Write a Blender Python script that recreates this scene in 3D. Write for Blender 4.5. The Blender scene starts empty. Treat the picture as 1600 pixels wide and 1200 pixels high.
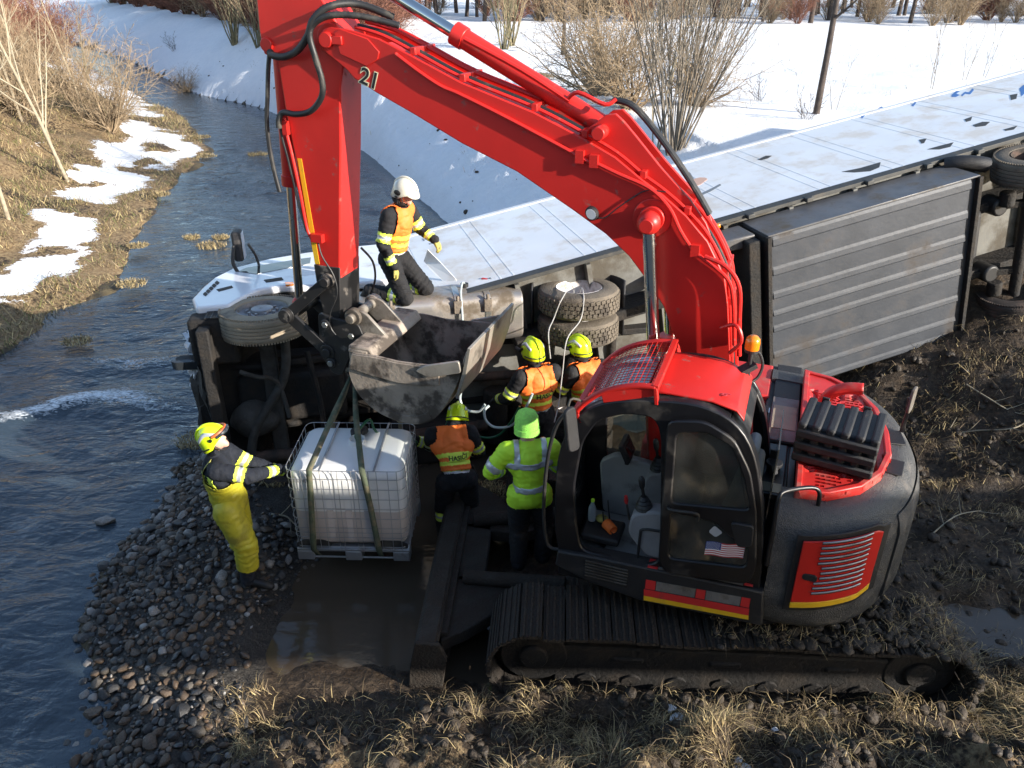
import bpy, bmesh, math, random
import numpy as np
from mathutils import Vector, Matrix, Quaternion
from mathutils.bvhtree import BVHTree

R = math.radians
random.seed(7); rng = np.random.default_rng(11)
scene = bpy.context.scene
COL = scene.collection

# ------------------------------------------------------------------ camera
CAM_H, PITCH, FPX = 5.8, R(28.0), 1230.0
cam_data = bpy.data.cameras.new('camera')
cam_data.sensor_width = 36.0; cam_data.lens = 36.0 * FPX / 1600.0
cam_data.clip_start = 0.05; cam_data.clip_end = 1500
cam = bpy.data.objects.new('camera', cam_data); COL.objects.link(cam)
cam.location = (0, 0, CAM_H); cam.rotation_euler = (R(90) - PITCH, 0, 0)
scene.camera = cam

# ------------------------------------------------------------------ sky and sun
SUN_EL, SUN_AZ = R(18.5), (0.875, -0.484)          # horizontal direction towards the sun
world = bpy.data.worlds.new('World'); scene.world = world; world.use_nodes = True
wn = world.node_tree.nodes; wl = world.node_tree.links; wn.clear()
wo = wn.new('ShaderNodeOutputWorld'); wb = wn.new('ShaderNodeBackground'); ws = wn.new('ShaderNodeTexSky')
ws.sky_type = 'NISHITA'; ws.sun_disc = False; ws.sun_elevation = SUN_EL
ws.sun_rotation = math.atan2(SUN_AZ[0], SUN_AZ[1])
ws.air_density = 1.0; ws.dust_density = 0.8; ws.ozone_density = 1.2
wb.inputs['Strength'].default_value = 0.15
wl.new(ws.outputs[0], wb.inputs[0]); wl.new(wb.outputs[0], wo.inputs[0])
sun_data = bpy.data.lights.new('sun', 'SUN'); sun_data.energy = 5.0; sun_data.angle = R(0.53); sun_data.color = (1.0, 0.93, 0.83)
sun = bpy.data.objects.new('sun', sun_data); COL.objects.link(sun)
sdir = Vector((SUN_AZ[0] * math.cos(SUN_EL), SUN_AZ[1] * math.cos(SUN_EL), math.sin(SUN_EL))).normalized()
sun.rotation_euler = sdir.to_track_quat('Z', 'Y').to_euler(); sun.location = sdir * 60
vs = scene.view_settings
vs.view_transform = 'Standard'; vs.look = 'None'; vs.exposure = 1.0; vs.gamma = 1.0; vs.use_curve_mapping = False
scene.cycles.max_bounces = 6; scene.cycles.transparent_max_bounces = 12
scene.cycles.caustics_reflective = False; scene.cycles.caustics_refractive = False
scene.cycles.use_denoising = True

# ------------------------------------------------------------------ layout helper: a photo point carried to a plane of the place
def ray(px, py):
    u = (px - 800) / FPX; v = (py - 600) / FPX
    return Vector((u, math.cos(PITCH) - v * math.sin(PITCH), -math.sin(PITCH) - v * math.cos(PITCH)))
CAMP = Vector((0, 0, CAM_H))
def atz(px, py, z):
    r = ray(px, py); return CAMP + r * ((z - CAM_H) / r.z)
def aty(px, py, y):
    r = ray(px, py); return CAMP + r * (y / r.y)
def atd(px, py, d): return CAMP + ray(px, py) * d
def atp(px, py, p0, n):
    r = ray(px, py); n = Vector(n); return CAMP + r * ((Vector(p0) - CAMP).dot(n) / r.dot(n))

# ------------------------------------------------------------------ materials
MATS = {}
def mat(name, col, rough=0.6, metal=0.0, var=0.12, vscale=6.0, dirt=None, damt=0.0, dscale=3.0, drough=0.9,
        bump=0.0, bscale=60.0, spec=0.5, coat=0.0, trans=0.0, sub=0.0, coords='Object', emit=None, alpha=1.0, sharp=0.12):
    m = bpy.data.materials.new(name); m.use_nodes = True
    nt = m.node_tree; N = nt.nodes; L = nt.links; N.clear()
    out = N.new('ShaderNodeOutputMaterial'); b = N.new('ShaderNodeBsdfPrincipled'); L.new(b.outputs[0], out.inputs[0])
    tc = N.new('ShaderNodeTexCoord')
    n1 = N.new('ShaderNodeTexNoise'); n1.inputs['Scale'].default_value = vscale; n1.inputs['Detail'].default_value = 6
    L.new(tc.outputs[coords], n1.inputs['Vector'])
    mr = N.new('ShaderNodeMapRange'); mr.inputs[1].default_value = .3; mr.inputs[2].default_value = .7
    mr.inputs[3].default_value = 1 - var; mr.inputs[4].default_value = 1 + var
    L.new(n1.outputs['Fac'], mr.inputs[0])
    mx = N.new('ShaderNodeMix'); mx.data_type = 'RGBA'; mx.blend_type = 'MULTIPLY'; mx.inputs['Factor'].default_value = 1
    mx.inputs['A'].default_value = (*col, 1); L.new(mr.outputs[0], mx.inputs['B'])
    cout = mx.outputs['Result']
    b.inputs['Roughness'].default_value = rough
    if dirt is not None:
        n2 = N.new('ShaderNodeTexNoise'); n2.inputs['Scale'].default_value = dscale; n2.inputs['Detail'].default_value = 9
        n2.inputs['Roughness'].default_value = .62
        L.new(tc.outputs[coords], n2.inputs['Vector'])
        r2 = N.new('ShaderNodeMapRange'); th = 0.5 + (0.5 - damt) * 0.45
        r2.inputs[1].default_value = th - sharp; r2.inputs[2].default_value = th + sharp; r2.interpolation_type = 'SMOOTHSTEP'
        L.new(n2.outputs['Fac'], r2.inputs[0])
        m2 = N.new('ShaderNodeMix'); m2.data_type = 'RGBA'; L.new(r2.outputs[0], m2.inputs['Factor'])
        L.new(cout, m2.inputs['A']); m2.inputs['B'].default_value = (*dirt, 1); cout = m2.outputs['Result']
        rr = N.new('ShaderNodeMapRange'); rr.inputs[3].default_value = rough; rr.inputs[4].default_value = drough
        L.new(r2.outputs[0], rr.inputs[0]); L.new(rr.outputs[0], b.inputs['Roughness'])
    L.new(cout, b.inputs['Base Color'])
    b.inputs['Metallic'].default_value = metal
    b.inputs['Specular IOR Level'].default_value = spec
    if coat: b.inputs['Coat Weight'].default_value = coat; b.inputs['Coat Roughness'].default_value = .08
    if trans: b.inputs['Transmission Weight'].default_value = trans
    if sub:
        b.inputs['Subsurface Weight'].default_value = sub; b.inputs['Subsurface Radius'].default_value = (.05, .05, .05); b.inputs['Subsurface Scale'].default_value = .3
    if emit: b.inputs['Emission Color'].default_value = (*emit[0], 1); b.inputs['Emission Strength'].default_value = emit[1]
    if bump:
        n3 = N.new('ShaderNodeTexNoise'); n3.inputs['Scale'].default_value = bscale; n3.inputs['Detail'].default_value = 5
        L.new(tc.outputs[coords], n3.inputs['Vector'])
        bp = N.new('ShaderNodeBump'); bp.inputs['Strength'].default_value = bump; bp.inputs['Distance'].default_value = .02
        L.new(n3.outputs['Fac'], bp.inputs['Height']); L.new(bp.outputs[0], b.inputs['Normal'])
    MATS[name] = m
    return m

def glass_mat(name, tint, dirt_amt):
    m = bpy.data.materials.new(name); m.use_nodes = True
    nt = m.node_tree; N = nt.nodes; L = nt.links; N.clear()
    out = N.new('ShaderNodeOutputMaterial'); tr = N.new('ShaderNodeBsdfTransparent'); tr.inputs[0].default_value = (*tint, 1)
    gl = N.new('ShaderNodeBsdfGlossy'); gl.inputs['Roughness'].default_value = .05; gl.inputs[0].default_value = (1, 1, 1, 1)
    fr = N.new('ShaderNodeFresnel'); fr.inputs[0].default_value = 1.5
    mx = N.new('ShaderNodeMixShader'); L.new(fr.outputs[0], mx.inputs[0]); L.new(tr.outputs[0], mx.inputs[1]); L.new(gl.outputs[0], mx.inputs[2])
    df = N.new('ShaderNodeBsdfDiffuse'); df.inputs[0].default_value = (.30, .29, .26, 1)
    tc = N.new('ShaderNodeTexCoord'); n = N.new('ShaderNodeTexNoise'); n.inputs['Scale'].default_value = 4; n.inputs['Detail'].default_value = 7
    L.new(tc.outputs['Object'], n.inputs['Vector'])
    r = N.new('ShaderNodeMapRange'); r.inputs[1].default_value = .35; r.inputs[2].default_value = .75; r.inputs[3].default_value = dirt_amt * .3; r.inputs[4].default_value = dirt_amt
    L.new(n.outputs['Fac'], r.inputs[0])
    m2 = N.new('ShaderNodeMixShader'); L.new(r.outputs[0], m2.inputs[0]); L.new(mx.outputs[0], m2.inputs[1]); L.new(df.outputs[0], m2.inputs[2])
    L.new(m2.outputs[0], out.inputs[0]); MATS[name] = m; return m

MUD = (.075, .055, .038)
mat('red_paint', (.56, .021, .016), .40, var=.10, vscale=1.8, dirt=(.34, .07, .055), damt=.16, dscale=8, drough=.8, spec=.45, bump=.03, bscale=7, sharp=.05)
mat('red_paint_dusty', (.54, .026, .022), .42, var=.06, dirt=(.40, .10, .08), damt=.32, dscale=5, drough=.8)
mat('black_paint', (.008, .008, .010), .38, var=.2, dirt=(.05, .043, .036), damt=.22, dscale=4)
mat('black_plastic', (.014, .014, .016), .55, var=.2, bump=.35, bscale=220, dirt=(.08, .07, .06), damt=.12, dscale=5)
mat('counterweight_paint', (.045, .046, .048), .38, var=.30, vscale=30, bump=.8, bscale=110, dirt=(.12, .11, .10), damt=.30, dscale=5, spec=.7)
mat('grey_tread', (.17, .16, .15), .8, var=.2, dirt=(.10, .08, .06), damt=.4, bump=.4, bscale=90)
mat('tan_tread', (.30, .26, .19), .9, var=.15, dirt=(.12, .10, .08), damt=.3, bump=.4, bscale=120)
mat('tape_yellow', (.80, .47, .02), .45, var=.06, dirt=(.25, .17, .06), damt=.2)
mat('tape_red', (.62, .03, .03), .5, var=.06, dirt=(.15, .06, .05), damt=.25)
mat('chrome', (.72, .71, .68), .12, metal=1.0, var=.04, dirt=(.30, .26, .18), damt=.12)
mat('steel', (.30, .29, .28), .45, metal=.8, var=.15, dirt=MUD, damt=.3)
mat('steel_bright', (.55, .54, .52), .32, metal=.9, var=.1, dirt=(.2, .16, .12), damt=.3)
mat('hose_black', (.018, .018, .019), .5, var=.2, dirt=(.10, .09, .07), damt=.25)
mat('track_steel', (.030, .025, .020), .8, metal=.1, var=.25, dirt=(.03, .022, .016), damt=.55, dscale=5, bump=.8, bscale=40)
mat('mud_clod', (.050, .038, .027), .85, var=.35, vscale=12, bump=1.0, bscale=30, dirt=(.035, .026, .018), damt=.4, dscale=8, drough=.5)
mat('bucket_steel', (.33, .275, .22), .68, metal=.1, var=.25, vscale=4, dirt=(.085, .068, .054), damt=.46, dscale=3.4, sharp=.07, bump=.3, bscale=25)
mat('bucket_edge', (.42, .38, .32), .5, metal=.5, var=.2, dirt=(.12, .10, .08), damt=.4)
mat('coupler_black', (.020, .019, .019), .5, var=.2, dirt=(.15, .13, .11), damt=.2, dscale=7, sharp=.06)
mat('rubber', (.045, .04, .036), .75, var=.2, dirt=(.32, .26, .185), damt=.66, dscale=2.2, bump=.4, bscale=70)  # dirt tone lightened in place of sunlight on the front tyre
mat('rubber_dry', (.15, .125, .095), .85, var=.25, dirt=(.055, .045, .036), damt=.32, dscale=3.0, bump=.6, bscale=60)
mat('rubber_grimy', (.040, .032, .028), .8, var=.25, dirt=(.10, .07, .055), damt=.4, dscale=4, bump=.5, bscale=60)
mat('rim_grey', (.34, .33, .34), .45, metal=.5, var=.12, dirt=(.15, .12, .09), damt=.35)
mat('rim_white', (.60, .57, .56), .5, var=.1, dirt=(.20, .16, .12), damt=.35, dscale=5)
mat('cab_white', (.78, .79, .82), .30, var=.03, dirt=(.45, .42, .38), damt=.12, dscale=3, coat=.3)
mat('trailer_white', (.76, .78, .80), .38, var=.05, vscale=1.5, dirt=(.60, .575, .54), damt=.36, dscale=2.2, bump=.05, bscale=3)
mat('trailer_patch', (.765, .76, .755), .55, var=.03)
mat('trailer_rail', (.055, .055, .052), .6, metal=.2, var=.2, dirt=(.13, .11, .085), damt=.15, dscale=3)
mat('trailer_under', (.15, .148, .135), .75, var=.15, vscale=3, dirt=(.075, .065, .05), damt=.45, dscale=2, bump=.2, bscale=20)
mat('box_steel', (.056, .062, .074), .5, metal=.3, var=.14, vscale=3, dirt=(.060, .047, .036), damt=.22, dscale=1.5, bump=.12, bscale=14)
mat('box_top', (.15, .15, .155), .4, metal=.4, var=.2, vscale=5, dirt=(.10, .085, .065), damt=.3, dscale=2.5)
mat('chassis', (.010, .009, .0085), .8, var=.3, dirt=(.026, .020, .015), damt=.45, dscale=4, bump=.6, bscale=30)
mat('chassis_grey', (.060, .056, .050), .8, var=.3, dirt=(.04, .032, .025), damt=.4, dscale=4, bump=.5, bscale=30)
mat('chassis_rust', (.085, .05, .035), .85, var=.3, dirt=(.03, .025, .02), damt=.4, dscale=5, bump=.5, bscale=40)
mat('tank_aluminium', (.46, .43, .40), .36, metal=.75, var=.08, dirt=(.20, .165, .125), damt=.40, dscale=2.6, bump=.06, bscale=12)
mat('blue_plastic', (.015, .06, .26), .45, var=.1)
mat('red_plastic', (.55, .03, .03), .45, var=.1)
mat('orange_lens', (.85, .23, .01), .2, var=.05, coat=.5)
mat('hose_green', (.010, .10, .045), .35, var=.1, coat=.3)
mat('hose_clear', (.45, .52, .52), .2, var=.1, coat=.6)
mat('hose_white', (.42, .41, .39), .5, var=.1)
mat('ibc_plastic', (.74, .74, .73), .42, var=.03, vscale=3, sub=.25)
mat('ibc_liquid_plastic', (.56, .50, .47), .42, var=.05, vscale=3, sub=.2)
mat('galvanised', (.42, .43, .45), .42, metal=.75, var=.12, dirt=(.22, .2, .18), damt=.2)
mat('sling_green', (.085, .105, .065), .85, var=.25, vscale=20, dirt=(.20, .16, .10), damt=.35, dscale=8, bump=.4, bscale=300)
mat('sling_tan', (.30, .24, .14), .85, var=.25, vscale=20, dirt=(.12, .10, .06), damt=.3, dscale=8, bump=.4, bscale=300)
mat('cloth_black', (.009, .009, .011), .85, var=.3, vscale=14, dirt=(.028, .025, .022), damt=.15, dscale=4, bump=.35, bscale=35)
mat('cloth_navy', (.007, .010, .018), .85, var=.25, vscale=14, bump=.35, bscale=35)
mat('vest_orange', (1.0, .20, .03), .65, var=.05, vscale=8, bump=.25, bscale=25)
mat('lime_fabric', (.62, 1.0, .05), .65, var=.04, vscale=8, bump=.3, bscale=22)
mat('lime_band', (.80, .95, .10), .5, var=.05)
mat('silver_band', (.60, .62, .66), .35, metal=.35, var=.05)
mat('helmet_lime', (.75, .98, .02), .25, var=.03, coat=.5)
mat('helmet_cream', (.72, .70, .58), .25, var=.04, coat=.5)
mat('beanie_lime', (.42, .95, .16), .9, var=.12, vscale=40, bump=.5, bscale=120)
mat('wader_yellow', (.47, .42, .03), .5, var=.12, vscale=5, dirt=(.24, .21, .03), damt=.35, dscale=4, bump=.3, bscale=14)
mat('wader_strap', (.42, .40, .10), .6, var=.1)
mat('skin', (.62, .36, .27), .5, var=.08, sub=.1)
mat('hair_brown', (.06, .035, .02), .7, var=.2)
mat('glove_yellow', (.45, .38, .09), .8, var=.2, dirt=(.10, .09, .05), damt=.35, dscale=20)
mat('glove_black', (.03, .03, .03), .7, var=.2)
mat('boot_black', (.014, .013, .013), .45, var=.2, dirt=(.05, .04, .03), damt=.35)
mat('visor_dark', (.03, .035, .04), .1, var=.02, coat=.5)
mat('goggle_orange', (.60, .13, .03), .4, var=.05)
mat('ink_black', (.012, .012, .012), .6, var=.0)
mat('ink_cream', (.75, .66, .42), .6, var=.0)
mat('ink_blue', (.05, .16, .42), .5, var=.05)
mat('ink_grey', (.20, .22, .24), .5, var=.05)
mat('ink_peach', (.66, .42, .32), .5, var=.03)
mat('ink_white', (.8, .8, .8), .5, var=.02)
mat('ink_navy', (.03, .05, .22), .5, var=.02)
mat('ink_red', (.48, .05, .06), .5, var=.02)
mat('cab_grey', (.40, .40, .39), .7, var=.1, dirt=(.09, .08, .065), damt=.3, bump=.2, bscale=120)
mat('seat_cloth', (.27, .255, .25), .9, var=.15, bump=.3, bscale=100)
mat('bottle_plastic', (.55, .62, .66), .15, var=.03, trans=.5)
mat('bark_grey', (.20, .165, .125), .9, var=.35, vscale=8, bump=.6, bscale=30)
mat('bark_olive', (.17, .15, .085), .9, var=.35, vscale=8, bump=.6, bscale=30)
mat('bark_pale', (.33, .275, .19), .9, var=.3, vscale=8, bump=.5, bscale=30)
mat('bark_dark', (.065, .050, .042), .9, var=.35, vscale=8, bump=.6, bscale=30)
mat('twig_tan', (.29, .215, .135), .9, var=.3, vscale=4)
mat('twig_red', (.19, .085, .055), .9, var=.3, vscale=4)
mat('twig_pale', (.36, .31, .22), .9, var=.25, vscale=4)
mat('leaf_brown', (.21, .12, .06), .9, var=.3, vscale=20)
mat('straw', (.50, .385, .19), .85, var=.35, vscale=3)
mat('straw_dark', (.16, .115, .06), .85, var=.4, vscale=3)
mat('straw_green', (.15, .17, .05), .85, var=.35, vscale=3)
mat('stone_grey', (.088, .078, .067), .42, var=.35, vscale=7, bump=.4, bscale=22, dirt=(.085, .07, .052), damt=.3, dscale=5)
mat('stone_brown', (.105, .072, .048), .42, var=.35, vscale=7, bump=.4, bscale=22, dirt=(.09, .065, .045), damt=.35, dscale=5)
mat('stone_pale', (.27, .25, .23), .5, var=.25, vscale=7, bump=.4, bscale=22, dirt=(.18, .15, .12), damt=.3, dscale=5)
mat('stone_dark', (.038, .037, .037), .35, var=.35, vscale=7, bump=.4, bscale=22)
mat('snow_lump', (.80, .81, .83), .7, var=.05, bump=.4, bscale=30, sub=.2)
mat('wood_grey', (.17, .14, .11), .9, var=.3, vscale=10, bump=.4, bscale=40)
mat('concrete', (.30, .29, .27), .9, var=.15, bump=.3, bscale=30)
glass_mat('glass_cab', (.72, .74, .70), .22)
mat('skylight_grey', (.16, .18, .21), .12, var=.15, dirt=(.25, .25, .25), damt=.2, coat=.6)  # grey-blue colour stands in for sky mirrored in the roof glass
glass_mat('glass_dark', (.20, .22, .22), .25)

# ------------------------------------------------------------------ mesh builder
def frame_from(d, up=(0, 0, 1)):
    d = Vector(d).normalized(); up = Vector(up)
    if abs(d.dot(up)) > .98: up = Vector((1, 0, 0)) if abs(d.x) < .9 else Vector((0, 1, 0))
    s = d.cross(up).normalized(); u = s.cross(d).normalized()
    return s, u
class MB:
    def __init__(self): self.v = []; self.f = []; self.mi = []; self.pc = []
    def add(self, vs, fs, mi=0):
        o = len(self.v); self.pc.append((o, len(self.f))); self.v += [tuple(p) for p in vs]; self.f += [tuple(i + o for i in q) for q in fs]; self.mi += [mi] * len(fs)
        return self
    def box(self, c, size, rz=0, M=None, mi=0):
        hx, hy, hz = [q / 2 for q in size]; c = Vector(c)
        m = M.to_3x3() if M is not None else Matrix.Rotation(rz, 3, 'Z')
        vs = [c + m @ Vector((sx * hx, sy * hy, sz * hz)) for sx in (-1, 1) for sy in (-1, 1) for sz in (-1, 1)]
        return self.add(vs, [(0, 1, 3, 2), (4, 6, 7, 5), (0, 4, 5, 1), (2, 3, 7, 6), (0, 2, 6, 4), (1, 5, 7, 3)], mi)
    def b2(self, x0, x1, y0, y1, z0, z1, mi=0):
        return self.box(((x0 + x1) / 2, (y0 + y1) / 2, (z0 + z1) / 2), (abs(x1 - x0), abs(y1 - y0), abs(z1 - z0)), mi=mi)
    def bar(self, p0, p1, w, h, up=(0, 0, 1), mi=0):
        p0 = Vector(p0); p1 = Vector(p1); s, u = frame_from(p1 - p0, up)
        vs = [p + s * a * w / 2 + u * b * h / 2 for p in (p0, p1) for a, b in ((-1, -1), (1, -1), (1, 1), (-1, 1))]
        return self.add(vs, [(3, 2, 1, 0), (4, 5, 6, 7), (0, 1, 5, 4), (1, 2, 6, 5), (2, 3, 7, 6), (3, 0, 4, 7)], mi)
    def tube(self, pts, r, n=8, caps=True, mi=0):
        pts = [Vector(p) for p in pts]; k = len(pts); rs = r if hasattr(r, '__len__') else [r] * k
        vs = []; fs = []; prev = None
        for i, p in enumerate(pts):
            d = (pts[min(i + 1, k - 1)] - pts[max(i - 1, 0)])
            if d.length < 1e-9: d = Vector((0, 0, 1))
            d.normalize()
            if prev is None: s, u = frame_from(d)
            else:
                s = prev - d * prev.dot(d)
                if s.length < 1e-6: s, u = frame_from(d)
                else: s.normalize(); u = s.cross(d).normalized() * -1; u = d.cross(s).normalized()
            prev = s; u = d.cross(s).normalized()
            for j in range(n):
                a = 2 * math.pi * j / n; vs.append(p + (s * math.cos(a) + u * math.sin(a)) * rs[i])
        for i in range(k - 1):
            for j in range(n):
                a = i * n + j; b = i * n + (j + 1) % n; fs.append((a, b, b + n, a + n))
        if caps: fs.append(tuple(reversed(range(n)))); fs.append(tuple((k - 1) * n + j for j in range(n)))
        return self.add(vs, fs, mi)
    def cyl(self, p0, p1, r, n=16, r1=None, mi=0):
        return self.tube([p0, p1], [r, r if r1 is None else r1], n, True, mi)
    def lathe(self, prof, p0, axis, n=24, mi=0, close=False):
        # prof: (radius, height) along axis
        p0 = Vector(p0); ax = Vector(axis).normalized(); s, u = frame_from(ax); vs = []; fs = []; k = len(prof)
        for r, h in prof:
            for j in range(n):
                a = 2 * math.pi * j / n; vs.append(p0 + ax * h + (s * math.cos(a) + u * math.sin(a)) * r)
        for i in range(k - 1 if not close else k):
            i2 = (i + 1) % k
            for j in range(n):
                fs.append((i * n + j, i * n + (j + 1) % n, i2 * n + (j + 1) % n, i2 * n + j))
        return self.add(vs, fs, mi)
    def prism(self, poly, o, ux, uy, d0, d1, mi=0):
        # 2D outline in the plane o + a*ux + b*uy, thick from d0 to d1 along ux x uy
        o = Vector(o); ux = Vector(ux); uy = Vector(uy); n = ux.cross(uy).normalized(); k = len(poly)
        vs = [o + ux * a + uy * b + n * d for d in (d0, d1) for a, b in poly]
        fs = [tuple(reversed(range(k))), tuple(range(k, 2 * k))] + [(i, (i + 1) % k, (i + 1) % k + k, i + k) for i in range(k)]
        return self.add(vs, fs, mi)
    def ball(self, c, r, nu=14, nv=9, M=None, mi=0):
        c = Vector(c); rr = Vector(r) if hasattr(r, '__len__') else Vector((r, r, r)); vs = []; fs = []
        m = M.to_3x3() if M is not None else Matrix.Identity(3)
        for i in range(nv + 1):
            t = math.pi * i / nv
            for j in range(nu):
                a = 2 * math.pi * j / nu
                vs.append(c + m @ Vector((rr.x * math.sin(t) * math.cos(a), rr.y * math.sin(t) * math.sin(a), rr.z * math.cos(t))))
        for i in range(nv):
            for j in range(nu):
                fs.append((i * nu + j, (i + 1) * nu + j, (i + 1) * nu + (j + 1) % nu, i * nu + (j + 1) % nu))
        return self.add(vs, fs, mi)
    def rcone(self, a, b, ra, rb, n=14):
        # closed round cone (capsule with two radii)
        a = Vector(a); b = Vector(b); d = b - a; L = max(d.length, 1e-5); d /= L
        pts = []; rs = []
        for k in range(5):
            t = math.pi / 2 * k / 4
            pts.append(a - d * ra * math.cos(t) * (1 if k else .999)); rs.append(max(ra * math.sin(t), .0008))
        for k in range(5):
            t = math.pi / 2 * k / 4
            pts.append(b + d * rb * math.sin(t)); rs.append(max(rb * math.cos(t), .0008))
        return self.tube(pts, rs, n)
    def mesh(self, name, mats, smooth=40, recalc=True):
        me = bpy.data.meshes.new(name); me.from_pydata(self.v, [], self.f)
        for m in mats: me.materials.append(MATS[m] if isinstance(m, str) else m)
        if any(self.mi): me.polygons.foreach_set('material_index', self.mi)
        if recalc: bm = bmesh.new(); bm.from_mesh(me); bmesh.ops.recalc_face_normals(bm, faces=bm.faces); bm.to_mesh(me); bm.free()
        if smooth:
            me.shade_smooth(); me.set_sharp_from_angle(angle=R(smooth))
        me.update(); return me
    def build(self, name, mats, parent=None, bev=0, seg=2, smooth=40, M=None):
        if isinstance(mats, str): mats = [mats]
        me = self.mesh(name, mats, smooth)
        o = bpy.data.objects.new(name, me); COL.objects.link(o)
        if parent is not None: o.parent = parent
        if M is not None: o.matrix_local = M
        if bev:
            b = o.modifiers.new('bevel', 'BEVEL'); b.width = bev; b.segments = seg; b.limit_method = 'ANGLE'; b.angle_limit = R(35)
            b.harden_normals = False
        return o
def build_each(mb, name, mats, parent=None, **kw):
    # one object for every piece that was added to the builder
    out = []; ends = mb.pc[1:] + [(len(mb.v), len(mb.f))]
    for (v0, f0), (v1, f1) in zip(mb.pc, ends):
        if f1 == f0: continue
        q = MB(); q.v = mb.v[v0:v1]; q.f = [tuple(i - v0 for i in f) for f in mb.f[f0:f1]]; q.mi = mb.mi[f0:f1]; out.append(q.build(name, mats, parent, **kw))
    return out
def tag(o, label=None, cat=None, group=None, kind=None):
    if label: o['label'] = label
    if cat: o['category'] = cat
    if group: o['group'] = group
    if kind: o['kind'] = kind
    return o
def empty(name, loc=(0, 0, 0), rz=0, M=None):
    o = bpy.data.objects.new(name, None); COL.objects.link(o); o.empty_display_size = .2
    if M is not None: o.matrix_world = M
    else: o.location = loc; o.rotation_euler = (0, 0, rz)
    return o
def link_copy(src, parent=None, M=None):
    c = src.copy(); COL.objects.link(c)
    if parent is not None: c.parent = parent
    if M is not None: c.matrix_local = M
    return c
def smooth_path(pts, n=6):
    # Catmull-Rom through the points
    P = [Vector(p) for p in pts]; out = []
    for i in range(len(P) - 1):
        p0 = P[max(i - 1, 0)]; p1 = P[i]; p2 = P[i + 1]; p3 = P[min(i + 2, len(P) - 1)]
        for k in range(n):
            t = k / n
            out.append(.5 * ((2 * p1) + (p2 - p0) * t + (2 * p0 - 5 * p1 + 4 * p2 - p3) * t * t + (3 * p1 - p0 - 3 * p2 + p3) * t ** 3))
    out.append(P[-1]); return out
def text_mesh(body, size, mname, name='lettering', parent=None, M=None, thick=.002, shear=0.0, align='CENTER', bold=0.0):
    cu = bpy.data.curves.new(name, 'FONT'); cu.body = body; cu.size = size; cu.extrude = thick; cu.align_x = align; cu.align_y = 'CENTER'; cu.shear = shear
    cu.offset = bold
    t = bpy.data.objects.new(name + '_tmp', cu); COL.objects.link(t)
    dg = bpy.context.evaluated_depsgraph_get(); me = bpy.data.meshes.new_from_object(t.evaluated_get(dg))
    bpy.data.objects.remove(t); bpy.data.curves.remove(cu)
    me.materials.clear(); me.materials.append(MATS[mname])
    o = bpy.data.objects.new(name, me); COL.objects.link(o)
    if parent is not None: o.parent = parent
    if M is not None: o.matrix_local = M
    return o
def basis(o, x, y, z=None):
    x = Vector(x).normalized(); y = Vector(y).normalized(); z = x.cross(y).normalized() if z is None else Vector(z)
    m = Matrix((x, y, z)).transposed().to_4x4(); m.translation = Vector(o); return m

# ------------------------------------------------------------------ numpy noise
def _hash(ix, iy, s):
    h = (ix.astype(np.int64) * 374761393 + iy.astype(np.int64) * 668265263 + s * 974634777) & 0x7fffffff
    h = ((h ^ (h >> 13)) * 1274126177) & 0x7fffffff
    return ((h ^ (h >> 16)) & 0xffff) / 65535.0
def vnoise(x, y, s=0):
    ix = np.floor(x); iy = np.floor(y); fx = x - ix; fy = y - iy
    fx = fx * fx * (3 - 2 * fx); fy = fy * fy * (3 - 2 * fy)
    a = _hash(ix, iy, s); b = _hash(ix + 1, iy, s); c = _hash(ix, iy + 1, s); d = _hash(ix + 1, iy + 1, s)
    return (a * (1 - fx) + b * fx) * (1 - fy) + (c * (1 - fx) + d * fx) * fy
def fbm(x, y, o=4, s=0):
    x = np.asarray(x, float); y = np.asarray(y, float); t = 0; a = .5
    for k in range(o): t = t + a * vnoise(x * 2 ** k + 17.3 * k, y * 2 ** k - 9.1 * k, s + k); a *= .5
    return t / (1 - .5 ** o)
# ================================================================== the setting: terrain
def poly_dist(x, y, P):
    d = np.full(x.shape, 1e9)
    for (x0, y0), (x1, y1) in zip(P[:-1], P[1:]):
        dx, dy = x1 - x0, y1 - y0; t = np.clip(((x - x0) * dx + (y - y0) * dy) / (dx * dx + dy * dy), 0, 1)
        d = np.minimum(d, np.hypot(x - x0 - t * dx, y - y0 - t * dy))
    return d
def sst(a, b, t):
    t = np.clip((t - a) / (b - a), 0, 1); return t * t * (3 - 2 * t)
WLy = [-20, 4, 11.8, 15.5, 19, 24, 28.2, 35, 42, 60, 120]; WLx = [-9.5, -9, -8.6, -8.2, -9.2, -10.2, -10.6, -14, -18.9, -31, -80]
WRy = [-20, 3, 4.2, 4.85, 5.94, 7.3, 8.6, 9.4, 12, 16, 19, 20.8, 22.1, 28.2, 38, 42, 60, 120]
WRx = [-3.4, -3.5, -3.56, -3.6, -4.34, -4.35, -4.2, -3.6, -2.4, -1.5, -1.7, -2.6, -3.0, -5.4, -11.8, -16, -27.5, -76]
CREST = [(-80, 140), (-22, 60), (-13.3, 45), (-3.8, 31), (1.2, 25), (4.2, 16.3), (6.5, 13.6), (10, 12.2), (16, 10.0), (40, 4), (200, -20)]
TOE = [(-76, 120), (-27.5, 60), (-16, 42), (-11.8, 38), (-5.4, 28.2), (-3, 22.1), (-1.7, 19), (-.7, 13), (1, 11.4), (3.5, 10.7), (5, 9.3), (6.0, 7.5), (7.5, 5), (9, 0), (12, -20)]
FIELD_Z = 2.6
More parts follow.
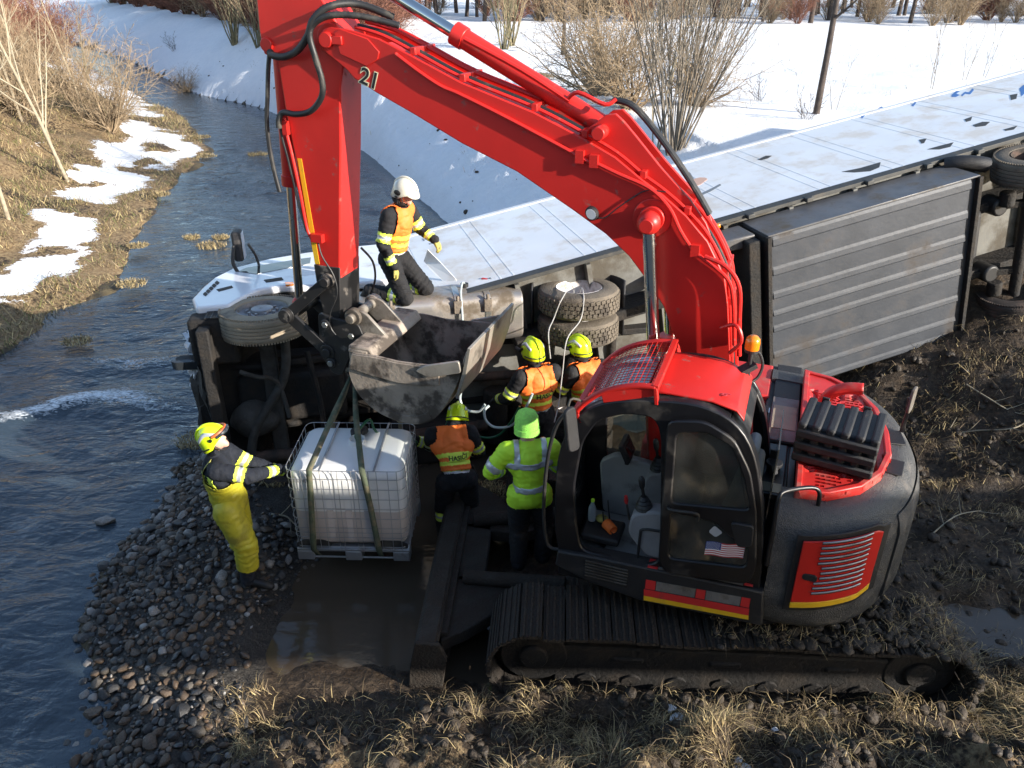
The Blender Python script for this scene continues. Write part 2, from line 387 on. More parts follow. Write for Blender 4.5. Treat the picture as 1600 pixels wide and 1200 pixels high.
def height(x, y, detail=True):
    x = np.asarray(x, float); y = np.asarray(y, float)
    wl = np.interp(y, WLy, WLx) + (fbm(x * .8, y * .8, 3, 5) - .5) * .8; wr = np.interp(y, WRy, WRx) + (fbm(x * 1.3, y * 1.3, 3, 6) - .5) * .5
    cx = [p[0] for p in CREST]; cy = [p[1] for p in CREST]
    tx = [p[0] for p in TOE]; ty = [p[1] for p in TOE]
    dc = poly_dist(x, y, CREST); dt = poly_dist(x, y, TOE)
    infield = y > np.interp(x, cx, cy)
    # toe: right or above of it
    toe_side = np.where(y > 10.7, x > np.interp(y, ty[::-1], tx[::-1]), x > np.interp(y, ty[::-1], tx[::-1]))
    floor = .03 + (fbm(x * 1.7, y * 1.7, 5, 1) - .5) * .16
    rough = (fbm(x * 4.2, y * 4.2, 4, 2) - .5)
    # gravel bar, puddle, near bank
    g = sst(0, .8, x - wr) * (1 - sst(-2.7, -2.0, x + (fbm(x, y, 3, 9) - .5) * .8)) * (1 - sst(8.6, 9.4, y))
    floor = floor + g * .20
    pud = sst(-2.9, -2.3, x) * (1 - sst(-.5, .3, x)) * sst(5.0, 5.6, y) * (1 - sst(8.1, 8.9, y))
    floor = floor - pud * .10
    near = sst(-2.6, -1.6, x + (4.4 - y) * .1) * (1 - sst(3.5, 4.95, y + (fbm(x * 1.6, y * .7, 3, 3) - .5) * .9)); near = np.where(y < 6, near, 0)
    floor = floor + near * (.50 + (fbm(x * 2.1, y * 2.1, 3, 8) - .5) * .75 + (fbm(x * 5.1, y * 5.1, 3, 18) - .5) * .30)
    far_mud = sst(3.6, 5.0, x) * (1 - sst(10, 11.5, y))
    floor = floor + far_mud * (.08 + .42 * (fbm(x * 1.1, y * 2.4, 4, 12) - .42)) + rough * .13 * np.maximum(far_mud, near)
    rutt = far_mud * np.exp(-((y - 5.6 - .06 * (x - 4)) / .45) ** 2) * .3
    floor = floor - rutt * .55 * (1 - sst(5.6, 6.6, x))
    berm = (.27 * np.exp(-((y - 4.62 + .06 * (x - 2)) / .17) ** 2) * sst(-.5, .2, x) * (1 - sst(3.7, 4.3, x)) * (.75 + .5 * fbm(x * 3, y * 3, 3, 19)))
    floor = np.where(berm > .05, np.maximum(floor, berm), floor)
    t = dt / (dt + dc + 1e-6)
    bank = floor * (1 - t) + FIELD_Z * (t ** .92) + (fbm(x * .7, y * .7, 4, 4) - .5) * .5 * np.sin(np.pi * np.clip(t, 0, 1)) + rough * .06
    bank = bank + (fbm(x * 2.3, y * 2.3, 4, 24) - .5) * .16 * sst(.2, 1.2, dt)
    bank = bank - np.where(y > 11.5, .40 * (1 - sst(0, .8, dt)), 0)
    field = FIELD_Z + (fbm(x * .12, y * .12, 4, 7) - .5) * .5 * sst(0, 6, dc) + (fbm(x * 1.2, y * 1.2, 3, 17) - .5) * .10
    # river bed and left bank
    bed = -.12 - .38 * np.clip(np.minimum(x - wl, wr - x) / 1.6, 0, 1) + (fbm(x * 2, y * 2, 4, 21) - .5) * .14
    dl = wl - x
    left = .05 + .13 * np.clip(dl, 0, 2.6) + .36 * np.clip(dl - 2.4, 0, 4.5) + .10 * np.clip(dl - 6.9, 0, 8) + (fbm(x * .8, y * .8, 5, 31) - .5) * (.22 + .5 * sst(1, 4, dl))
    z = np.where(infield, field, np.where(toe_side, bank, floor))
    # between the gravel edge and the toe, upstream of the bar, the bed
    inriver = (x < wr) & (~infield) & (~toe_side)
    edge = sst(-.45, .15, x - wr)
    z = np.where((~infield) & (~toe_side), bed * (1 - edge) + z * edge, z)
    k9 = sst(8.7, 10.2, y + (fbm(x * 1.5, y * 1.5, 3, 77) - .5) * 1.6); z = np.where((~toe_side) & (~infield), z * (1 - k9) + k9 * (bed + (floor - bed) * .45 * sst(-.5, .8, x - wr)), z)
    z = np.where(dl > -.3, bed * (1 - sst(-.3, .12, dl)) + left * sst(-.3, .12, dl), z)
    return z
def cover(x, y, z):
    wl = np.interp(y, WLy, WLx); wr = np.interp(y, WRy, WRx); dl = wl - x
    cx = [p[0] for p in CREST]; cy = [p[1] for p in CREST]; tx = [p[0] for p in TOE]; ty = [p[1] for p in TOE]
    infield = y > np.interp(x, cx, cy); toe_side = x > np.interp(y, ty[::-1], tx[::-1])
    dc = poly_dist(x, y, CREST); dt = poly_dist(x, y, TOE)
    n1 = fbm(x * .9, y * .9, 4, 41); n2 = fbm(x * .35, y * .35, 3, 42)
    snow = np.zeros_like(x)
    upbank = toe_side & ~infield
    snow = np.where(upbank, sst(11.2, 13.0, y - .15 * x) * np.clip(.72 + (n1 - .36) * .9 + .3 * sst(.3, .8, dt), 0, 1), snow)
    snow = np.where(infield, np.clip(.86 + (n1 - .46) * .7 - .35 * np.exp(-((dc - 1.5) / 1.5) ** 2) * sst(.45, .6, n2), 0, 1), snow)
    snow = np.where(infield & (y < 10), .2, snow)
    bench = np.exp(-((dl - 1.1 - 1.1 * n2) / (.75 + .5 * sst(17, 24, y))) ** 2) * sst(12.5, 14, y)
    snow = np.where(dl > 0, np.clip(bench * (.75 * sst(.36, .56, n1) + .35 * sst(.40, .60, fbm(x * 2.4, y * 2.4, 3, 47))) + (n1 - .62) * 2.0 * sst(2.5, 4, dl) * .9 + .5 * sst(34, 42, y) + .10 * bench, 0, 1), snow)
    straw = np.where(dl > 0, np.clip(.65 + (n1 - .5), 0, 1), 0)
    straw = np.where(infield, 1.0, straw); straw = np.where(upbank & (y > 12), .7, straw)
    near = (1 - sst(3.8, 4.8, y)) * sst(-2.4, -1.5, x)
    straw = np.maximum(straw, near * np.clip((n1 - .42) * 4, 0, 1) * .8)
    gravel = sst(0, .5, x - wr + .6) * (1 - sst(-2.6, -2.0, x)) * (1 - sst(8.8, 9.6, y)) * (x > wr - .6)
    bed = np.where((x < wr) & (dl < 0) & ~toe_side & ~infield, 1, 0)
    return snow, straw, np.clip(gravel, 0, 1), bed

def spaced(segs):
    out = []
    for a, b, s0, s1 in segs:
        x = a; n = 0
        while x < b - 1e-6:
            out.append(x); t = (x - a) / (b - a); x += s0 + (s1 - s0) * t
    out.append(segs[-1][1]); return np.array(out)
gx = spaced([(-220, -40, 14, 3), (-40, -14, 1.5, .28), (-14, -5.2, .22, .12), (-5.2, 6.6, .065, .065), (6.6, 14, .12, .3), (14, 60, .6, 4), (60, 260, 8, 30)])
gy = spaced([(-60, 2.6, 8, .5), (2.6, 6.4, .06, .065), (6.4, 12, .085, .12), (12, 30, .15, .28), (30, 66, .4, 1.0), (66, 420, 3, 40)])
GX, GY = np.meshgrid(gx, gy); GZ = height(GX, GY)
nx, ny = len(gx), len(gy)
me = bpy.data.meshes.new('ground')
idx = np.arange(nx * ny).reshape(ny, nx)
quads = np.stack([idx[:-1, :-1], idx[:-1, 1:], idx[1:, 1:], idx[1:, :-1]], -1).reshape(-1, 4)
me.vertices.add(nx * ny); me.vertices.foreach_set('co', np.stack([GX, GY, GZ], -1).reshape(-1).astype(np.float32))
me.loops.add(quads.size); me.loops.foreach_set('vertex_index', quads.reshape(-1).astype(np.int32))
me.polygons.add(len(quads)); me.polygons.foreach_set('loop_start', np.arange(0, quads.size, 4, dtype=np.int32))
me.update(calc_edges=True); me.shade_smooth()
sn, stw, grv, bd = cover(GX, GY, GZ)
ca = me.color_attributes.new('cover', 'FLOAT_COLOR', 'POINT')
ca.data.foreach_set('color', np.stack([sn, stw, grv, bd], -1).reshape(-1).astype(np.float32))
def ground_mat():
    m = bpy.data.materials.new('ground_cover'); m.use_nodes = True; nt = m.node_tree; N = nt.nodes; L = nt.links; N.clear()
    out = N.new('ShaderNodeOutputMaterial'); b = N.new('ShaderNodeBsdfPrincipled'); L.new(b.outputs[0], out.inputs[0])
    at = N.new('ShaderNodeVertexColor'); at.layer_name = 'cover'; sep = N.new('ShaderNodeSeparateColor'); L.new(at.outputs[0], sep.inputs[0])
    geo = N.new('ShaderNodeNewGeometry')
    def noise(s, d=8, rg=.6):
        n = N.new('ShaderNodeTexNoise'); n.inputs['Scale'].default_value = s; n.inputs['Detail'].default_value = d; n.inputs['Roughness'].default_value = rg
        L.new(geo.outputs['Position'], n.inputs['Vector']); return n.outputs['Fac']
    def ramp(src, stops):
        r = N.new('ShaderNodeValToRGB'); L.new(src, r.inputs[0]); e = r.color_ramp.elements
        while len(e) > 1: e.remove(e[0])
        e[0].position, e[0].color = stops[0][0], (*stops[0][1], 1)
        for p, c in stops[1:]: q = e.new(p); q.color = (*c, 1)
        return r.outputs[0]
    def math_(op, a, bv, c=None):
        n = N.new('ShaderNodeMath'); n.operation = op
        for i, q in enumerate((a, bv, c)):
            if q is None: continue
            if isinstance(q, (int, float)): n.inputs[i].default_value = q
            else: L.new(q, n.inputs[i])
        return n.outputs[0]
    def mix(fac, a, bb):
        n = N.new('ShaderNodeMix'); n.data_type = 'RGBA'; L.new(fac, n.inputs['Factor'])
        L.new(a, n.inputs['A']); L.new(bb, n.inputs['B']); return n.outputs['Result']
    def step(src, a, c):
        r = N.new('ShaderNodeMapRange'); r.interpolation_type = 'SMOOTHSTEP'; r.inputs[1].default_value = a; r.inputs[2].default_value = c; L.new(src, r.inputs[0]); return r.outputs[0]
    nA = noise(3.2); nB = noise(14, 7, .65); nC = noise(55, 4)
    mud = ramp(nB, [(.28, (.011, .008, .005)), (.5, (.042, .028, .017)), (.72, (.105, .072, .043))])
    strw = ramp(nB, [(.25, (.075, .045, .022)), (.45, (.20, .13, .066)), (.60, (.30, .215, .115)), (.8, (.21, .185, .08))])
    grav = ramp(nC, [(.3, (.012, .011, .010)), (.5, (.035, .031, .027)), (.7, (.08, .072, .062))])
    bed = ramp(nA, [(.3, (.030, .024, .015)), (.55, (.085, .066, .036)), (.75, (.13, .105, .06))])
    snowc = ramp(nA, [(.3, (.78, .80, .83)), (.7, (.85, .86, .88))])
    c = mix(step(math_('ADD', sep.outputs[1], math_('MULTIPLY', math_('SUBTRACT', nB, .5), .9)), .38, .62), mud, strw)
    c = mix(step(sep.outputs[2], .25, .6), c, grav)
    al = at.outputs['Alpha']
    c = mix(step(al, .3, .7), c, bed)
    sm = step(math_('ADD', sep.outputs[0], math_('ADD', math_('MULTIPLY', math_('SUBTRACT', nA, .5), .35), math_('MULTIPLY', math_('SUBTRACT', nB, .5), .75))), .47, .56)
    c = mix(sm, c, snowc); L.new(c, b.inputs['Base Color'])
    rgh = math_('ADD', math_('MULTIPLY', step(nA, .38, .62), .45), .42)
    rr = N.new('ShaderNodeMix'); L.new(math_('MAXIMUM', sm, sep.outputs[1]), rr.inputs[0]); L.new(rgh, rr.inputs[2]); rr.inputs[3].default_value = .9
    L.new(rr.outputs[0], b.inputs['Roughness']); b.inputs['Specular IOR Level'].default_value = .4
    bp = N.new('ShaderNodeBump'); bp.inputs['Strength'].default_value = .75; bp.inputs['Distance'].default_value = .05
    L.new(math_('ADD', nB, math_('MULTIPLY', nC, .35)), bp.inputs['Height']); L.new(bp.outputs[0], b.inputs['Normal'])
    return m
me.materials.append(ground_mat())
ground = bpy.data.objects.new('ground', me); COL.objects.link(ground); tag(ground, kind='structure')
def gz(x, y): return float(height(np.array([float(x)]), np.array([float(y)]))[0])

# ------------------------------------------------------------------ water
def water_mat():
    m = bpy.data.materials.new('river_water'); m.use_nodes = True; nt = m.node_tree; N = nt.nodes; L = nt.links; N.clear()
    out = N.new('ShaderNodeOutputMaterial'); geo = N.new('ShaderNodeNewGeometry')
    tr = N.new('ShaderNodeBsdfTransparent'); tr.inputs[0].default_value = (.26, .31, .31, 1)
    df = N.new('ShaderNodeBsdfDiffuse'); df.inputs[0].default_value = (.085, .125, .165, 1)
    gl = N.new('ShaderNodeBsdfGlossy'); gl.inputs['Roughness'].default_value = .07
    mp = N.new('ShaderNodeMapping'); mp.inputs['Rotation'].default_value = (0, 0, R(12)); mp.inputs['Scale'].default_value = (1.0, 1.9, 1)
    L.new(geo.outputs['Position'], mp.inputs[0])
    def nz(s, d, dist=0):
        n = N.new('ShaderNodeTexNoise'); n.inputs['Scale'].default_value = s; n.inputs['Detail'].default_value = d; n.inputs['Distortion'].default_value = dist; L.new(mp.outputs[0], n.inputs['Vector']); return n.outputs['Fac']
    a = nz(1.5, 5, 1.2); c = nz(5.5, 4, .6)
    at = N.new('ShaderNodeVertexColor'); at.layer_name = 'flow'; sp = N.new('ShaderNodeSeparateColor'); L.new(at.outputs[0], sp.inputs[0])
    ad = N.new('ShaderNodeMath'); ad.operation = 'MULTIPLY_ADD'; L.new(c, ad.inputs[0]); ad.inputs[1].default_value = .4; L.new(a, ad.inputs[2])
    bp = N.new('ShaderNodeBump'); bp.inputs['Distance'].default_value = .10; L.new(ad.outputs[0], bp.inputs['Height']); L.new(sp.outputs[0], bp.inputs['Strength'])
    L.new(bp.outputs[0], gl.inputs['Normal']); L.new(bp.outputs[0], df.inputs['Normal'])
    fr = N.new('ShaderNodeFresnel'); fr.inputs[0].default_value = 1.6; L.new(bp.outputs[0], fr.inputs['Normal'])
    m1 = N.new('ShaderNodeMixShader'); m1.inputs[0].default_value = .42; L.new(tr.outputs[0], m1.inputs[1]); L.new(df.outputs[0], m1.inputs[2])
    m2 = N.new('ShaderNodeMixShader'); L.new(fr.outputs[0], m2.inputs[0]); L.new(m1.outputs[0], m2.inputs[1]); L.new(gl.outputs[0], m2.inputs[2])
    # muddy pool
    dm = N.new('ShaderNodeBsdfDiffuse'); dm.inputs[0].default_value = (.085, .055, .028, 1)
    m3 = N.new('ShaderNodeMixShader'); L.new(sp.outputs[1], m3.inputs[0]); L.new(m1.outputs[0], m3.inputs[1]); L.new(dm.outputs[0], m3.inputs[2]); L.new(m3.outputs[0], m2.inputs[1])
    # foam on breaking crests
    fo = N.new('ShaderNodeBsdfDiffuse'); fo.inputs[0].default_value = (.75, .78, .8, 1)
    fn = nz(9, 6, 1.5); fa = N.new('ShaderNodeMath'); fa.operation = 'MULTIPLY_ADD'; L.new(fn, fa.inputs[0]); fa.inputs[1].default_value = .9; L.new(sp.outputs[2], fa.inputs[2])
    fs = N.new('ShaderNodeMapRange'); fs.inputs[1].default_value = .98; fs.inputs[2].default_value = 1.25; L.new(fa.outputs[0], fs.inputs[0])
    m4 = N.new('ShaderNodeMixShader'); L.new(fs.outputs[0], m4.inputs[0]); L.new(m2.outputs[0], m4.inputs[1]); L.new(fo.outputs[0], m4.inputs[2])
    L.new(m4.outputs[0], out.inputs[0]); return m
wx = spaced([(-60, -14, 2, .5), (-14, 0, .10, .10), (0, 12, .3, .6)]); wy = spaced([(-8, 3, 1, .2), (3, 16, .09, .12), (16, 45, .2, .4), (45, 80, .6, 1.5)])
WX, WY = np.meshgrid(wx, wy)
inr = sst(-.2, .8, np.interp(WY, WRy, WRx) - WX) * sst(-.2, .8, WX - np.interp(WY, WLy, WLx))
calm = 1 - sst(26, 34, WY) * .6
cu = WX * .25 + WY
wave = (fbm(WX * 1.1 + WY * .25, WY * 2.0, 4, 51) - .5) * .16 + (fbm(WX * 3.2, WY * 5.2, 3, 52) - .5) * .05
rap = np.exp(-(((WX + 6.4) / 1.9) ** 2 + ((WY - 10.15 - .10 * (WX + 6.6) + .25 * np.sin(WX * 2.3)) / .34) ** 2)) + .7 * np.exp(-(((WX + 6.2) / 1.3) ** 2 + ((WY - 11.6) / .35) ** 2))
WZ = inr * calm * wave * .8 + rap * .10
me = bpy.data.meshes.new('river'); nx2, ny2 = len(wx), len(wy); idx = np.arange(nx2 * ny2).reshape(ny2, nx2)
quads = np.stack([idx[:-1, :-1], idx[:-1, 1:], idx[1:, 1:], idx[1:, :-1]], -1).reshape(-1, 4)
me.vertices.add(nx2 * ny2); me.vertices.foreach_set('co', np.stack([WX, WY, WZ], -1).reshape(-1).astype(np.float32))
me.loops.add(quads.size); me.loops.foreach_set('vertex_index', quads.reshape(-1).astype(np.int32))
me.polygons.add(len(quads)); me.polygons.foreach_set('loop_start', np.arange(0, quads.size, 4, dtype=np.int32))
me.update(calc_edges=True); me.shade_smooth()
ca = me.color_attributes.new('flow', 'FLOAT_COLOR', 'POINT')
pool = sst(-3.0, -2.4, WX) * (1 - sst(9.0, 9.4, WY))
ca.data.foreach_set('color', np.stack([.08 + .55 * inr * calm, pool * .75, np.clip(rap, 0, 1) * .60 + .17 * inr * calm, np.ones_like(WX)], -1).reshape(-1).astype(np.float32))
me.materials.append(water_mat())
river = bpy.data.objects.new('river', me); COL.objects.link(river); tag(river, kind='structure')
# ================================================================== excavator
EX_O = Vector((1.72, 6.37, 0)); EX_A = R(160)
ex = empty('excavator', EX_O, EX_A)
tag(ex, 'red and black crawler excavator with its boom reaching over the overturned truck', 'excavator')
EXM = Matrix.Translation(EX_O) @ Matrix.Rotation(EX_A, 4, 'Z'); EXI = EXM.inverted()
def hs(px, py, lat):
    n = (EXM.to_3x3() @ Vector((0, 1, 0))); q = EXI @ atp(px, py, EXM @ Vector((0, lat, 0)), n); return (q.x, q.z)
XZ = ((1, 0, 0), (0, 0, 1))
def side_prism(mb, poly, y0, y1, mi=0):
    # outline (x, z) extruded in y
    return mb.prism(poly, (0, 0, 0), (1, 0, 0), (0, 0, 1), -y0, -y1, mi)
def ring_poly(c, r, n=20): return [(c[0] + r * math.cos(2 * math.pi * i / n), c[1] + r * math.sin(2 * math.pi * i / n)) for i in range(n)]
def inset(poly, d):
    # move each corner towards the centroid-side normal by d (convex-ish outlines)
    n = len(poly); out = []
    area = sum(poly[i][0] * poly[(i + 1) % n][1] - poly[(i + 1) % n][0] * poly[i][1] for i in range(n)); sg = 1 if area > 0 else -1
    for i in range(n):
        p0, p1, p2 = Vector(poly[i - 1]), Vector(poly[i]), Vector(poly[(i + 1) % n])
        a = (p1 - p0).normalized(); b = (p2 - p1).normalized()
        na = Vector((-a.y, a.x)) * sg; nb = Vector((-b.y, b.x)) * sg
        m = (na + nb); k = max(m.length_squared, .25); out.append(tuple(p1 + m * (2 * d / k)))
    return out
def round_poly(poly, r, k=4):
    out = []; n = len(poly)
    for i in range(n):
        p0, p1, p2 = Vector(poly[i - 1]), Vector(poly[i]), Vector(poly[(i + 1) % n])
        d0 = (p0 - p1); d2 = (p2 - p1); rr = min(r, d0.length * .45, d2.length * .45); d0.normalize(); d2.normalize()
        a = p1 + d0 * rr; b = p1 + d2 * rr
        for j in range(k + 1):
            t = j / k; out.append(tuple(a * (1 - t) ** 2 + p1 * 2 * t * (1 - t) + b * t * t))
    return out
def frame_prism(mb, outer, inner, y0, y1, mi=0):
    # ring between two outlines of equal point count, in x-z, thick in y
    n = len(outer); vs = []
    for y in (y0, y1):
        for q in outer: vs.append((q[0], y, q[1]))
        for q in inner: vs.append((q[0], y, q[1]))
    fs = []
    for i in range(n):
        j = (i + 1) % n
        fs += [(i, j, n + j, n + i), (2 * n + i, 3 * n + i, 3 * n + j, 2 * n + j), (i, 2 * n + i, 2 * n + j, j), (n + i, n + j, 3 * n + j, 3 * n + i)]
    return mb.add(vs, fs, mi)
def resample(poly, n):
    P = [Vector(p) for p in poly]; L = [0]
    for i in range(len(P)): L.append(L[-1] + (P[(i + 1) % len(P)] - P[i]).length)
    out = []
    for k in range(n):
        t = L[-1] * k / n; i = max(j for j in range(len(P)) if L[j] <= t)
        u = (t - L[i]) / max(L[i + 1] - L[i], 1e-9); out.append(tuple(P[i].lerp(P[(i + 1) % len(P)], u)))
    return out

# ---- undercarriage (its own heading under the slewed house)
UCM = Matrix.Translation((-.35, 0, 0)) @ Matrix.Rotation(R(16.5), 4, 'Z')
TZ, TR = .40, .385; TX0, TX1 = -1.55, 1.78
def track_path(t, L=None):
    # stadium with a sagging top run; t in metres from the front of the bottom run backwards
    straight = TX1 - TX0; arc = math.pi * TR; per = 2 * straight + 2 * arc; t %= per
    if t < straight: x = TX1 - t; return Vector((x, TZ - TR)), -math.pi
    t -= straight
    if t < arc: a = -math.pi / 2 - t / TR; return Vector((TX0 + TR * math.cos(a), TZ + TR * math.sin(a))), a - math.pi / 2
    t -= arc
    if t < straight:
        x = TX0 + t; u = t / straight; sag = .035 * math.sin(u * math.pi * 2.5) ** 2
        return Vector((x, TZ + TR - sag)), 0
    t -= straight; a = math.pi / 2 - t / TR
    return Vector((TX1 + TR * math.cos(a), TZ + TR * math.sin(a))), a - math.pi / 2
per = 2 * (TX1 - TX0) + 2 * math.pi * TR; NSH = 46; pitch = per / NSH
shoe = MB(); shoe.box((0, 0, 0), (pitch * .93, .66, .028))
for gx_ in (-.055, 0.0, .06): shoe.box((gx_, 0, .018), (.018, .66, .014))
shoe.box((0, 0, -.045), (pitch * .8, .10, .07))
shoe_me = shoe.mesh('track_shoe', ['track_steel'], 0)
for sy in (1, -1):
    fr = MB()
    fr.b2(-1.38, 1.60, sy * 1.17 - .17, sy * 1.17 + .15, -.05, .52)
    side_prism(fr, [(-1.3, .55), (-1.0, .66), (1.2, .66), (1.5, .55)], sy * 1.17 - .14, sy * 1.17 + .14)
    if sy == 1:
        for hx in (-.9, .1, .95): fr.b2(hx - .14, hx + .14, 1.30, 1.34, .36, .42)
    tr = fr.build('track', ['chassis'], ex, bev=.02, M=UCM); tr['label'] = 'muddy crawler track with wet grass and earth on its rear end' if sy == 1 else 'crawler track behind the machine'
    wl_ = MB()
    for hx, rr in ((1.78, .30), (-1.55, .30)): wl_.cyl((hx, sy * 1.17 - .16, TZ), (hx, sy * 1.17 + .16, TZ), rr, 24); wl_.cyl((hx, sy * 1.17 - .2, TZ), (hx, sy * 1.17 + .2, TZ), .13, 16)
    build_each(wl_, 'idler_wheel', ['chassis'], tr, bev=.015)
    rl = MB()
    for i in range(7): hx = -1.1 + i * .4; rl.cyl((hx, sy * 1.17 - .12, .17), (hx, sy * 1.17 + .158, .12), .09, 14)
    build_each(rl, 'roller', ['chassis'], tr)
    for i in range(NSH):
        p, a = track_path(i * pitch)
        o = bpy.data.objects.new('track_shoe', shoe_me); COL.objects.link(o); o.parent = tr
        o.matrix_local = Matrix.Translation((p.x, sy * 1.17, p.y)) @ Matrix.Rotation(-a, 4, 'Y')
uc = MB(); uc.cyl((0, 0, .45), (0, 0, .98), .55, 32); uc.b2(-.8, .8, -1.0, 1.0, .42, .72)
for sx in (-1, 1):
    for sy in (-1, 1): uc.bar((sx * .3, sy * .3, .6), (sx * 1.0, sy * 1.0, .5), .35, .3)
uc.build('undercarriage', ['chassis'], ex, bev=.02, M=UCM)
# dozer blade
bl = MB()
prof = [(2.74, .02), (2.70, .0), (2.86, .10), (2.90, .30), (2.84, .52), (2.78, .66), (2.62, .70), (2.60, .64), (2.70, .48), (2.72, .30), (2.68, .10)]
side_prism(bl, [(2.92, -.12), (2.88, -.10), (2.72, .18), (2.70, .40), (2.74, .48), (2.62, .50), (2.62, .54), (2.80, .56), (2.84, .50), (2.80, .40), (2.80, .20)], -1.38, 1.38)
bl.b2(2.64, 2.79, -1.38, 1.38, .50, .56)
for sy in (-1, 1): side_prism(bl, [(2.92, -.12), (2.6, .0), (2.54, .40), (2.60, .56), (2.82, .57), (2.88, .3)], sy * 1.38, sy * 1.42)
side_prism(bl, [(2.56, .49), (2.56, .12), (2.72, .1), (2.72, .49)], -1.2, 1.2)
blade = bl.build('dozer_blade', ['track_steel'], ex, bev=.01, M=UCM)
ar = MB()
def flat_arm(pts, z0, z1):
    ar.prism(pts, (0, 0, 0), (1, 0, 0), (0, 1, 0), z0, z1)
for sy in (-1, 1):
    pts = [(2.62, 1.25 * sy), (2.62, .40 * sy), (2.30, .34 * sy), (2.02, .30 * sy), (1.6, .48 * sy), (.8, .52 * sy), (.8, .86 * sy), (1.7, .80 * sy), (2.15, .86 * sy), (2.4, 1.1 * sy)]
    flat_arm(pts if sy > 0 else pts[::-1], .30, .44)
    ar.cyl((1.45, .42 * sy, .42), (1.45, .90 * sy, .42), .12, 18)
    ar.box((1.15, .66 * sy, .52), (.5, .36, .24)); ar.cyl((1.5, .56 * sy, .55), (2.5, .45 * sy, .48), .07, 14)
    ar.cyl((1.55, .78 * sy, .50), (1.55, .92 * sy, .50), .09, 14)
ar.box((2.45, 0, .37), (.3, .9, .14))
ar.build('blade_arm', ['track_steel'], blade, bev=.012)

# ---- house
def cw_outline(d=0.0):
    P = [(-.82, 1.34), (-1.08, 1.32), (-1.30, 1.26), (-1.52, 1.12), (-1.70, .90), (-1.83, .62), (-1.91, .30), (-1.94, -.02), (-1.91, -.36), (-1.83, -.68), (-1.68, -.98), (-1.46, -1.20), (-1.16, -1.34), (-.62, -1.40)]
    c = Vector((-.7, 0)); out = []
    for i, p in enumerate(P):
        a = Vector(P[min(i + 1, len(P) - 1)]) - Vector(P[max(i - 1, 0)]); a.normalize(); n = Vector((-a.y, a.x))
        if n.dot(c - Vector(p)) < 0: n = -n
        if i in (0, len(P) - 1): n = Vector((0, -1 if i == 0 else 1))
        out.append(Vector(p) + n * d)
    return out
def dense(P, k=4): return [Vector(p).to_2d() for p in smooth_path([(p[0], p[1], 0) for p in P], k)]
cwm = MB(); rings = []
PROF = [(.98, .10), (.99, .05), (1.05, .01), (1.12, 0), (1.30, -.012), (1.78, -.012), (1.90, .008), (1.97, .035), (2.03, .075), (2.07, .125), (2.095, .19), (2.10, .26), (2.10, .40), (2.02, .41)]
for z, d in PROF:
    rings.append([(p.x, p.y, z) for p in dense(cw_outline(d))])
n = len(rings[0])
vs = [v for r in rings for v in r]; fs = [(i * n + j, i * n + j + 1, (i + 1) * n + j + 1, (i + 1) * n + j) for i in range(len(rings) - 1) for j in range(n - 1)]
fs.append(tuple(i * n for i in range(len(rings)))); fs.append(tuple(i * n + n - 1 for i in reversed(range(len(rings)))))
cwm.add(vs, fs)
cw = cwm.build('counterweight', ['counterweight_paint'], ex, smooth=50)
# raised rear casting and vertical ridge on the counterweight
rd = MB()
for t0, t1, off, z0, z1 in ((.40, .62, .035, 1.12, 1.86),):
    pass
ol = dense(cw_outline(-.03)); ol2 = dense(cw_outline(.02)); k0, k1 = int(.33 * n), int(.70 * n)
vs = []; fs = []
sec = [(1.10, 1), (1.16, 0), (1.80, 0), (1.90, .45), (1.97, 1.0)]
for i in range(k0, k1 + 1):
    for z, w in sec: q = ol[i] * (1 - w) + ol2[i] * w; vs.append((q.x, q.y, z))
m_ = len(sec)
for i in range(k1 - k0):
    for j in range(m_ - 1): fs.append((i * m_ + j, (i + 1) * m_ + j, (i + 1) * m_ + j + 1, i * m_ + j + 1))
fs += [tuple(range(m_)), tuple(reversed(range((k1 - k0) * m_, (k1 - k0 + 1) * m_)))]
rd.add(vs, fs); rd.build('rear_casting', ['counterweight_paint'], cw, smooth=50)
# dark plates put in for the shade of lifting pockets on the rim
pk = MB()
for k in (.44, .58):
    i = int(k * n); q = dense(cw_outline(.22))[i]; q2 = dense(cw_outline(.22))[i + 3]; d = (q2 - q).normalized(); a = math.atan2(d.y, d.x)
    pk.box((q.x, q.y, 2.104), (.24, .16, .012), rz=a)
build_each(pk, 'pocket_shade', ['black_plastic'], cw, bev=.006)
bs = MB(); bs.prism([(.92, 1.30), (.92, .42), (.60, .36), (.60, -1.3), (-.9, -1.36), (-1.5, -1.0), (-1.7, 0), (-1.5, .95), (-.9, 1.30)], (0, 0, 0), (1, 0, 0), (0, 1, 0), .95, 1.12)
bs.build('house_frame', ['black_paint'], ex, bev=.02)
# right-hand and centre bodywork
hb = MB(); hb.b2(-.62, .0, -1.38, -.42, 1.12, 1.84); hb.b2(.003, .55, -1.36, -.44, 1.12, 1.42); hb.build('side_housing', ['red_paint_dusty'], ex, bev=.03)
ct = MB(); ct.b2(-.92, -.60, -1.38, 1.0, 1.12, 2.06); ct.build('deck_body', ['black_plastic'], ex, bev=.02)
ce = MB(); ce.b2(-.60, -.25, -.40, .40, 1.12, 1.86); ce.build('boom_mount', ['red_paint_dusty'], ex, bev=.02)
rb = MB(); rb.b2(-.62, -.16, -1.34, -.62, 1.84, 2.08); rb.b2(-.60, -.50, -.6, .12, 1.90, 2.04); rb.build('battery_cover', ['red_paint_dusty'], ex, bev=.02)
gp = MB(); gp.b2(-.90, -.66, -1.36, -.62, 2.07, 2.09); gp.build('deck_plate', ['black_plastic'], ex, bev=.004)
gp = MB(); gp.b2(-.90, -.66, -.60, .22, 2.07, 2.10); gp.build('deck_plate', ['grey_tread'], ex, bev=.004)
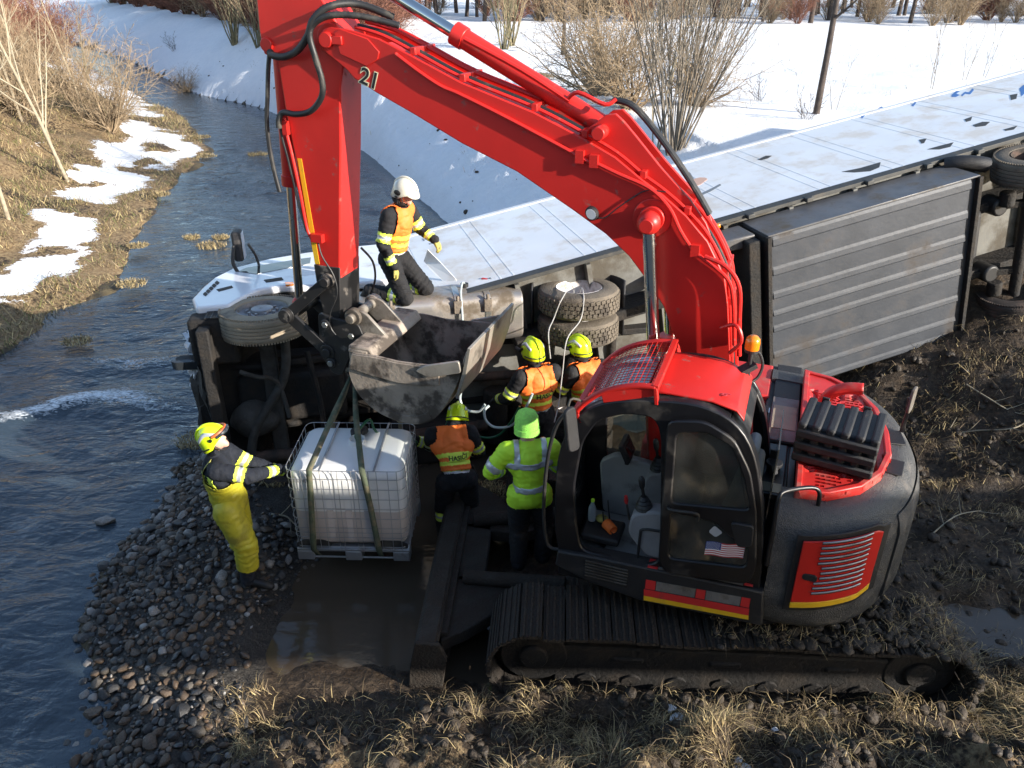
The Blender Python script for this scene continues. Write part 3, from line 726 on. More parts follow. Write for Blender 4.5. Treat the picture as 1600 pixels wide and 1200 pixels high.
gp = MB(); gp.b2(-.885, -.675, -.42, .02, 2.10, 2.106); gp.build('tread_pad', ['tan_tread'], ex)  # tan colour paints the sunlit stretch of the grey deck tread
tk = MB(); tk.b2(-.84, -.57, .26, 1.05, 2.02, 2.085); tk.b2(-.92, -.855, .26, 1.05, 2.02, 2.08); tk.build('fuel_tank_top', ['black_paint'], ex, bev=.012)
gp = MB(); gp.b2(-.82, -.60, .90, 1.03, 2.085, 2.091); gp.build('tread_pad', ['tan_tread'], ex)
fc = MB(); fc.cyl((-.74, .72, 2.085), (-.74, .72, 2.15), .055, 16); fc.cyl((-.74, .72, 2.15), (-.74, .72, 2.18), .068, 16); fc.box((-.72, .66, 2.21), (.05, .02, .09)); fc.bar((-.74, .79, 2.19), (-.76, .83, 2.12), .05, .012)
fc.build('filler_cap', ['black_plastic'], ex, bev=.004)
lp = MB(); lp.box((-.60, .22, 2.33), (.06, .12, .12)); lp.cyl((-.55, .22, 2.30), (-.44, .28, 2.30), .012, 8); lp.build('work_lamp', ['black_plastic'], ex, bev=.012)
ll = MB(); ll.box((-.633, .22, 2.335), (.008, .09, .09)); ll.build('lamp_glass', ['silver_band'], ex)
# engine hood with a lattice of real openings
HO = [(-.93, 1.06), (-.93, -1.12), (-1.18, -1.04), (-1.42, -.84), (-1.57, -.52), (-1.64, -.12), (-1.64, .28), (-1.56, .58), (-1.40, .84), (-1.16, 1.02)]
def in_poly(p, P):
    c = False
    for i in range(len(P)):
        a, b = P[i - 1], P[i]
        if (a[1] > p[1]) != (b[1] > p[1]) and p[0] < (b[0] - a[0]) * (p[1] - a[1]) / (b[1] - a[1]) + a[0]: c = not c
    return c
hood = MB()
hp = inset(HO, .09)
ys_ = [-1.16]; holes_y = []
# build the plate as strips along y (lateral) so that holes are true gaps
cell, gap = .046, .030
xs_ = list(np.arange(-1.66, -.91, .040))
def hole_zone(x, y):
    if not in_poly((x, y), hp): return False
    if .60 < y < 1.0 and x < -.97: return ((x + 3) % .245) > .035
    if -.72 < y < -.42 and x < -.97: return ((x + 3) % .245) > .035
    return False
yy = -1.16; row = 0
while yy < 1.08:
    h_ = .028 if row % 2 else .022
    for k in range(len(xs_) - 1):
        xa, xb = xs_[k], xs_[k + 1]; xc = (xa + xb) / 2; yc = yy + h_ / 2
        if not in_poly((xc, yc), HO): continue
        if row % 2 and hole_zone(xc, yc):
            hood.add([(xa, yy, 2.135), (xa + .008, yy, 2.135), (xa + .008, yy + h_, 2.135), (xa, yy + h_, 2.135)], [(0, 1, 2, 3)])
        else:
            hood.add([(xa, yy, 2.135), (xb, yy, 2.135), (xb, yy + h_, 2.135), (xa, yy + h_, 2.135)], [(0, 1, 2, 3)])
    yy += h_; row += 1
ho = hood.build('engine_hood', ['red_paint_dusty'], ex, smooth=0)
sm_ = ho.modifiers.new('weld', 'WELD'); sm_.merge_threshold = .0005
sm_ = ho.modifiers.new('thickness', 'SOLIDIFY'); sm_.thickness = .03; sm_.offset = 1
hr = MB(); n_ = len(HO); HI = inset(HO, .035); HOo = inset(HO, -.012)
vs = [(p[0], p[1], 2.10) for p in HOo] + [(p[0], p[1], 2.185) for p in HOo] + [(p[0], p[1], 2.185) for p in HI] + [(p[0], p[1], 2.12) for p in HI]
fs = [(a * n_ + i, a * n_ + (i + 1) % n_, b_ * n_ + (i + 1) % n_, b_ * n_ + i) for a, b_ in ((0, 1), (1, 2), (2, 3)) for i in range(n_)]
hr.add(vs, fs); hr.build('hood_rim', ['red_paint_dusty'], ho, bev=.008)
hd = MB(); hd.prism(inset(HO, .02), (0, 0, 0), (1, 0, 0), (0, 1, 0), 2.03, 2.05); hd.build('engine_bay', ['chassis'], ho)
pp = MB(); pp.tube(smooth_path([(-1.10, -.36, 2.1), (-1.10, -.36, 2.25), (-1.16, -.36, 2.36), (-1.27, -.36, 2.42), (-1.40, -.35, 2.44)], 5), .055, 14, caps=False)
po = pp.build('exhaust_pipe', ['red_paint_dusty'], ex); q = po.modifiers.new('t', 'SOLIDIFY'); q.thickness = .006
mr_ = MB(); mr_.bar((-1.78, -.30, 2.10), (-1.80, -.32, 2.42), .03, .03); mr_.bar((-1.80, -.30, 2.10), (-1.78, -.36, 2.42), .02, .02); mr_.build('mirror_bracket', ['black_paint'], ex, bev=.004)
mg = MB(); mg.prism(round_poly([(-.07, -.12), (.07, -.12), (.07, .12), (-.07, .12)], .05), (-1.80, -.24, 2.46), Vector((.35, 1, 0)).normalized(), (0, 0, 1), 0, .025); mg.build('rear_mirror', ['grey_tread'], ex, bev=.006)
hn = MB(); hn.tube(smooth_path([(-.80, 1.36, 1.62), (-.80, 1.36, 2.0), (-.80, 1.33, 2.24), (-.84, 1.27, 2.28), (-1.02, 1.14, 2.27), (-1.09, 1.11, 2.22), (-1.10, 1.10, 2.08)], 4), .017, 10); hn.build('hand_rail', ['black_paint'], ex)
# louvred red side door on the counterweight
door_pts = [(p.x, p.y) for p in dense(cw_outline(-.02), 6)]
def cw_at(x):
    for i in range(len(door_pts) - 1):
        if (door_pts[i][0] - x) * (door_pts[i + 1][0] - x) <= 0 and door_pts[i][1] > 0: 
            u = (x - door_pts[i][0]) / (door_pts[i + 1][0] - door_pts[i][0] + 1e-9); return door_pts[i][1] + u * (door_pts[i + 1][1] - door_pts[i][1])
    return 0
def curved_panel(outline_fn, x0, x1, nxs, off, thick, mname, name, parent, holes=None):
    mb = MB(); xs = np.linspace(x0, x1, nxs); vs = []
    for lay in (off, off - thick):
        for x in xs:
            zb, zt = outline_fn(x)
            for z in (zb, zt): vs.append((x, cw_at(x) + lay, z))
    fs = []; m2 = nxs * 2
    for i in range(nxs - 1):
        a = i * 2; fs += [(a, a + 1, a + 3, a + 2), (m2 + a, m2 + a + 2, m2 + a + 3, m2 + a + 1), (a, a + 2, m2 + a + 2, m2 + a), (a + 1, m2 + a + 1, m2 + a + 3, a + 3)]
    fs += [(0, m2, m2 + 1, 1), (m2 - 2, m2 - 1, 2 * m2 - 1, 2 * m2 - 2)]
    mb.add(vs, fs); return mb.build(name, [mname], parent, bev=.008)
LX0, LX1 = -1.03, -1.60
def lz(x):
    u = (x - LX0) / (LX1 - LX0); return (1.26 + .09 * u + .05 * max(0, u - .85) / .15, 1.93 + .09 * u - .05 * max(0, u - .9) / .1)
def grow(fn, d): return lambda x: (fn(max(min(x, LX0), LX1))[0] - d, fn(max(min(x, LX0), LX1))[1] + d)
curved_panel(grow(lz, .045), LX0 + .05, LX1 - .05, 14, .014, .02, 'black_plastic', 'door_recess', cw)
sd = curved_panel(lambda x: (lz(x)[0] + .06, lz(x)[1]), LX0, LX1, 14, .034, .018, 'red_paint', 'louvre_door', ex)
curved_panel(lambda x: (lz(x)[0], lz(x)[0] + .058), LX0, LX1, 14, .034, .018, 'tape_yellow', 'yellow_strip', sd)
for i in range(11):
    u0 = .30 - .06 * (i < 4) ; z = .14 + .05 * i
    fn = lambda x, z=z: (lz(x)[0] + z, lz(x)[0] + z + .030)
    fs_ = lambda x, z=z: (lz(x)[0] + z + .018, lz(x)[0] + z + .034)
    xa = LX0 + (LX1 - LX0) * (.30 if i in (3, 4, 5) else .24); xb = LX0 + (LX1 - LX0) * .86
    curved_panel(fn, xa, xb, 8, .037, .002, 'ink_black', 'slot_shade', sd)  # black strip on the surface paints the shade between the slats
    curved_panel(fs_, xa, xb, 8, .052, .012, 'galvanised', 'louvre_slat', sd)
hz_ = MB(); x_ = -1.13; hz_.prism(round_poly([(-.055, -.03), (.055, -.03), (.055, .03), (-.055, .03)], .028), (x_, cw_at(x_) + .036, 1.60), (-1, 0, 0), (0, 0, 1), -.004, .012); hz_.build('latch', ['black_plastic'], sd, bev=.004)

# ---- cab
cab_out = [(.86, 1.12), (.93, 1.40), (.95, 1.67), (.94, 2.2), (.86, 2.52), (.73, 2.72), (.50, 2.85), (.07, 2.93), (-.21, 2.92), (-.43, 2.81), (-.58, 2.58), (-.68, 2.22), (-.76, 1.75), (-.80, 1.12)]
cab_out = [(p.x, p.y) for p in [Vector(q).to_2d() for q in smooth_path([(a, b, 0) for a, b in cab_out], 3)]]
CN = 56; co = resample(cab_out, CN)
open_in = [(.70, 1.33), (.76, 1.60), (.79, 1.98), (.74, 2.42), (.62, 2.66), (.40, 2.76), (.18, 2.77), (.12, 2.6), (.04, 1.60), (.03, 1.40), (.14, 1.33)]
rear_in = [(-.10, 1.40), (-.62, 1.40), (-.60, 1.9), (-.55, 2.2), (-.45, 2.6), (-.28, 2.76), (-.06, 2.77), (.02, 2.6), (-.06, 1.6)]
# side wall on the camera side: outer ring + pillar
cabm = MB()
def wall_with_holes(mb, outer, holes, y0, y1):
    # triangulated sheet with openings, given thickness
    bm = bmesh.new(); loops = []
    for P in [outer] + holes:
        vs = [bm.verts.new((a, 0, b)) for a, b in P]; es = [bm.edges.new((vs[i], vs[(i + 1) % len(vs)])) for i in range(len(vs))]; loops += es
    bmesh.ops.triangle_fill(bm, use_beauty=True, edges=loops)
    bm.verts.index_update(); tv = [v.co.copy() for v in bm.verts]; tf = [[v.index for v in f.verts] for f in bm.faces]
    be = [(e.verts[0].index, e.verts[1].index) for e in bm.edges if len(e.link_faces) == 1]; bm.free(); k = len(tv)
    vs = [(v.x, y0, v.z) for v in tv] + [(v.x, y1, v.z) for v in tv]
    mb.add(vs, [tuple(f) for f in tf] + [tuple(i + k for i in reversed(f)) for f in tf] + [(a, b, b + k, a + k) for a, b in be])
near_open = round_poly(open_in, .08, 3); near_rear = round_poly(rear_in, .07, 3)
wall_with_holes(cabm, cab_out, [near_open, near_rear], 1.31, 1.36)
far_in = round_poly([(.72, 1.75), (.74, 2.3), (.6, 2.66), (.1, 2.76), (-.3, 2.74), (-.5, 2.5), (-.6, 1.8)], .07, 3)
wall_with_holes(cabm, cab_out, [far_in], .45, .49)
cab = cabm.build('cab', ['black_paint'], ex, bev=.012)
# cab skin round the profile: front pillars, rear wall, floor, roof frame
sk = MB()
def strip(i0, i1, y0, y1, t=.04):
    P = [Vector(co[k % CN]) for k in range(i0, i1 + 1)]; Q = [Vector(p) for p in inset(co, t)]; Q = [Q[k % CN] for k in range(i0, i1 + 1)]
    k = len(P); vs = [(p.x, y, p.y) for y in (y0, y1) for p in P] + [(p.x, y, p.y) for y in (y0, y1) for p in Q]; fs = []
    for i in range(k - 1): fs += [(i, i + 1, k + i + 1, k + i), (2 * k + i, 3 * k + i, 3 * k + i + 1, 2 * k + i + 1), (i, 2 * k + i, 2 * k + i + 1, i + 1), (k + i, k + i + 1, 3 * k + i + 1, 3 * k + i)]
    fs += [(0, k, 3 * k, 2 * k), (k - 1, 3 * k - 1, 4 * k - 1, 2 * k - 1)]
    sk.add(vs, fs)
def ci(x, z): return min(range(CN), key=lambda k: (co[k][0] - x) ** 2 + (co[k][1] - z) ** 2)
i_fb, i_ft, i_rt, i_rb = ci(.86, 1.14), ci(.80, 2.62), ci(-.40, 2.83), ci(-.80, 1.16)
sk_pairs = [(i_fb, i_ft, 1.24, 1.33), (i_fb, i_ft, .48, .56), (i_rt, i_rb, 1.22, 1.33), (i_rt, i_rb, .48, .58), (i_ft, i_rt, 1.16, 1.34), (i_ft, i_rt, .46, .58), (ci(-.72, 2.0), i_rb, .5, 1.32), (i_fb, ci(.93, 1.42), .5, 1.32), (i_rt, ci(-.55, 2.65), .5, 1.32), (ci(.86, 2.5), i_ft, .5, 1.32)]
for a, b, y0, y1 in sk_pairs:
    if a <= b: strip(a, b, y0, y1)
    else: strip(b, a, y0, y1)
sk.b2(-.78, .86, .5, 1.31, 1.12, 1.17)
sk.build('cab_frame', ['black_paint'], cab, bev=.01)
# glazing
gl_ = MB(); P = [co[k] for k in range(min(i_fb, i_ft), max(i_fb, i_ft) + 1)]
k = len(P); gl_.add([(p[0] - .02, y, p[1]) for y in (.55, 1.25) for p in P], [(i, i + 1, k + i + 1, k + i) for i in range(k - 1)]); gl_.build('windscreen', ['glass_cab'], cab)
g2 = MB(); g2.prism(far_in, (0, 0, 0), (1, 0, 0), (0, 0, 1), -.468, -.472); g2.build('far_window', ['glass_cab'], cab)
g3 = MB(); g3.b2(-.745, -.735, .58, 1.22, 1.95, 2.6); g3.build('rear_window', ['glass_dark'], cab)
g4 = MB(); g4.prism(near_rear, (0, 0, 0), (1, 0, 0), (0, 0, 1), -1.333, -1.337); g4.build('side_window', ['glass_cab'], cab)
# roof
rf = MB(); Q = [(x, z) for x, z in ((-.46, 2.83), (-.40, 2.90), (-.22, 2.945), (.10, 2.955), (.26, 2.945))]
def roof_sheet(mb, xs, y0, y1, bulge=.03, t=.02):
    vs = []; ny_ = 9
    for lay in (0, -t):
        for x, z in xs:
            for j in range(ny_):
                u = j / (ny_ - 1); vs.append((x, y0 + (y1 - y0) * u, z + lay + bulge * (1 - (2 * u - 1) ** 4)))
    fs = []; k = len(xs); m = k * ny_
    for i in range(k - 1):
        for j in range(ny_ - 1):
            a = i * ny_ + j; fs += [(a, a + ny_, a + ny_ + 1, a + 1), (m + a, m + a + 1, m + a + ny_ + 1, m + a + ny_)]
    for j in range(ny_ - 1): fs += [(j, j + 1, m + j + 1, m + j), ((k - 1) * ny_ + j, m + (k - 1) * ny_ + j, m + (k - 1) * ny_ + j + 1, (k - 1) * ny_ + j + 1)]
    for i in range(k - 1): fs += [(i * ny_, m + i * ny_, m + (i + 1) * ny_, (i + 1) * ny_), (i * ny_ + ny_ - 1, (i + 1) * ny_ + ny_ - 1, m + (i + 1) * ny_ + ny_ - 1, m + i * ny_ + ny_ - 1)]
    mb.add(vs, fs)
roof_sheet(rf, Q, .54, 1.27); rf.build('roof', ['red_paint'], cab, bev=.006)
ln = MB(); ln.prism(ring_poly((0, 0), .05, 20), (-.32, 1.12, 2.946), (1, 0, 0), (0, 1, 0), 0, .003); 
tx = text_mesh('6', .10, 'ink_red', 'roof_number', cab, basis((-.30, 1.17, 2.963), (-.5, .87, 0), (-.87, -.5, 0)))
# front skylight and its mesh guard
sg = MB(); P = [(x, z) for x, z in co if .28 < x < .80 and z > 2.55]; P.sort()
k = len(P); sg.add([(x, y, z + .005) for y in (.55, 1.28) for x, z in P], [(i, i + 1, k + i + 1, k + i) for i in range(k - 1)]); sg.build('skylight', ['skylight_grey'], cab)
GP = [Vector((x, z)) for x, z in ((.20, 3.02), (.34, 3.005), (.50, 2.955), (.64, 2.875), (.74, 2.78), (.80, 2.70))]
GPs = [(p.x, p.y) for p in [q.to_2d() for q in smooth_path([(p.x, p.y, 0) for p in GP], 4)]]
gd = MB()
for y in (.50, 1.34): gd.tube([(x, y, z) for x, z in GPs], .026, 8)
for q in (GPs[0], GPs[-1]): gd.bar((q[0], .48, q[1]), (q[0], 1.36, q[1]), .05, .05)
for y in (.5, 1.34):
    gd.bar((.20, y, 3.02), (.18, y, 2.88), .05, .03); gd.bar((.80, y, 2.70), (.76, y, 2.60), .04, .03)
gd.bar((.20, 1.34, 2.99), (.60, 1.355, 2.86), .012, .09); 
guard = gd.build('roof_guard', ['red_paint'], cab, bev=.006)
gm = MB()
for i in range(1, 17):
    y = .50 + .84 * i / 17; gm.tube([(x, y, z) for x, z in GPs[::2]], .0030, 5)
arcl = GPs
for i in range(1, 20):
    u = i / 20 * (len(GPs) - 1); a = int(u); t = u - a; x = GPs[a][0] * (1 - t) + GPs[min(a + 1, len(GPs) - 1)][0] * t; z = GPs[a][1] * (1 - t) + GPs[min(a + 1, len(GPs) - 1)][1] * t
    gm.cyl((x, .50, z + .004), (x, 1.34, z + .004), .0030, 5)
tag(gm.build('mesh_grid', ['red_paint'], guard), kind='stuff')
# open door folded back against the rear of the cab side
dmb = MB(); d_out = round_poly([(.08, 2.80), (-.19, 2.85), (-.42, 2.74), (-.57, 2.48), (-.66, 2.14), (-.73, 1.62), (-.70, 1.44), (-.04, 1.36), (.03, 1.46)], .07, 3)
d_win = round_poly([(.0, 2.71), (-.22, 2.765), (-.42, 2.67), (-.53, 2.42), (-.61, 2.15), (-.02, 2.07)], .05, 3); d_low = round_poly([(-.02, 1.98), (-.36, 1.98), (-.50, 1.86), (-.64, 1.84), (-.655, 1.60), (-.05, 1.52)], .05, 3)
d_out = d_out; wall_with_holes(dmb, d_out, [d_win, d_low], 1.39, 1.43); dr = dmb.build('door', ['black_paint'], cab, bev=.012)
dg_ = MB(); dg_.prism(d_win, (0, 0, 0), (1, 0, 0), (0, 0, 1), -1.404, -1.408); dg_.build('door_window', ['glass_cab'], dr)
dg_ = MB(); dg_.prism(d_low, (0, 0, 0), (1, 0, 0), (0, 0, 1), -1.404, -1.408); dg_.build('door_window', ['glass_dark'], dr)
dh = MB(); dh.tube(smooth_path([(.0, 1.44, 2.03), (-.04, 1.475, 2.04), (-.2, 1.475, 2.055), (-.24, 1.46, 2.03), (-.24, 1.46, 1.98)], 4), .012, 8); dh.build('door_handle', ['hose_black'], dr)
lk = MB(); lk.prism(round_poly([(-.48, 2.02), (-.66, 2.03), (-.67, 1.83), (-.56, 1.80)], .04), (0, 0, 0), (1, 0, 0), (0, 0, 1), -1.425, -1.455); lk.build('door_lock', ['black_plastic'], dr, bev=.008)
# flag sticker: canton, stripes and stars on a thin plate
fx0, fz0, fw_, fh_ = -.325, 1.625, -.295, .135
def fl_pt(u, v): return (fx0 + fw_ * u + 0, fz0 + .045 * u + fh_ * v + .006 * math.sin(u * 9))
for i in range(13):
    fb = MB(); m_i = 'ink_red' if i % 2 == 0 else 'ink_white'; v0, v1 = i / 13, (i + 1) / 13; us = np.linspace(.40 if i >= 6 else 0, 1, 9)
    poly = [fl_pt(u, v0) for u in us] + [fl_pt(u, v1) for u in us[::-1]]
    fb.prism(poly, (0, 0, 0), (1, 0, 0), (0, 0, 1), -1.409, -1.4115); fb.build('flag_stripe', [m_i], dr, smooth=0)
fb = MB(); us = np.linspace(0, .40, 6); fb.prism([fl_pt(u, 6 / 13) for u in us] + [fl_pt(u, 1) for u in us[::-1]], (0, 0, 0), (1, 0, 0), (0, 0, 1), -1.409, -1.4115); fb.build('flag_canton', ['ink_navy'], dr, smooth=0)
fb = MB()
for r_ in range(9):
    for c_ in range(6 if r_ % 2 == 0 else 5):
        u = .03 + (c_ + (.5 if r_ % 2 else 0)) * .064; v = .49 + (r_ + .5) * .055; q = fl_pt(u, v)
        fb.prism([(q[0] + (.0042 if k % 2 == 0 else .0018) * math.cos(k * math.pi / 5 + .3), q[1] + (.0042 if k % 2 == 0 else .0018) * math.sin(k * math.pi / 5 + .3)) for k in range(10)], (0, 0, 0), (1, 0, 0), (0, 0, 1), -1.412, -1.4125)
fb.build('flag_stars', ['ink_white'], dr, smooth=0)
fb = MB(); fb.prism(round_poly([(-.37, 1.93), (-.44, 1.88), (-.39, 1.82), (-.33, 1.86)], .02), (0, 0, 0), (1, 0, 0), (0, 0, 1), -1.409, -1.412); fb.build('sticker', ['silver_band'], dr)
# cab interior
fl = MB(); fl.b2(-.2, .80, .56, 1.28, 1.17, 1.19); fl.build('cab_floor', ['cab_grey'], cab)
st = MB(); st.b2(-.55, .10, .72, 1.08, 1.19, 1.42); st.build('seat_base', ['black_plastic'], cab, bev=.03)
st = MB(); st.box((-.22, .88, 1.53), (.52, .50, .14)); st.box((-.52, .88, 1.92), (.16, .48, .70), M=Matrix.Rotation(R(-12), 3, 'Y').to_4x4()); st.box((-.56, .88, 2.36), (.10, .28, .20)); st.build('seat', ['seat_cloth'], cab, bev=.06, seg=4)
for yy_, nm in ((1.20, 'left_console'), (.58, 'right_console')):
    c_ = MB(); c_.prism(round_poly([(-.20, 1.36), (.16, 1.36), (.33, 1.56), (.31, 1.76), (.12, 1.84), (-.20, 1.80)], .06), (0, 0, 0), (1, 0, 0), (0, 0, 1), -yy_ + .075, -yy_ - .075); con = c_.build('console', ['seat_cloth'], cab, bev=.02)
    j_ = MB(); j_.lathe([(.075, 0), (.066, .02), (.070, .03), (.055, .05), (.058, .06), (.042, .08), (.044, .09), (.025, .12)], (.22, yy_, 1.80), (.1, 0, 1), 16); j_.cyl((.23, yy_, 1.9), (.25, yy_, 2.0), .014, 8); j_.lathe([(.016, 0), (.026, .03), (.028, .08), (.02, .11), (.006, .12)], (.25, yy_, 1.99), (.15, 0, 1), 12); j_.build('joystick', ['hose_black'], con)
lv = MB(); lv.cyl((.34, 1.16, 1.62), (.37, 1.20, 1.82), .009, 8); lv.build('safety_lever', ['hose_black'], cab)
lv = MB(); lv.tube([(.37, 1.20, 1.81), (.373, 1.205, 1.84), (.378, 1.21, 1.89)], [.012, .02, .014], 10); lv.build('lever_knob', ['red_plastic'], cab)
sp = MB(); sp.tube(smooth_path([(.22, 1.28, 1.20), (.22, 1.28, 1.56), (.20, 1.28, 1.64), (.06, 1.28, 1.66)], 4), .012, 8); sp.build('console_rail', ['hose_black'], cab)
rc = MB(); rc.prism(round_poly([(.0, 1.2), (.70, 1.2), (.76, 1.75), (.62, 1.86), (.0, 1.80)], .05), (0, 0, 0), (1, 0, 0), (0, 0, 1), -.50, -.58); rc.build('side_trim', ['cab_grey'], cab, bev=.015)
mo = MB(); mo.box((.50, .66, 2.0), (.05, .24, .18), M=Matrix.Rotation(R(25), 3, 'Y').to_4x4()); mo.bar((.50, .60, 1.8), (.50, .64, 1.95), .04, .04); mon = mo.build('monitor', ['black_plastic'], cab, bev=.01)
ms = MB(); ms.box((.475, .66, 2.008), (.004, .17, .11), M=Matrix.Rotation(R(25), 3, 'Y').to_4x4()); ms.build('screen', ['visor_dark'], mon)
pd = MB()
for y in (.86, 1.04): pd.box((.66, y, 1.25), (.24, .12, .03), M=Matrix.Rotation(R(-20), 3, 'Y').to_4x4()); pd.bar((.55, y, 1.2), (.60, y, 1.55), .014, .014)
pd.build('travel_pedal', ['hose_black'], cab, bev=.006)
bt = MB(); bt.lathe([(.0, 0), (.034, .002), (.036, .02), (.036, .12), (.030, .15), (.014, .18), (.014, .2), (0, .2)], (.70, 1.02, 1.42), (0, 0, 1), 14); bt.build('water_bottle', ['bottle_plastic'], cab)
bt = MB(); bt.cyl((.70, 1.02, 1.62), (.70, 1.02, 1.645), .016, 10); bt.build('bottle_cap', ['lime_fabric'], cab)
gv = MB(); gv.tube([(.56, 1.05, 1.44), (.48, 1.12, 1.43)], [.05, .045], 12, caps=False); gvo = gv.build('rolled_glove', ['vest_orange'], cab); gvo.modifiers.new('t', 'SOLIDIFY').thickness = .008
gv = MB(); gv.ball((.61, 1.0, 1.44), (.06, .05, .035), 10, 6); gv.build('rolled_glove', ['glove_yellow'], cab)
fs_ = MB(); fs_.box((.58, 1.06, 1.36), (.34, .3, .07)); fs_.build('foot_rest', ['black_plastic'], cab, bev=.02)
# step under the cab with tape, treads and front vent
sl = MB(); side_prism(sl, [(.92, 1.14), (.90, 1.30), (.60, 1.325), (-.82, 1.37), (-.86, 1.02), (.14, .97), (.62, 1.04)], 1.24, 1.40); sill = sl.build('cab_step', ['black_plastic'], ex, bev=.015)
sp = MB(); side_prism(sp, [(.125, 1.115), (-.735, 1.175), (-.74, 1.105), (.12, 1.045)], 1.401, 1.406); sp.build('red_strip', ['tape_red'], sill)
sp = MB(); side_prism(sp, [(.12, 1.043), (-.74, 1.103), (-.745, 1.06), (.118, .995)], 1.401, 1.406); sp.build('yellow_strip', ['tape_yellow'], sill)
for i, (a, b) in enumerate(((.12, .03), (.03, -.30), (-.30, -.38), (-.38, -.66), (-.66, -.735))):
    sp = MB(); z_ = lambda x: 1.325 + (.6 - x) * .0317; 
    sp.prism([(a - .003, 1.27), (b + .003, 1.27), (b + .003, 1.385), (a - .003, 1.385)], (0, 0, z_((a + b) / 2) + .002), (1, 0, -.0317), (0, 1, 0), 0, .006); sp.build('tread_pad', ['tape_red' if i in (0, 2, 4) else 'grey_tread'], sill)
    sp = MB(); side_prism(sp, [(a - .003, 1.20 - .07 * a + .03), (b + .003, 1.20 - .07 * b + .03), (b + .003, 1.125 - .07 * b + .008), (a - .003, 1.125 - .07 * a + .008)], 1.401, 1.404); sp.build('tread_pad', ['tape_red' if i in (0, 2, 4) else 'grey_tread'], sill)
vt = MB(); side_prism(vt, [(.66, 1.285), (.27, 1.31), (.27, 1.08), (.63, 1.10)], 1.395, 1.402); vt.build('vent_shade', ['ink_black'], sill)  # black plate on the surface paints the shade behind the slats
for i in range(6):
    z = 1.115 + i * .032; vt = MB(); vt.bar((.645, 1.405, z + .0), (.275, 1.405, z - .003 + .004), .012, .010); vt.build('vent_slat', ['chassis_grey'], sill)
# beacon, front mirror, front grab rail
bc = MB(); bc.cyl((-.42, .62, 2.86), (-.42, .62, 3.10), .018, 10); bc.cyl((-.42, .62, 3.09), (-.42, .62, 3.115), .055, 18); bc.bar((-.36, .66, 2.92), (-.46, .60, 2.98), .09, .04); bc.tube(smooth_path([(-.42, .60, 3.08), (-.48, .54, 3.05), (-.52, .52, 2.94), (-.50, .54, 2.84), (-.45, .58, 2.80)], 4), .012, 8); bcn = bc.build('beacon_post', ['black_plastic'], ex)
bc = MB(); bc.lathe([(0, .115), (.03, .112), (.052, .09), (.058, .06), (.056, 0)], (-.42, .62, 3.115), (0, 0, 1), 20); bc.build('beacon', ['orange_lens'], ex)
fm = MB(); fm.prism(round_poly([(-.06, -.20), (.06, -.20), (.07, .18), (-.04, .20)], .05), (.80, 1.46, 2.60), Vector((.55, .8, 0)).normalized(), (.1, 0, 1), -.02, .02); fm.build('wing_mirror', ['black_plastic'], ex, bev=.012)
fm = MB(); fm.tube(smooth_path([(.74, 1.33, 2.78), (.84, 1.40, 2.82), (.84, 1.46, 2.62)], 4), .010, 8); fm.tube(smooth_path([(.76, 1.32, 2.74), (.93, 1.34, 2.60), (1.02, 1.35, 2.25), (1.05, 1.35, 1.70), (1.02, 1.35, 1.36), (.97, 1.35, 1.28), (.88, 1.34, 1.28)], 5), .016, 8); build_each(fm, 'grab_rail', ['hose_black'], ex)

# ---- boom
def HSL(pts, lat): return [hs(a, b, lat) for a, b in pts]
up_ = [(3.45, 5.32), (3.38, 5.34), (3.18, 5.32), (2.92, 5.26), (2.63, 5.14), (2.19, 4.95), (1.56, 4.75), (1.13, 4.57), (.86, 4.44), (.63, 4.28), (.45, 4.17), (.25, 4.02), (.06, 3.83), (-.11, 3.55), (-.17, 3.30), (-.22, 3.0), (-.30, 2.5), (-.42, 2.0), (-.52, 1.62)]
lo_ = [(-.42, 1.45), (-.22, 1.50), (-.10, 1.9), (.06, 2.45), (.19, 2.87), (.25, 2.97), (.36, 3.22), (.49, 3.40), (.69, 3.63), (.90, 3.80), (1.20, 3.98), (1.70, 4.26), (2.20, 4.46), (2.63, 4.67), (2.98, 4.83), (3.19, 4.94), (3.26, 5.01), (3.39, 5.10), (3.48, 5.16), (3.50, 5.24)]
bp_ = up_ + lo_
bmM = MB()
for y0, y1 in ((.215, .245), (-.245, -.215)): side_prism(bmM, bp_, y0, y1)
inb = inset(bp_, .045); n_ = len(bp_)
i0, i1 = 3, len(up_) - 2
vs = [(p[0], y, p[1]) for y in (-.215, .215) for p in inb[i0:i1]]; k = i1 - i0; bmM.add(vs, [(i, i + 1, k + i + 1, k + i) for i in range(k - 1)])
j0, j1 = len(up_) + 1, n_ - 4
vs = [(p[0], y, p[1]) for y in (-.215, .215) for p in inb[j0:j1]]; k = j1 - j0; bmM.add(vs, [(i, i + 1, k + i + 1, k + i) for i in range(k - 1)])
boom = bmM.build('boom', ['red_paint'], ex, bev=.008)
em = MB()
ear = [(1.22, 4.56), (1.06, 4.68), (.98, 4.745), (.90, 4.755), (.83, 4.70), (.73, 4.60), (.51, 4.37), (.37, 4.24), (.25, 4.13), (.10, 3.95), (.02, 3.80), (.2, 3.7), (.6, 4.1)]
for y in (.10, -.14): side_prism(em, ear, y, y + .04)
build_each(em, 'cylinder_bracket', ['red_paint'], boom, bev=.006)
pm = MB()
pm.cyl((1.0, -.26, 4.62), (1.0, .30, 4.62), .055, 20); pm.cyl((3.42, -.29, 5.24), (3.42, .285, 5.24), .065, 24); pm.cyl((.52, -.52, 3.98), (.52, .52, 3.98), .06, 20)
pm.cyl((.52, .245, 3.98), (.52, .262, 3.98), .16, 28); pm.cyl((.52, .262, 3.98), (.52, .30, 3.98), .105, 24)
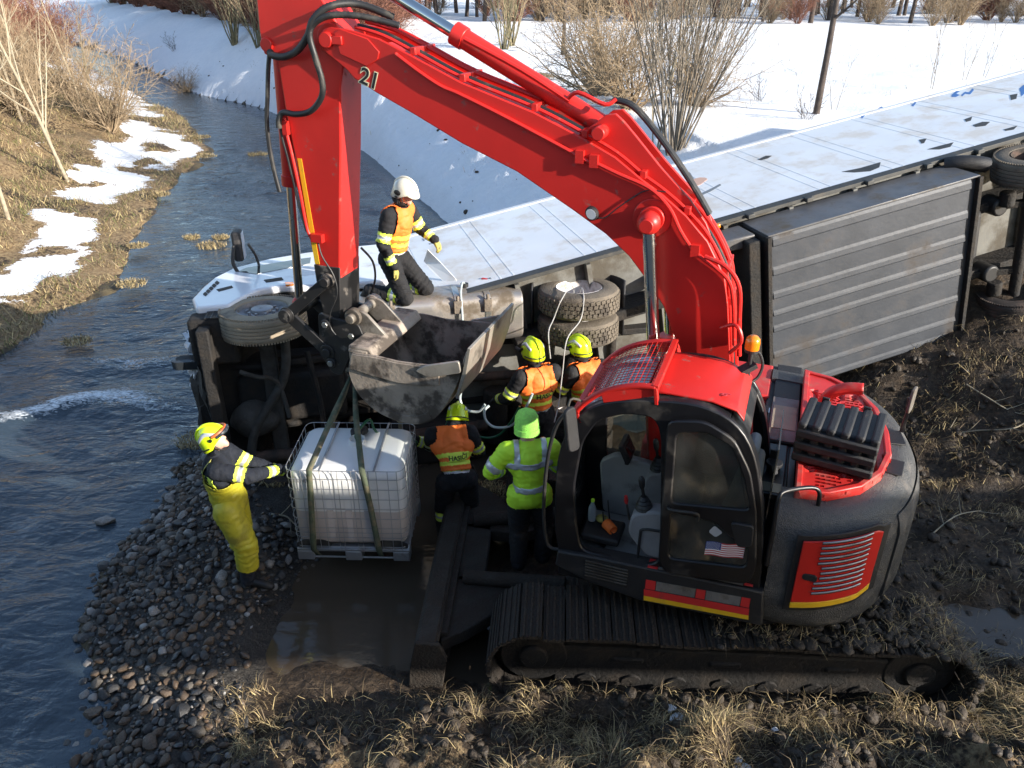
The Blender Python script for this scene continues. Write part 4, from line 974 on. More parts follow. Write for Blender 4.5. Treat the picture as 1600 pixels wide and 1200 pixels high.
build_each(pm, 'pivot_pin', ['red_paint'], boom, bev=.008)
kn = MB(); side_prism(kn, [(3.34, 5.30), (3.28, 5.33), (3.02, 5.26), (2.92, 5.16), (2.94, 5.10), (3.05, 5.04), (3.30, 5.13)], .245, .258); side_prism(kn, [(3.36, 5.205), (3.26, 5.205), (3.26, 5.275), (3.36, 5.275)], .258, .28); kn.build('knuckle_plate', ['red_paint'], boom, bev=.006)
# rib and steel pipes on the near plate, hoses on top
def offpath(pts, lat): return [(a, lat, b) for a, b in pts]
rp = MB(); P1 = HSL([(618, 84), (655, 112), (690, 135), (720, 148), (800, 188), (903, 243)], .26); P2 = HSL([(920, 250), (965, 272), (1015, 295), (1045, 325), (1062, 360), (1080, 388), (1098, 405), (1135, 435), (1145, 470), (1147, 540)], .28)
rp.tube(smooth_path(offpath(P1, .262), 5), .017, 8); rp.tube(smooth_path(offpath(P2, .27), 5), .017, 8); rp.tube(smooth_path(offpath(HSL([(896, 240), (925, 255)], .27), .27), 3), .017, 8)
for q in HSL([(906, 245), (928, 252), (1086, 392)], .27): rp.box((q[0], .265, q[1]), (.07, .05, .10))
build_each(rp, 'steel_pipe', ['red_paint'], boom)
for lat, dz, mn, rr, pts in ((.12, .03, 'hose_black', .020, None), (-.02, .035, 'red_paint', .019, None), (-.12, .045, 'red_paint', .019, None), (.17, .02, 'red_paint', .016, None)):
    h_ = MB(); path = [(x, lat, z + dz) for x, z in up_[2:17]]
    if lat == -.02: path = [(x, lat, z + dz + .02) for x, z in up_[2:16]]
    h_.tube(smooth_path(path, 4), rr, 8); h_.build('hydraulic_line', [mn], boom)
cl = MB()
for i in (4, 5, 6, 7, 9, 11, 13, 14): x, z = up_[i]; cl.box((x, .02, z + .03), (.05, .40, .06))
build_each(cl, 'line_clamp', ['red_paint'], boom, bev=.005)
h_ = MB()
for dy in (0, .05): h_.tube(smooth_path([(.96, -.02 + dy, 4.84), (.78, 0 + dy, 4.80), (.52, .04 + dy, 4.56), (.25, .08 + dy, 4.25), (.08, .1 + dy, 4.02)], 5), .022, 8)
build_each(h_, 'cylinder_hose', ['hose_black'], boom)
# pipe loop guard near the boom foot
lg = MB(); lg.tube(smooth_path([(.06, .30, 3.72), (-.12, .32, 3.66), (-.24, .32, 3.5), (-.28, .32, 3.2), (-.32, .32, 2.9)], 5), .02, 8); lg.tube(smooth_path([(-.14, .30, 3.12), (-.26, .34, 3.18), (-.32, .36, 3.05), (-.24, .34, 2.92)], 5), .018, 8); build_each(lg, 'steel_pipe', ['red_paint'], boom)
# work lamp on the boom with its cable
wl2 = MB(); q = hs(925, 333, .30); wl2.prism(ring_poly((0, 0), .055, 16), (q[0], .27, q[1]), (1, 0, .2), (0, 0, 1), -.06, .0); wl2.build('boom_lamp', ['black_plastic'], boom, bev=.01)
wl2 = MB(); wl2.prism(ring_poly((0, 0), .042, 16), (q[0], .334, q[1]), (1, 0, .2), (0, 0, 1), 0, -.004); wl2.build('lamp_glass', ['silver_band'], boom)
wl2 = MB(); wl2.tube(smooth_path(offpath(HSL([(930, 340), (945, 340), (965, 325), (990, 308), (1010, 298), (1040, 300)], .26), .258), 4), .006, 6); wl2.build('lamp_cable', ['hose_black'], boom)
# number on the boom
c_ = hs(577, 124, .25); d_ = hs(597, 133, .25); ang = math.atan2(d_[1] - c_[1], d_[0] - c_[0])
for mn, off, bold in (('ink_cream', .2475, .010), ('ink_black', .2500, .002)):
    text_mesh('21', .19, mn, 'boom_number', boom, basis((c_[0], off, c_[1]), (math.cos(ang), 0, math.sin(ang)), (math.sin(ang) if False else -math.sin(ang) * -1, 0, math.cos(ang) * -1) if False else Vector((0, 1, 0)).cross(Vector((math.cos(ang), 0, math.sin(ang))))), thick=.0012, bold=bold)
# arm (stick)
arm_l = [(4.02, 6.30), (4.10, 6.22), (4.12, 5.6), (4.14, 5.30), (4.13, 5.14), (4.07, 5.08), (3.99, 5.06), (3.97, 4.6), (3.93, 4.2), (3.92, 3.7), (3.86, 3.2), (3.83, 2.9), (3.80, 2.62)]
arm_r = [(3.74, 2.50), (3.66, 2.52), (3.62, 2.72), (3.57, 3.19), (3.48, 3.92), (3.43, 4.30), (3.37, 4.85), (3.30, 5.10), (3.30, 5.30), (3.40, 5.45), (3.72, 5.95), (3.86, 6.28)]
apoly = arm_l + arm_r
am = MB()
side_prism(am, apoly, .19, -.19)
arm = am.build('arm', ['red_paint'], ex, bev=.014)
kb = MB(); side_prism(kb, [(3.87, 3.16), (3.575, 3.16), (3.615, 2.72), (3.66, 2.49), (3.74, 2.47), (3.82, 2.60), (3.86, 2.9)], .196, -.196); kb.build('arm_tip', ['coupler_black'], arm, bev=.008)
yt = MB(); side_prism(yt, [(3.905, 4.20), (3.86, 4.20), (3.80, 3.17), (3.855, 3.17)], .191, .195); yt.build('yellow_strip', ['tape_yellow'], arm)
apn = MB(); apn.cyl((4.07, -.22, 5.18), (4.07, .22, 5.18), .06, 20); apn.cyl((3.42, -.2, 5.24), (3.42, .2, 5.24), .13, 24); build_each(apn, 'pivot_pin', ['red_paint'], arm, bev=.006)
eb = MB()
for y in (.12, -.16): side_prism(eb, [(3.98, 5.5), (4.16, 5.22), (4.14, 5.10), (4.05, 5.06), (3.95, 5.0)], y, y + .04)
build_each(eb, 'cylinder_bracket', ['red_paint'], arm, bev=.006)
# corrugated hoses looping from the boom to the arm
ch = MB()
def corr(pts, lat, r):
    P = smooth_path([(a, la, b) for (a, b), la in zip(HSL(pts, .26), lat)], 14); ch.tube(P, [r * (1 + .10 * (i % 2)) for i in range(len(P))], 9)
corr([(592, 30), (545, 8), (515, 10), (496, 30), (487, 55), (470, 78), (448, 88), (428, 86), (420, 82)], [.0, .1, .26, .32, .32, .31, .30, .28, .24], .030)
corr([(610, 42), (560, 26), (520, 24), (497, 36), (491, 55), (500, 90), (510, 125), (508, 150), (490, 172), (465, 178), (443, 176), (436, 186), (436, 200)], [.1, .22, .3, .32, .33, .33, .33, .32, .30, .28, .26, .26, .26], .026)
build_each(ch, 'corrugated_hose', ['hose_black'], ex)
hb2 = MB(); hb2.tube(smooth_path(offpath(HSL([(420, 85), (418, 110), (417, 150), (416, 190), (420, 230), (428, 270), (436, 300)], .26), .25), 5), .020, 8); hb2.tube(smooth_path(offpath(HSL([(436, 190), (440, 215), (452, 260), (466, 320), (478, 362)], .24), .23), 4), .012, 8); build_each(hb2, 'bucket_hose', ['hose_black'], ex)
ap = MB(); ap.tube(smooth_path(offpath(HSL([(443, 185), (448, 212), (455, 240), (468, 300), (480, 360), (492, 378)], .23), .225), 4), .016, 8); q = hs(446, 200, .23); ap.box((q[0], .225, q[1]), (.05, .05, .12)); q = hs(496, 372, .23); ap.box((q[0], .225, q[1]), (.12, .06, .08)); ap.build('steel_pipe', ['red_paint'], arm)
wv = MB(); wv.tube(smooth_path([(q[0], .23, q[1])] + offpath(HSL([(502, 400), (520, 430), (526, 460), (515, 490), (516, 512), (524, 524)], .27), .26), 4), .008, 6); wv.tube(smooth_path([(3.55, -.20, 3.25), (3.45, -.24, 3.1), (3.44, -.24, 2.9), (3.52, -.22, 2.7)], 5), .012, 6); wv.build('coupler_hose', ['hose_black'], arm)
# cylinders
def cylinder(name, a, b, split, rb, rr, parent):
    a = Vector(a); b = Vector(b); m = a.lerp(b, split); d = (b - a).normalized()
    mb = MB(); mb.cyl(a, m, rb, 24); mb.cyl(m - d * .09, m + d * .02, rb * 1.16, 24); mb.ball(a, rb * 1.15, 16, 10); o = mb.build(name, ['red_paint'], parent, bev=.006)
    r_ = MB(); r_.cyl(m, b, rr, 18); r_.build('piston_rod', ['chrome'], o); e = MB(); e.ball(b, rr * 1.8, 14, 9); e.build('rod_eye', ['red_paint'], o); return o
cy = cylinder('arm_cylinder', (1.0, 0, 4.62), (4.02, 0, 6.16), .44, .082, .052, ex)
pl_ = MB(); pl_.tube(smooth_path([(1.30, .10, 4.83), (1.7, .12, 5.05), (2.2, .12, 5.27)], 4), .022, 8); pl_.tube(smooth_path([(1.32, .10, 4.84), (1.22, .12, 4.90), (1.0, .12, 4.82), (.92, .08, 4.86)], 4), .018, 8); pl_.build('cylinder_pipe', ['red_paint'], cy)
for sy in (.40, -.40): cylinder('boom_cylinder', (.20, sy, 1.35), (.52, sy, 3.98), .50, .095, .055, ex)
bcy = cylinder('bucket_cylinder', (4.07, .0, 5.18), (4.24, .0, 2.62), .50, .075, .045, ex)

# ---- linkage, coupler and bucket
lkm = MB()
for y in (.21, -.25):
    def link(a, b, r, y=y):
        a = Vector(a); b = Vector(b); d = (b - a).normalized(); nrm = Vector((-d.y, d.x)); P = [a + nrm * r, b + nrm * r, b - nrm * r, a - nrm * r]; side_prism(lkm, [tuple(p) for p in P], y, y + .04)
        for c in (a, b): side_prism(lkm, ring_poly(c, r * 1.35, 18), y - .004, y + .046)
    link((4.24, 2.58), (3.71, 3.02), .055)
    link((4.24, 2.58), (3.80, 2.22), .065)
lkm.cyl((4.24, -.30, 2.58), (4.24, .30, 2.58), .075, 20); lkm.cyl((3.71, -.30, 3.02), (3.71, .30, 3.02), .05, 18); lkm.cyl((3.80, -.28, 2.22), (3.80, .28, 2.22), .05, 18)
lkm.build('bucket_link', ['coupler_black'], ex, bev=.006)
cpm = MB()
for y in (.20, -.24): side_prism(cpm, round_poly([(3.86, 2.66), (3.66, 2.62), (3.40, 2.60), (3.34, 2.44), (3.50, 2.30), (3.60, 2.08), (3.66, 1.96), (3.78, 1.98), (3.90, 2.2)], .05), y, y + .04)
cpm.b2(3.52, 3.76, -.2, .2, 2.05, 2.42); cpm.cyl((3.77, -.27, 2.55), (3.77, .27, 2.55), .055, 20); cpm.cyl((3.76, -.27, 2.11), (3.76, .27, 2.11), .055, 20)
cpl = cpm.build('quick_coupler', ['coupler_black'], ex, bev=.008)
nb = MB()
for y in (.27,): 
    for c in ((3.77, 2.55), (3.76, 2.11), (3.47, 2.47)): side_prism(nb, ring_poly(c, .034, 6), y, y + .02)
build_each(nb, 'pin_bolt', ['steel_bright'], cpl, bev=.003)
# bucket: wide ditching bucket curled open
BW = .56
shell = [(3.30, 2.44), (3.36, 2.25), (3.32, 2.06), (3.20, 1.90), (3.02, 1.79), (2.80, 1.745), (2.60, 1.765), (2.44, 1.86), (2.32, 2.02), (2.22, 2.20), (2.14, 2.40), (2.06, 2.64)]
sh_s = [q.to_2d() for q in smooth_path([(a, b, 0) for a, b in shell], 3)]
bk = MB(); t_ = .022; inn = []
for i, p in enumerate(sh_s):
    d = (sh_s[min(i + 1, len(sh_s) - 1)] - sh_s[max(i - 1, 0)]).normalized(); nrm = Vector((-d.y, d.x))
    if nrm.dot(Vector((2.8, 2.4)) - p) < 0: nrm = -nrm
    inn.append(p + nrm * t_)
side_prism(bk, [tuple(p) for p in sh_s] + [tuple(p) for p in inn[::-1]], BW, -BW)
rim = [(3.30, 2.44), (3.05, 2.45), (2.80, 2.43), (2.55, 2.44), (2.36, 2.46), (2.12, 2.52)]
sidep = [tuple(p) for p in sh_s if p.x < 3.4][:-3] + [(2.16, 2.46)] + [r_ for r_ in rim[::-1][1:-1]]
for y0, y1 in ((BW - .022, BW + .001), (-BW - .001, -BW + .022)): side_prism(bk, sidep, y0, y1)
bkt = bk.build('bucket', ['bucket_steel'], ex, bev=.005)
sr = MB()
for y0, y1 in ((BW, BW + .018),):
    side_prism(sr, [(3.30, 2.43), (3.05, 2.44), (2.80, 2.42), (2.55, 2.43), (2.36, 2.45), (2.36, 2.26), (2.55, 2.22), (2.8, 2.20), (3.1, 2.23), (3.34, 2.27)], y0, y1)
    side_prism(sr, [(3.0, 1.80), (2.80, 1.755), (2.60, 1.775), (2.46, 1.86), (2.50, 1.93), (2.62, 1.86), (2.80, 1.84), (2.98, 1.87)], y0, y1)
build_each(sr, 'side_plate', ['bucket_steel'], bkt, bev=.006)
sc = MB()
for y0, y1 in ((BW + .004, BW + .040), (-BW - .04, -BW - .004)): side_prism(sc, round_poly([(2.50, 2.45), (2.14, 2.56), (2.12, 2.44), (2.46, 2.33), (2.60, 2.38)], .03), y0, y1)
build_each(sc, 'side_cutter', ['bucket_edge'], bkt, bev=.006)
ce = MB(); side_prism(ce, [(2.185, 2.18), (2.16, 2.17), (2.075, 2.42), (2.02, 2.70), (2.05, 2.705), (2.11, 2.44)], BW + .03, -BW - .03); ce.build('cutting_edge', ['bucket_edge'], bkt, bev=.004)
be = MB(); be.b2(3.14, 3.36, -BW + .02, BW - .02, 2.42, 2.47)
side_prism(be, [(3.36, 2.50), (3.12, 2.50), (3.06, 2.40), (3.36, 2.22)], BW - .03, -BW + .03); be.build('back_beam', ['bucket_steel'], bkt, bev=.02)
hk = MB()
for y in (.16, -.20, ): side_prism(hk, round_poly([(3.10, 2.48), (3.34, 2.72), (3.50, 2.74), (3.52, 2.56), (3.38, 2.44)], .05), y, y + .04)
hk.cyl((3.46, -.30, 2.66), (3.46, .30, 2.66), .05, 20); hk.cyl((3.46, .17, 2.66), (3.46, .24, 2.66), .09, 24); hk.cyl((3.46, -.24, 2.66), (3.46, -.17, 2.66), .09, 24)
hk.build('bucket_hinge', ['bucket_edge'], bkt, bev=.008)
hook = MB(); hook.cyl((3.70, -.06, 1.95), (3.70, .06, 1.95), .03, 14); hook.tube([(3.70 + .055 * math.cos(a), 0, 1.90 + .06 * math.sin(a)) for a in np.linspace(-math.pi, math.pi, 22)], .016, 8, caps=False); hook.build('lifting_eye', ['steel'], ex)
HOOK_W = EXM @ Vector((3.70, 0, 1.85))

# ---- ribbed plastic case lying on the hood
cs = empty('plastic_case', EXM @ Vector((-1.21, .45, 2.165)), EX_A + R(-9)); tag(cs, 'black ribbed plastic case lying on the red rear hood of the excavator', 'case')
bx_ = MB(); bx_.b2(-.29, .29, -.24, .23, .0, .36); bx_.build('body', ['black_plastic'], cs, bev=.02)
rbm = MB()
for i in range(6):
    x = -.275 + i * .11; rbm.b2(x - .034, x + .034, -.245, .262, .02, .385)
build_each(rbm, 'rib', ['black_plastic'], cs, bev=.018)
hb3 = MB()
for z in (.04, .15, .26): hb3.b2(-.31, .31, .20, .285, z, z + .07)
build_each(hb3, 'band', ['black_plastic'], cs, bev=.015)
lt = MB()
for x in (-.15, .18): lt.b2(x - .03, x + .03, -.262, -.24, .30, .40)
build_each(lt, 'catch', ['black_plastic'], cs, bev=.006)
# ================================================================== overturned tractor unit, lying on its right side
def truck_frame(W, yaw, roll):
    y = R(yaw); fw = Vector((-math.cos(y), -math.sin(y), 0)); up = Vector((-math.sin(y), math.cos(y), 0))
    up = up * math.cos(R(roll)) + Vector((0, 0, -1)) * math.sin(R(roll)); lf = up.cross(fw)
    m = Matrix((fw, lf, up)).transposed().to_4x4(); m.translation = Vector(W) - lf * 1.15 - up * .5; return m
TRM = truck_frame((-2.92, 8.53, 2.27), 10.7, 4.0); TRI = TRM.inverted()
def on_side(M, MI, px, py, Y):
    q = MI @ atp(px, py, M @ Vector((0, Y, 0)), M.to_3x3() @ Vector((0, 1, 0))); return (q.x, q.z)
tru = empty('truck_tractor', M=TRM); tag(tru, 'white truck tractor overturned on its side in the river with its underside showing', 'truck')
def zx_prism(mb, poly, y0, y1, mi=0):
    # outline (x, z) in a truck's own frame, thick in y
    return mb.prism(poly, (0, 0, 0), (1, 0, 0), (0, 0, 1), -y0, -y1, mi)
side_px = [(306, 480), (300, 466), (317, 448), (335, 433), (365, 418), (420, 404), (480, 394), (560, 384), (612, 379), (612, 437), (560, 441), (490, 445), (440, 446), (402, 452), (377, 464), (357, 476)]
cab_side = [on_side(TRM, TRI, a, b, 1.2) for a, b in side_px]
cb = MB(); zx_prism(cb, cab_side, 1.2, 1.10)
tcab = cb.build('cab', ['cab_white'], tru, bev=.03, seg=3)
cb = MB(); zx_prism(cb, [(x * .96, z + .03) for x, z in cab_side], 1.10, -1.2); cb.build('cab_body', ['chassis'], tcab, bev=.03)
# dented door skin details
def side_patch(pxs, Y0, Y1, mname, name, parent, bev=0):
    mb = MB(); zx_prism(mb, [on_side(TRM, TRI, a, b, Y1) for a, b in pxs], Y0, Y1); return mb.build(name, [mname], parent, bev=bev)
side_patch([(372, 424), (385, 418), (470, 404), (486, 402), (484, 412), (400, 428)], 1.19, 1.206, 'glass_dark', 'side_window', tcab)
side_patch([(412, 437), (440, 433), (443, 437), (416, 441)], 1.19, 1.206, 'chassis_grey', 'door_handle', tcab)
side_patch([(338, 452), (362, 446), (364, 449), (342, 455)], 1.19, 1.206, 'chassis_grey', 'door_handle', tcab)
side_patch([(500, 441), (506, 425), (512, 398), (514, 398), (509, 426), (504, 441)], 1.19, 1.205, 'chassis', 'door_seam', tcab)
side_patch([(445, 441), (458, 440), (459, 444), (446, 445)], 1.19, 1.21, 'orange_lens', 'side_marker', tcab)
vp = MB()
for i in range(5):
    a = 317 + i * 4.6; b = 459 - i * 4.4
    side_patch([(a, b), (a + 3.4, b - 3.2), (a + 7.4, b - .5), (a + 4, b + 2.7)], 1.19, 1.21, 'chassis_grey', 'corner_grille', tcab)
side_patch([(470, 418), (492, 414), (494, 428), (473, 431)], 1.19, 1.203, 'trailer_patch', 'faint_sticker', tcab)
# wing mirror
q = on_side(TRM, TRI, 372, 424, 1.2); q2 = on_side(TRM, TRI, 405, 414, 1.2)
mm = MB(); mm.tube(smooth_path([(q[0], 1.18, q[1]), (q[0] + .05, 1.32, q[1] + .02), (q[0] + .02, 1.52, q[1] + .10)], 4), .025, 8); mm.tube(smooth_path([(q2[0], 1.18, q2[1]), (q2[0] + .03, 1.34, q2[1]), (q2[0] + .10, 1.5, q2[1] - .02)], 4), .018, 8); build_each(mm, 'mirror_arm', ['hose_black'], tru)
mm = MB(); mm.box((q[0] - .02, 1.50, q[1] + .22), (.12, .40, .26)); mm.build('wing_mirror', ['black_plastic'], tru, bev=.035, seg=3)
mm = MB(); mm.box((q[0] - .088, 1.50, q[1] + .22), (.006, .34, .21)); mm.build('mirror_glass', ['silver_band'], tru)
# wheel arch, bumper, torn front end
wa = MB(); P = [(x, z) for x, z in cab_side[9:]]; arch = []
ap2 = [on_side(TRM, TRI, a, b, 1.15) for a, b in ((357, 478), (377, 466), (402, 455), (440, 449), (490, 448), (540, 446))]
vs = [(x, y, z) for y in (1.10, .55) for x, z in ap2]; k = len(ap2); wa.add(vs, [(i, i + 1, k + i + 1, k + i) for i in range(k - 1)]); wao = wa.build('wheel_arch', ['chassis_grey'], tru); wao.modifiers.new('t', 'SOLIDIFY').thickness = .03
fb_ = MB(); fb_.b2(.56, .70, -1.18, 1.05, .10, .34); fb_.build('front_beam', ['chassis'], tru, bev=.02)
fb_ = MB(); fb_.b2(.30, .82, .55, 1.12, .30, .62); fb_.build('bumper_corner', ['chassis'], tru, bev=.05, seg=3)
for i in range(6):
    gb = MB(); gb.b2(.34, .62, 1.125, 1.14, .30 + i * .045, .318 + i * .045); gb.build('step_bar', ['hose_black'], tru)
for i in range(5):
    gb = MB(); gb.b2(.36 + i * .06, .372 + i * .06, 1.126, 1.138, .29, .56); gb.build('step_bar', ['hose_black'], tru)
def crumple(name, c, size, mname, seed, parent, amp=.3, sub=3):
    r = random.Random(seed); bm = bmesh.new(); bmesh.ops.create_icosphere(bm, subdivisions=sub, radius=1)
    ph = [Vector((r.uniform(-1, 1), r.uniform(-1, 1), r.uniform(-1, 1))) * 4 for _ in range(6)]
    for v in bm.verts:
        d = sum(math.sin(v.co.dot(p) * 1.6 + i) for i, p in enumerate(ph)) / 6; v.co *= 1 + d * amp * 1.6
        v.co = Vector((v.co.x * size[0], v.co.y * size[1], v.co.z * size[2])) + Vector(c)
    me = bpy.data.meshes.new(name); bm.to_mesh(me); bm.free(); me.materials.append(MATS[mname]); me.shade_smooth(); me.set_sharp_from_angle(angle=R(30))
    o = bpy.data.objects.new(name, me); COL.objects.link(o)
    if parent is not None: o.parent = parent
    return o
crumple('torn_bumper', (.76, .25, .40), (.10, .30, .14), 'chassis_grey', 3, tru, .8, 3)
crumple('torn_bumper', (.80, -.35, .40), (.10, .35, .14), 'chassis', 5, tru, .6, 2)
crumple('torn_bumper', (.84, .42, .50), (.07, .13, .10), 'cab_white', 8, tru, .9, 3)
crumple('torn_bumper', (.84, .80, .60), (.07, .12, .12), 'cab_white', 9, tru, .9, 3)
hl = MB(); hl.prism(round_poly([(0, 0), (.22, .02), (.27, .08), (.20, .13), (.05, .12)], .04), (.78, .62, .35), (1, 0, 0), (0, .25, 1), 0, .12); hl.build('hanging_headlamp', ['black_plastic'], tru, bev=.015)
hl = MB(); hl.prism(round_poly([(-.02, -.03), (.24, -.02), (.30, .02), (.1, .03)], .02), (.78, .62, .33), (1, 0, 0), (0, .25, 1), -.01, .10); hl.build('headlamp_glass', ['visor_dark'], tru)
# wheels
def tyre_profile(Rr, w, rim=.29):
    return [(rim, .03), (rim + .02, .0), (rim + .08, -.006), (Rr - .06, .0), (Rr - .018, .018), (Rr - .002, .05), (Rr, w * .5), (Rr - .002, w - .05), (Rr - .018, w - .018), (Rr - .06, w), (rim + .08, w + .006), (rim + .02, w), (rim, w - .03)]
def ribbed(Rr, w, ribs):
    P = [(.29, .03), (.31, .0), (.37, -.006), (Rr - .07, .0), (Rr - .02, .016)]
    g0 = .045; span = w - 2 * g0
    P.append((Rr - .004, g0 - .01))
    for i in range(ribs):
        a = g0 + span * i / ribs; b = g0 + span * (i + 1) / ribs
        P += [(Rr, a + .003), (Rr, b - .010)]
        if i < ribs - 1: P += [(Rr - .012, b - .008), (Rr - .012, b - .001)]
    P += [(Rr - .004, w - g0 + .01), (Rr - .02, w - .016), (Rr - .07, w), (.37, w + .006), (.31, w), (.29, w - .03)]
    return P
def wheel(parent, x, y0, z, Rr, w, kind, tmat, rmat, outer=1, name='wheel'):
    o = empty(name); o.parent = parent; o.matrix_local = Matrix.Translation((x, y0, z))
    t = MB(); ax = (0, 1, 0)
    t.lathe(ribbed(Rr, w, 5 if kind == 'rib' else 4), (0, 0, 0), ax, 56); t.build('tyre', [tmat], o, smooth=32)
    if kind == 'block':
        b = MB(); nb_ = 44
        for i in range(nb_):
            for j in range(4):
                a = 2 * math.pi * (i + (.5 if j % 2 else 0) + .12 * math.sin(j * 2)) / nb_; yy = .05 + (w - .1) * (j + .5) / 4
                c = Vector((math.cos(a) * (Rr + .006), yy, math.sin(a) * (Rr + .006)))
                m = Matrix.Rotation(-a, 4, 'Y') @ Matrix.Rotation(R(14 if j % 2 else -14), 4, 'X')
                b.box(c, (.016, (w - .1) / 4 * .86, 2 * math.pi * Rr / nb_ * .80), M=m)
        tag(b.build('tread', [tmat], o, smooth=0), kind='stuff')
    else:
        b = MB(); nb_ = 90
        for i in range(nb_):
            a = 2 * math.pi * i / nb_
            for yy in (.012, w - .012): b.box((math.cos(a) * (Rr - .022), yy, math.sin(a) * (Rr - .022)), (.02, .03, .018), M=Matrix.Rotation(-a, 4, 'Y'))
        tag(b.build('tread', [tmat], o, smooth=0), kind='stuff')
    r_ = MB()
    if outer == 1:      # convex steer wheel seen from outside (top = y w)
        r_.lathe([(.295, w - .02), (.285, w - .01), (.275, w - .06), (.20, w - .085), (.185, w - .07), (.16, w - .05), (.13, w - .05), (.125, w - .01), (.10, w), (.0, w + .005)], (0, 0, 0), ax, 40)
        for i in range(10): a = 2 * math.pi * i / 10; r_.cyl((.168 * math.cos(a), w - .06, .168 * math.sin(a)), (.168 * math.cos(a), w - .022, .168 * math.sin(a)), .018, 8)
    else:               # dished drive wheel
        r_.lathe([(.295, w - .02), (.285, w - .005), (.27, w - .05), (.262, w - .20), (.20, w - .24), (.15, w - .235), (.14, w - .20), (.12, w - .12), (.0, w - .11)], (0, 0, 0), ax, 40)
        for i in range(10): a = 2 * math.pi * i / 10; r_.cyl((.185 * math.cos(a), w - .24, .185 * math.sin(a)), (.185 * math.cos(a), w - .20, .185 * math.sin(a)), .017, 8)
    r_.lathe([(.29, .03), (.285, 0), (.27, .06), (.15, .1), (.0, .1)], (0, 0, 0), ax, 32)
    r_.build('rim', [rmat], o)
    return o
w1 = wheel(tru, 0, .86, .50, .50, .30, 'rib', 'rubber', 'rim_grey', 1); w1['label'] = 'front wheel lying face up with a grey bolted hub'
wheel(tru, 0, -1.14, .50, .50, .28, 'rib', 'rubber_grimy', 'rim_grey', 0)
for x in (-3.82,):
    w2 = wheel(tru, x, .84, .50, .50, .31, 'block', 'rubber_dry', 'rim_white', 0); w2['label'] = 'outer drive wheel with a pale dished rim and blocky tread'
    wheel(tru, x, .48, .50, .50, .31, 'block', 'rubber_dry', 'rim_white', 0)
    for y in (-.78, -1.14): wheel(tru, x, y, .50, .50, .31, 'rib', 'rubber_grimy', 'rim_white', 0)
# chassis
fr = MB()
for y in (.40, -.40): fr.b2(-4.9, .75, y - .04, y + .04, .72, .98)
build_each(fr, 'frame_rail', ['chassis'], tru, bev=.01)
for i, x in enumerate((.55, -.9, -1.9, -2.8, -3.3, -4.4)):
    c_ = MB(); c_.cyl((x, -.38, .86), (x, .38, .86), .06, 12); c_.build('cross_member', ['chassis'], tru)
ax_ = MB(); ax_.b2(-.09, .09, -.9, .9, .40, .55); ax_.build('front_axle', ['chassis_grey'], tru, bev=.02)
for y in (.40, -.40):
    s_ = MB(); s_.tube(smooth_path([(.75, y, .70), (.3, y, .58), (0, y, .55), (-.4, y, .60), (-.95, y, .72)], 4), .05, 8); s_.build('leaf_spring', ['chassis'], tru)
s_ = MB(); s_.cyl((-3.82, -.5, .5), (-3.82, .5, .5), .10, 14); s_.ball((-3.82, 0, .5), (.28, .24, .27)); s_.build('drive_axle', ['chassis'], tru)
s_ = MB(); s_.cyl((-1.5, 0, .62), (-3.6, 0, .54), .06, 14); s_.build('drive_shaft', ['chassis_rust'], tru)
s_ = MB(); s_.b2(-.85, .42, -.32, .30, .45, 1.1); s_.build('engine_block', ['chassis'], tru, bev=.06)
op = crumple('oil_pan', (.25, -.22, .42), (.30, .24, .17), 'chassis_grey', 21, tru, .10, 3)
s_ = MB(); s_.cyl((-.85, 0, .72), (-1.55, 0, .66), .24, 18, .15); s_.build('gearbox', ['chassis'], tru, bev=.02)
s_ = MB(); s_.tube(smooth_path([(.4, -.9, .30), (.25, -.3, .28), (-.15, .3, .34), (-.22, .8, .42)], 5), .055, 10); s_.build('drag_link', ['chassis_grey'], tru)
s_ = MB(); s_.tube(smooth_path([(-.50, -1.05, .32), (-.55, -.2, .34), (-.45, .6, .42)], 5), .035, 8); s_.build('torque_rod', ['chassis'], tru)
s_ = MB(); s_.tube(smooth_path([(.32, .45, .30), (.12, .40, .22), (-.02, .36, .24), (-.10, .22, .30), (-.16, -.2, .32)], 5), .028, 8); s_.build('air_pipe', ['chassis_grey'], tru)
s_ = MB(); s_.tube(smooth_path([(.35, -.72, .35), (-.5, -.70, .30), (-1.2, -.66, .36), (-2.6, -.62, .42)], 5), .075, 12); s_.build('exhaust_pipe', ['chassis_rust'], tru)
s_ = MB(); s_.b2(-1.35, -2.5, -1.12, -.55, .42, .95); s_.build('side_box', ['chassis'], tru, bev=.04)
s_ = MB(); s_.cyl((-2.75, -.95, .6), (-2.75, -.2, .6), .16, 18); s_.cyl((-3.05, -.95, .75), (-3.05, -.2, .75), .13, 18); build_each(s_, 'air_tank', ['chassis'], tru, bev=.03)
s_ = MB(); s_.b2(-1.2, -4.6, -.9, 1.05, 1.0, 1.06); s_.build('deck_plate', ['chassis'], tru)
s_ = MB(); s_.b2(-1.45, -1.62, -1.0, 1.05, 1.0, 2.2); s_.build('cab_rear_frame', ['chassis'], tru, bev=.02)
s_ = MB(); s_.b2(-1.20, -1.42, .78, 1.02, .98, 1.30); s_.build('blue_canister', ['blue_plastic'], tru, bev=.03)
s_ = MB(); s_.b2(-1.62, -1.95, .7, .98, 1.06, 1.4); s_.build('battery_box', ['chassis_grey'], tru, bev=.03)
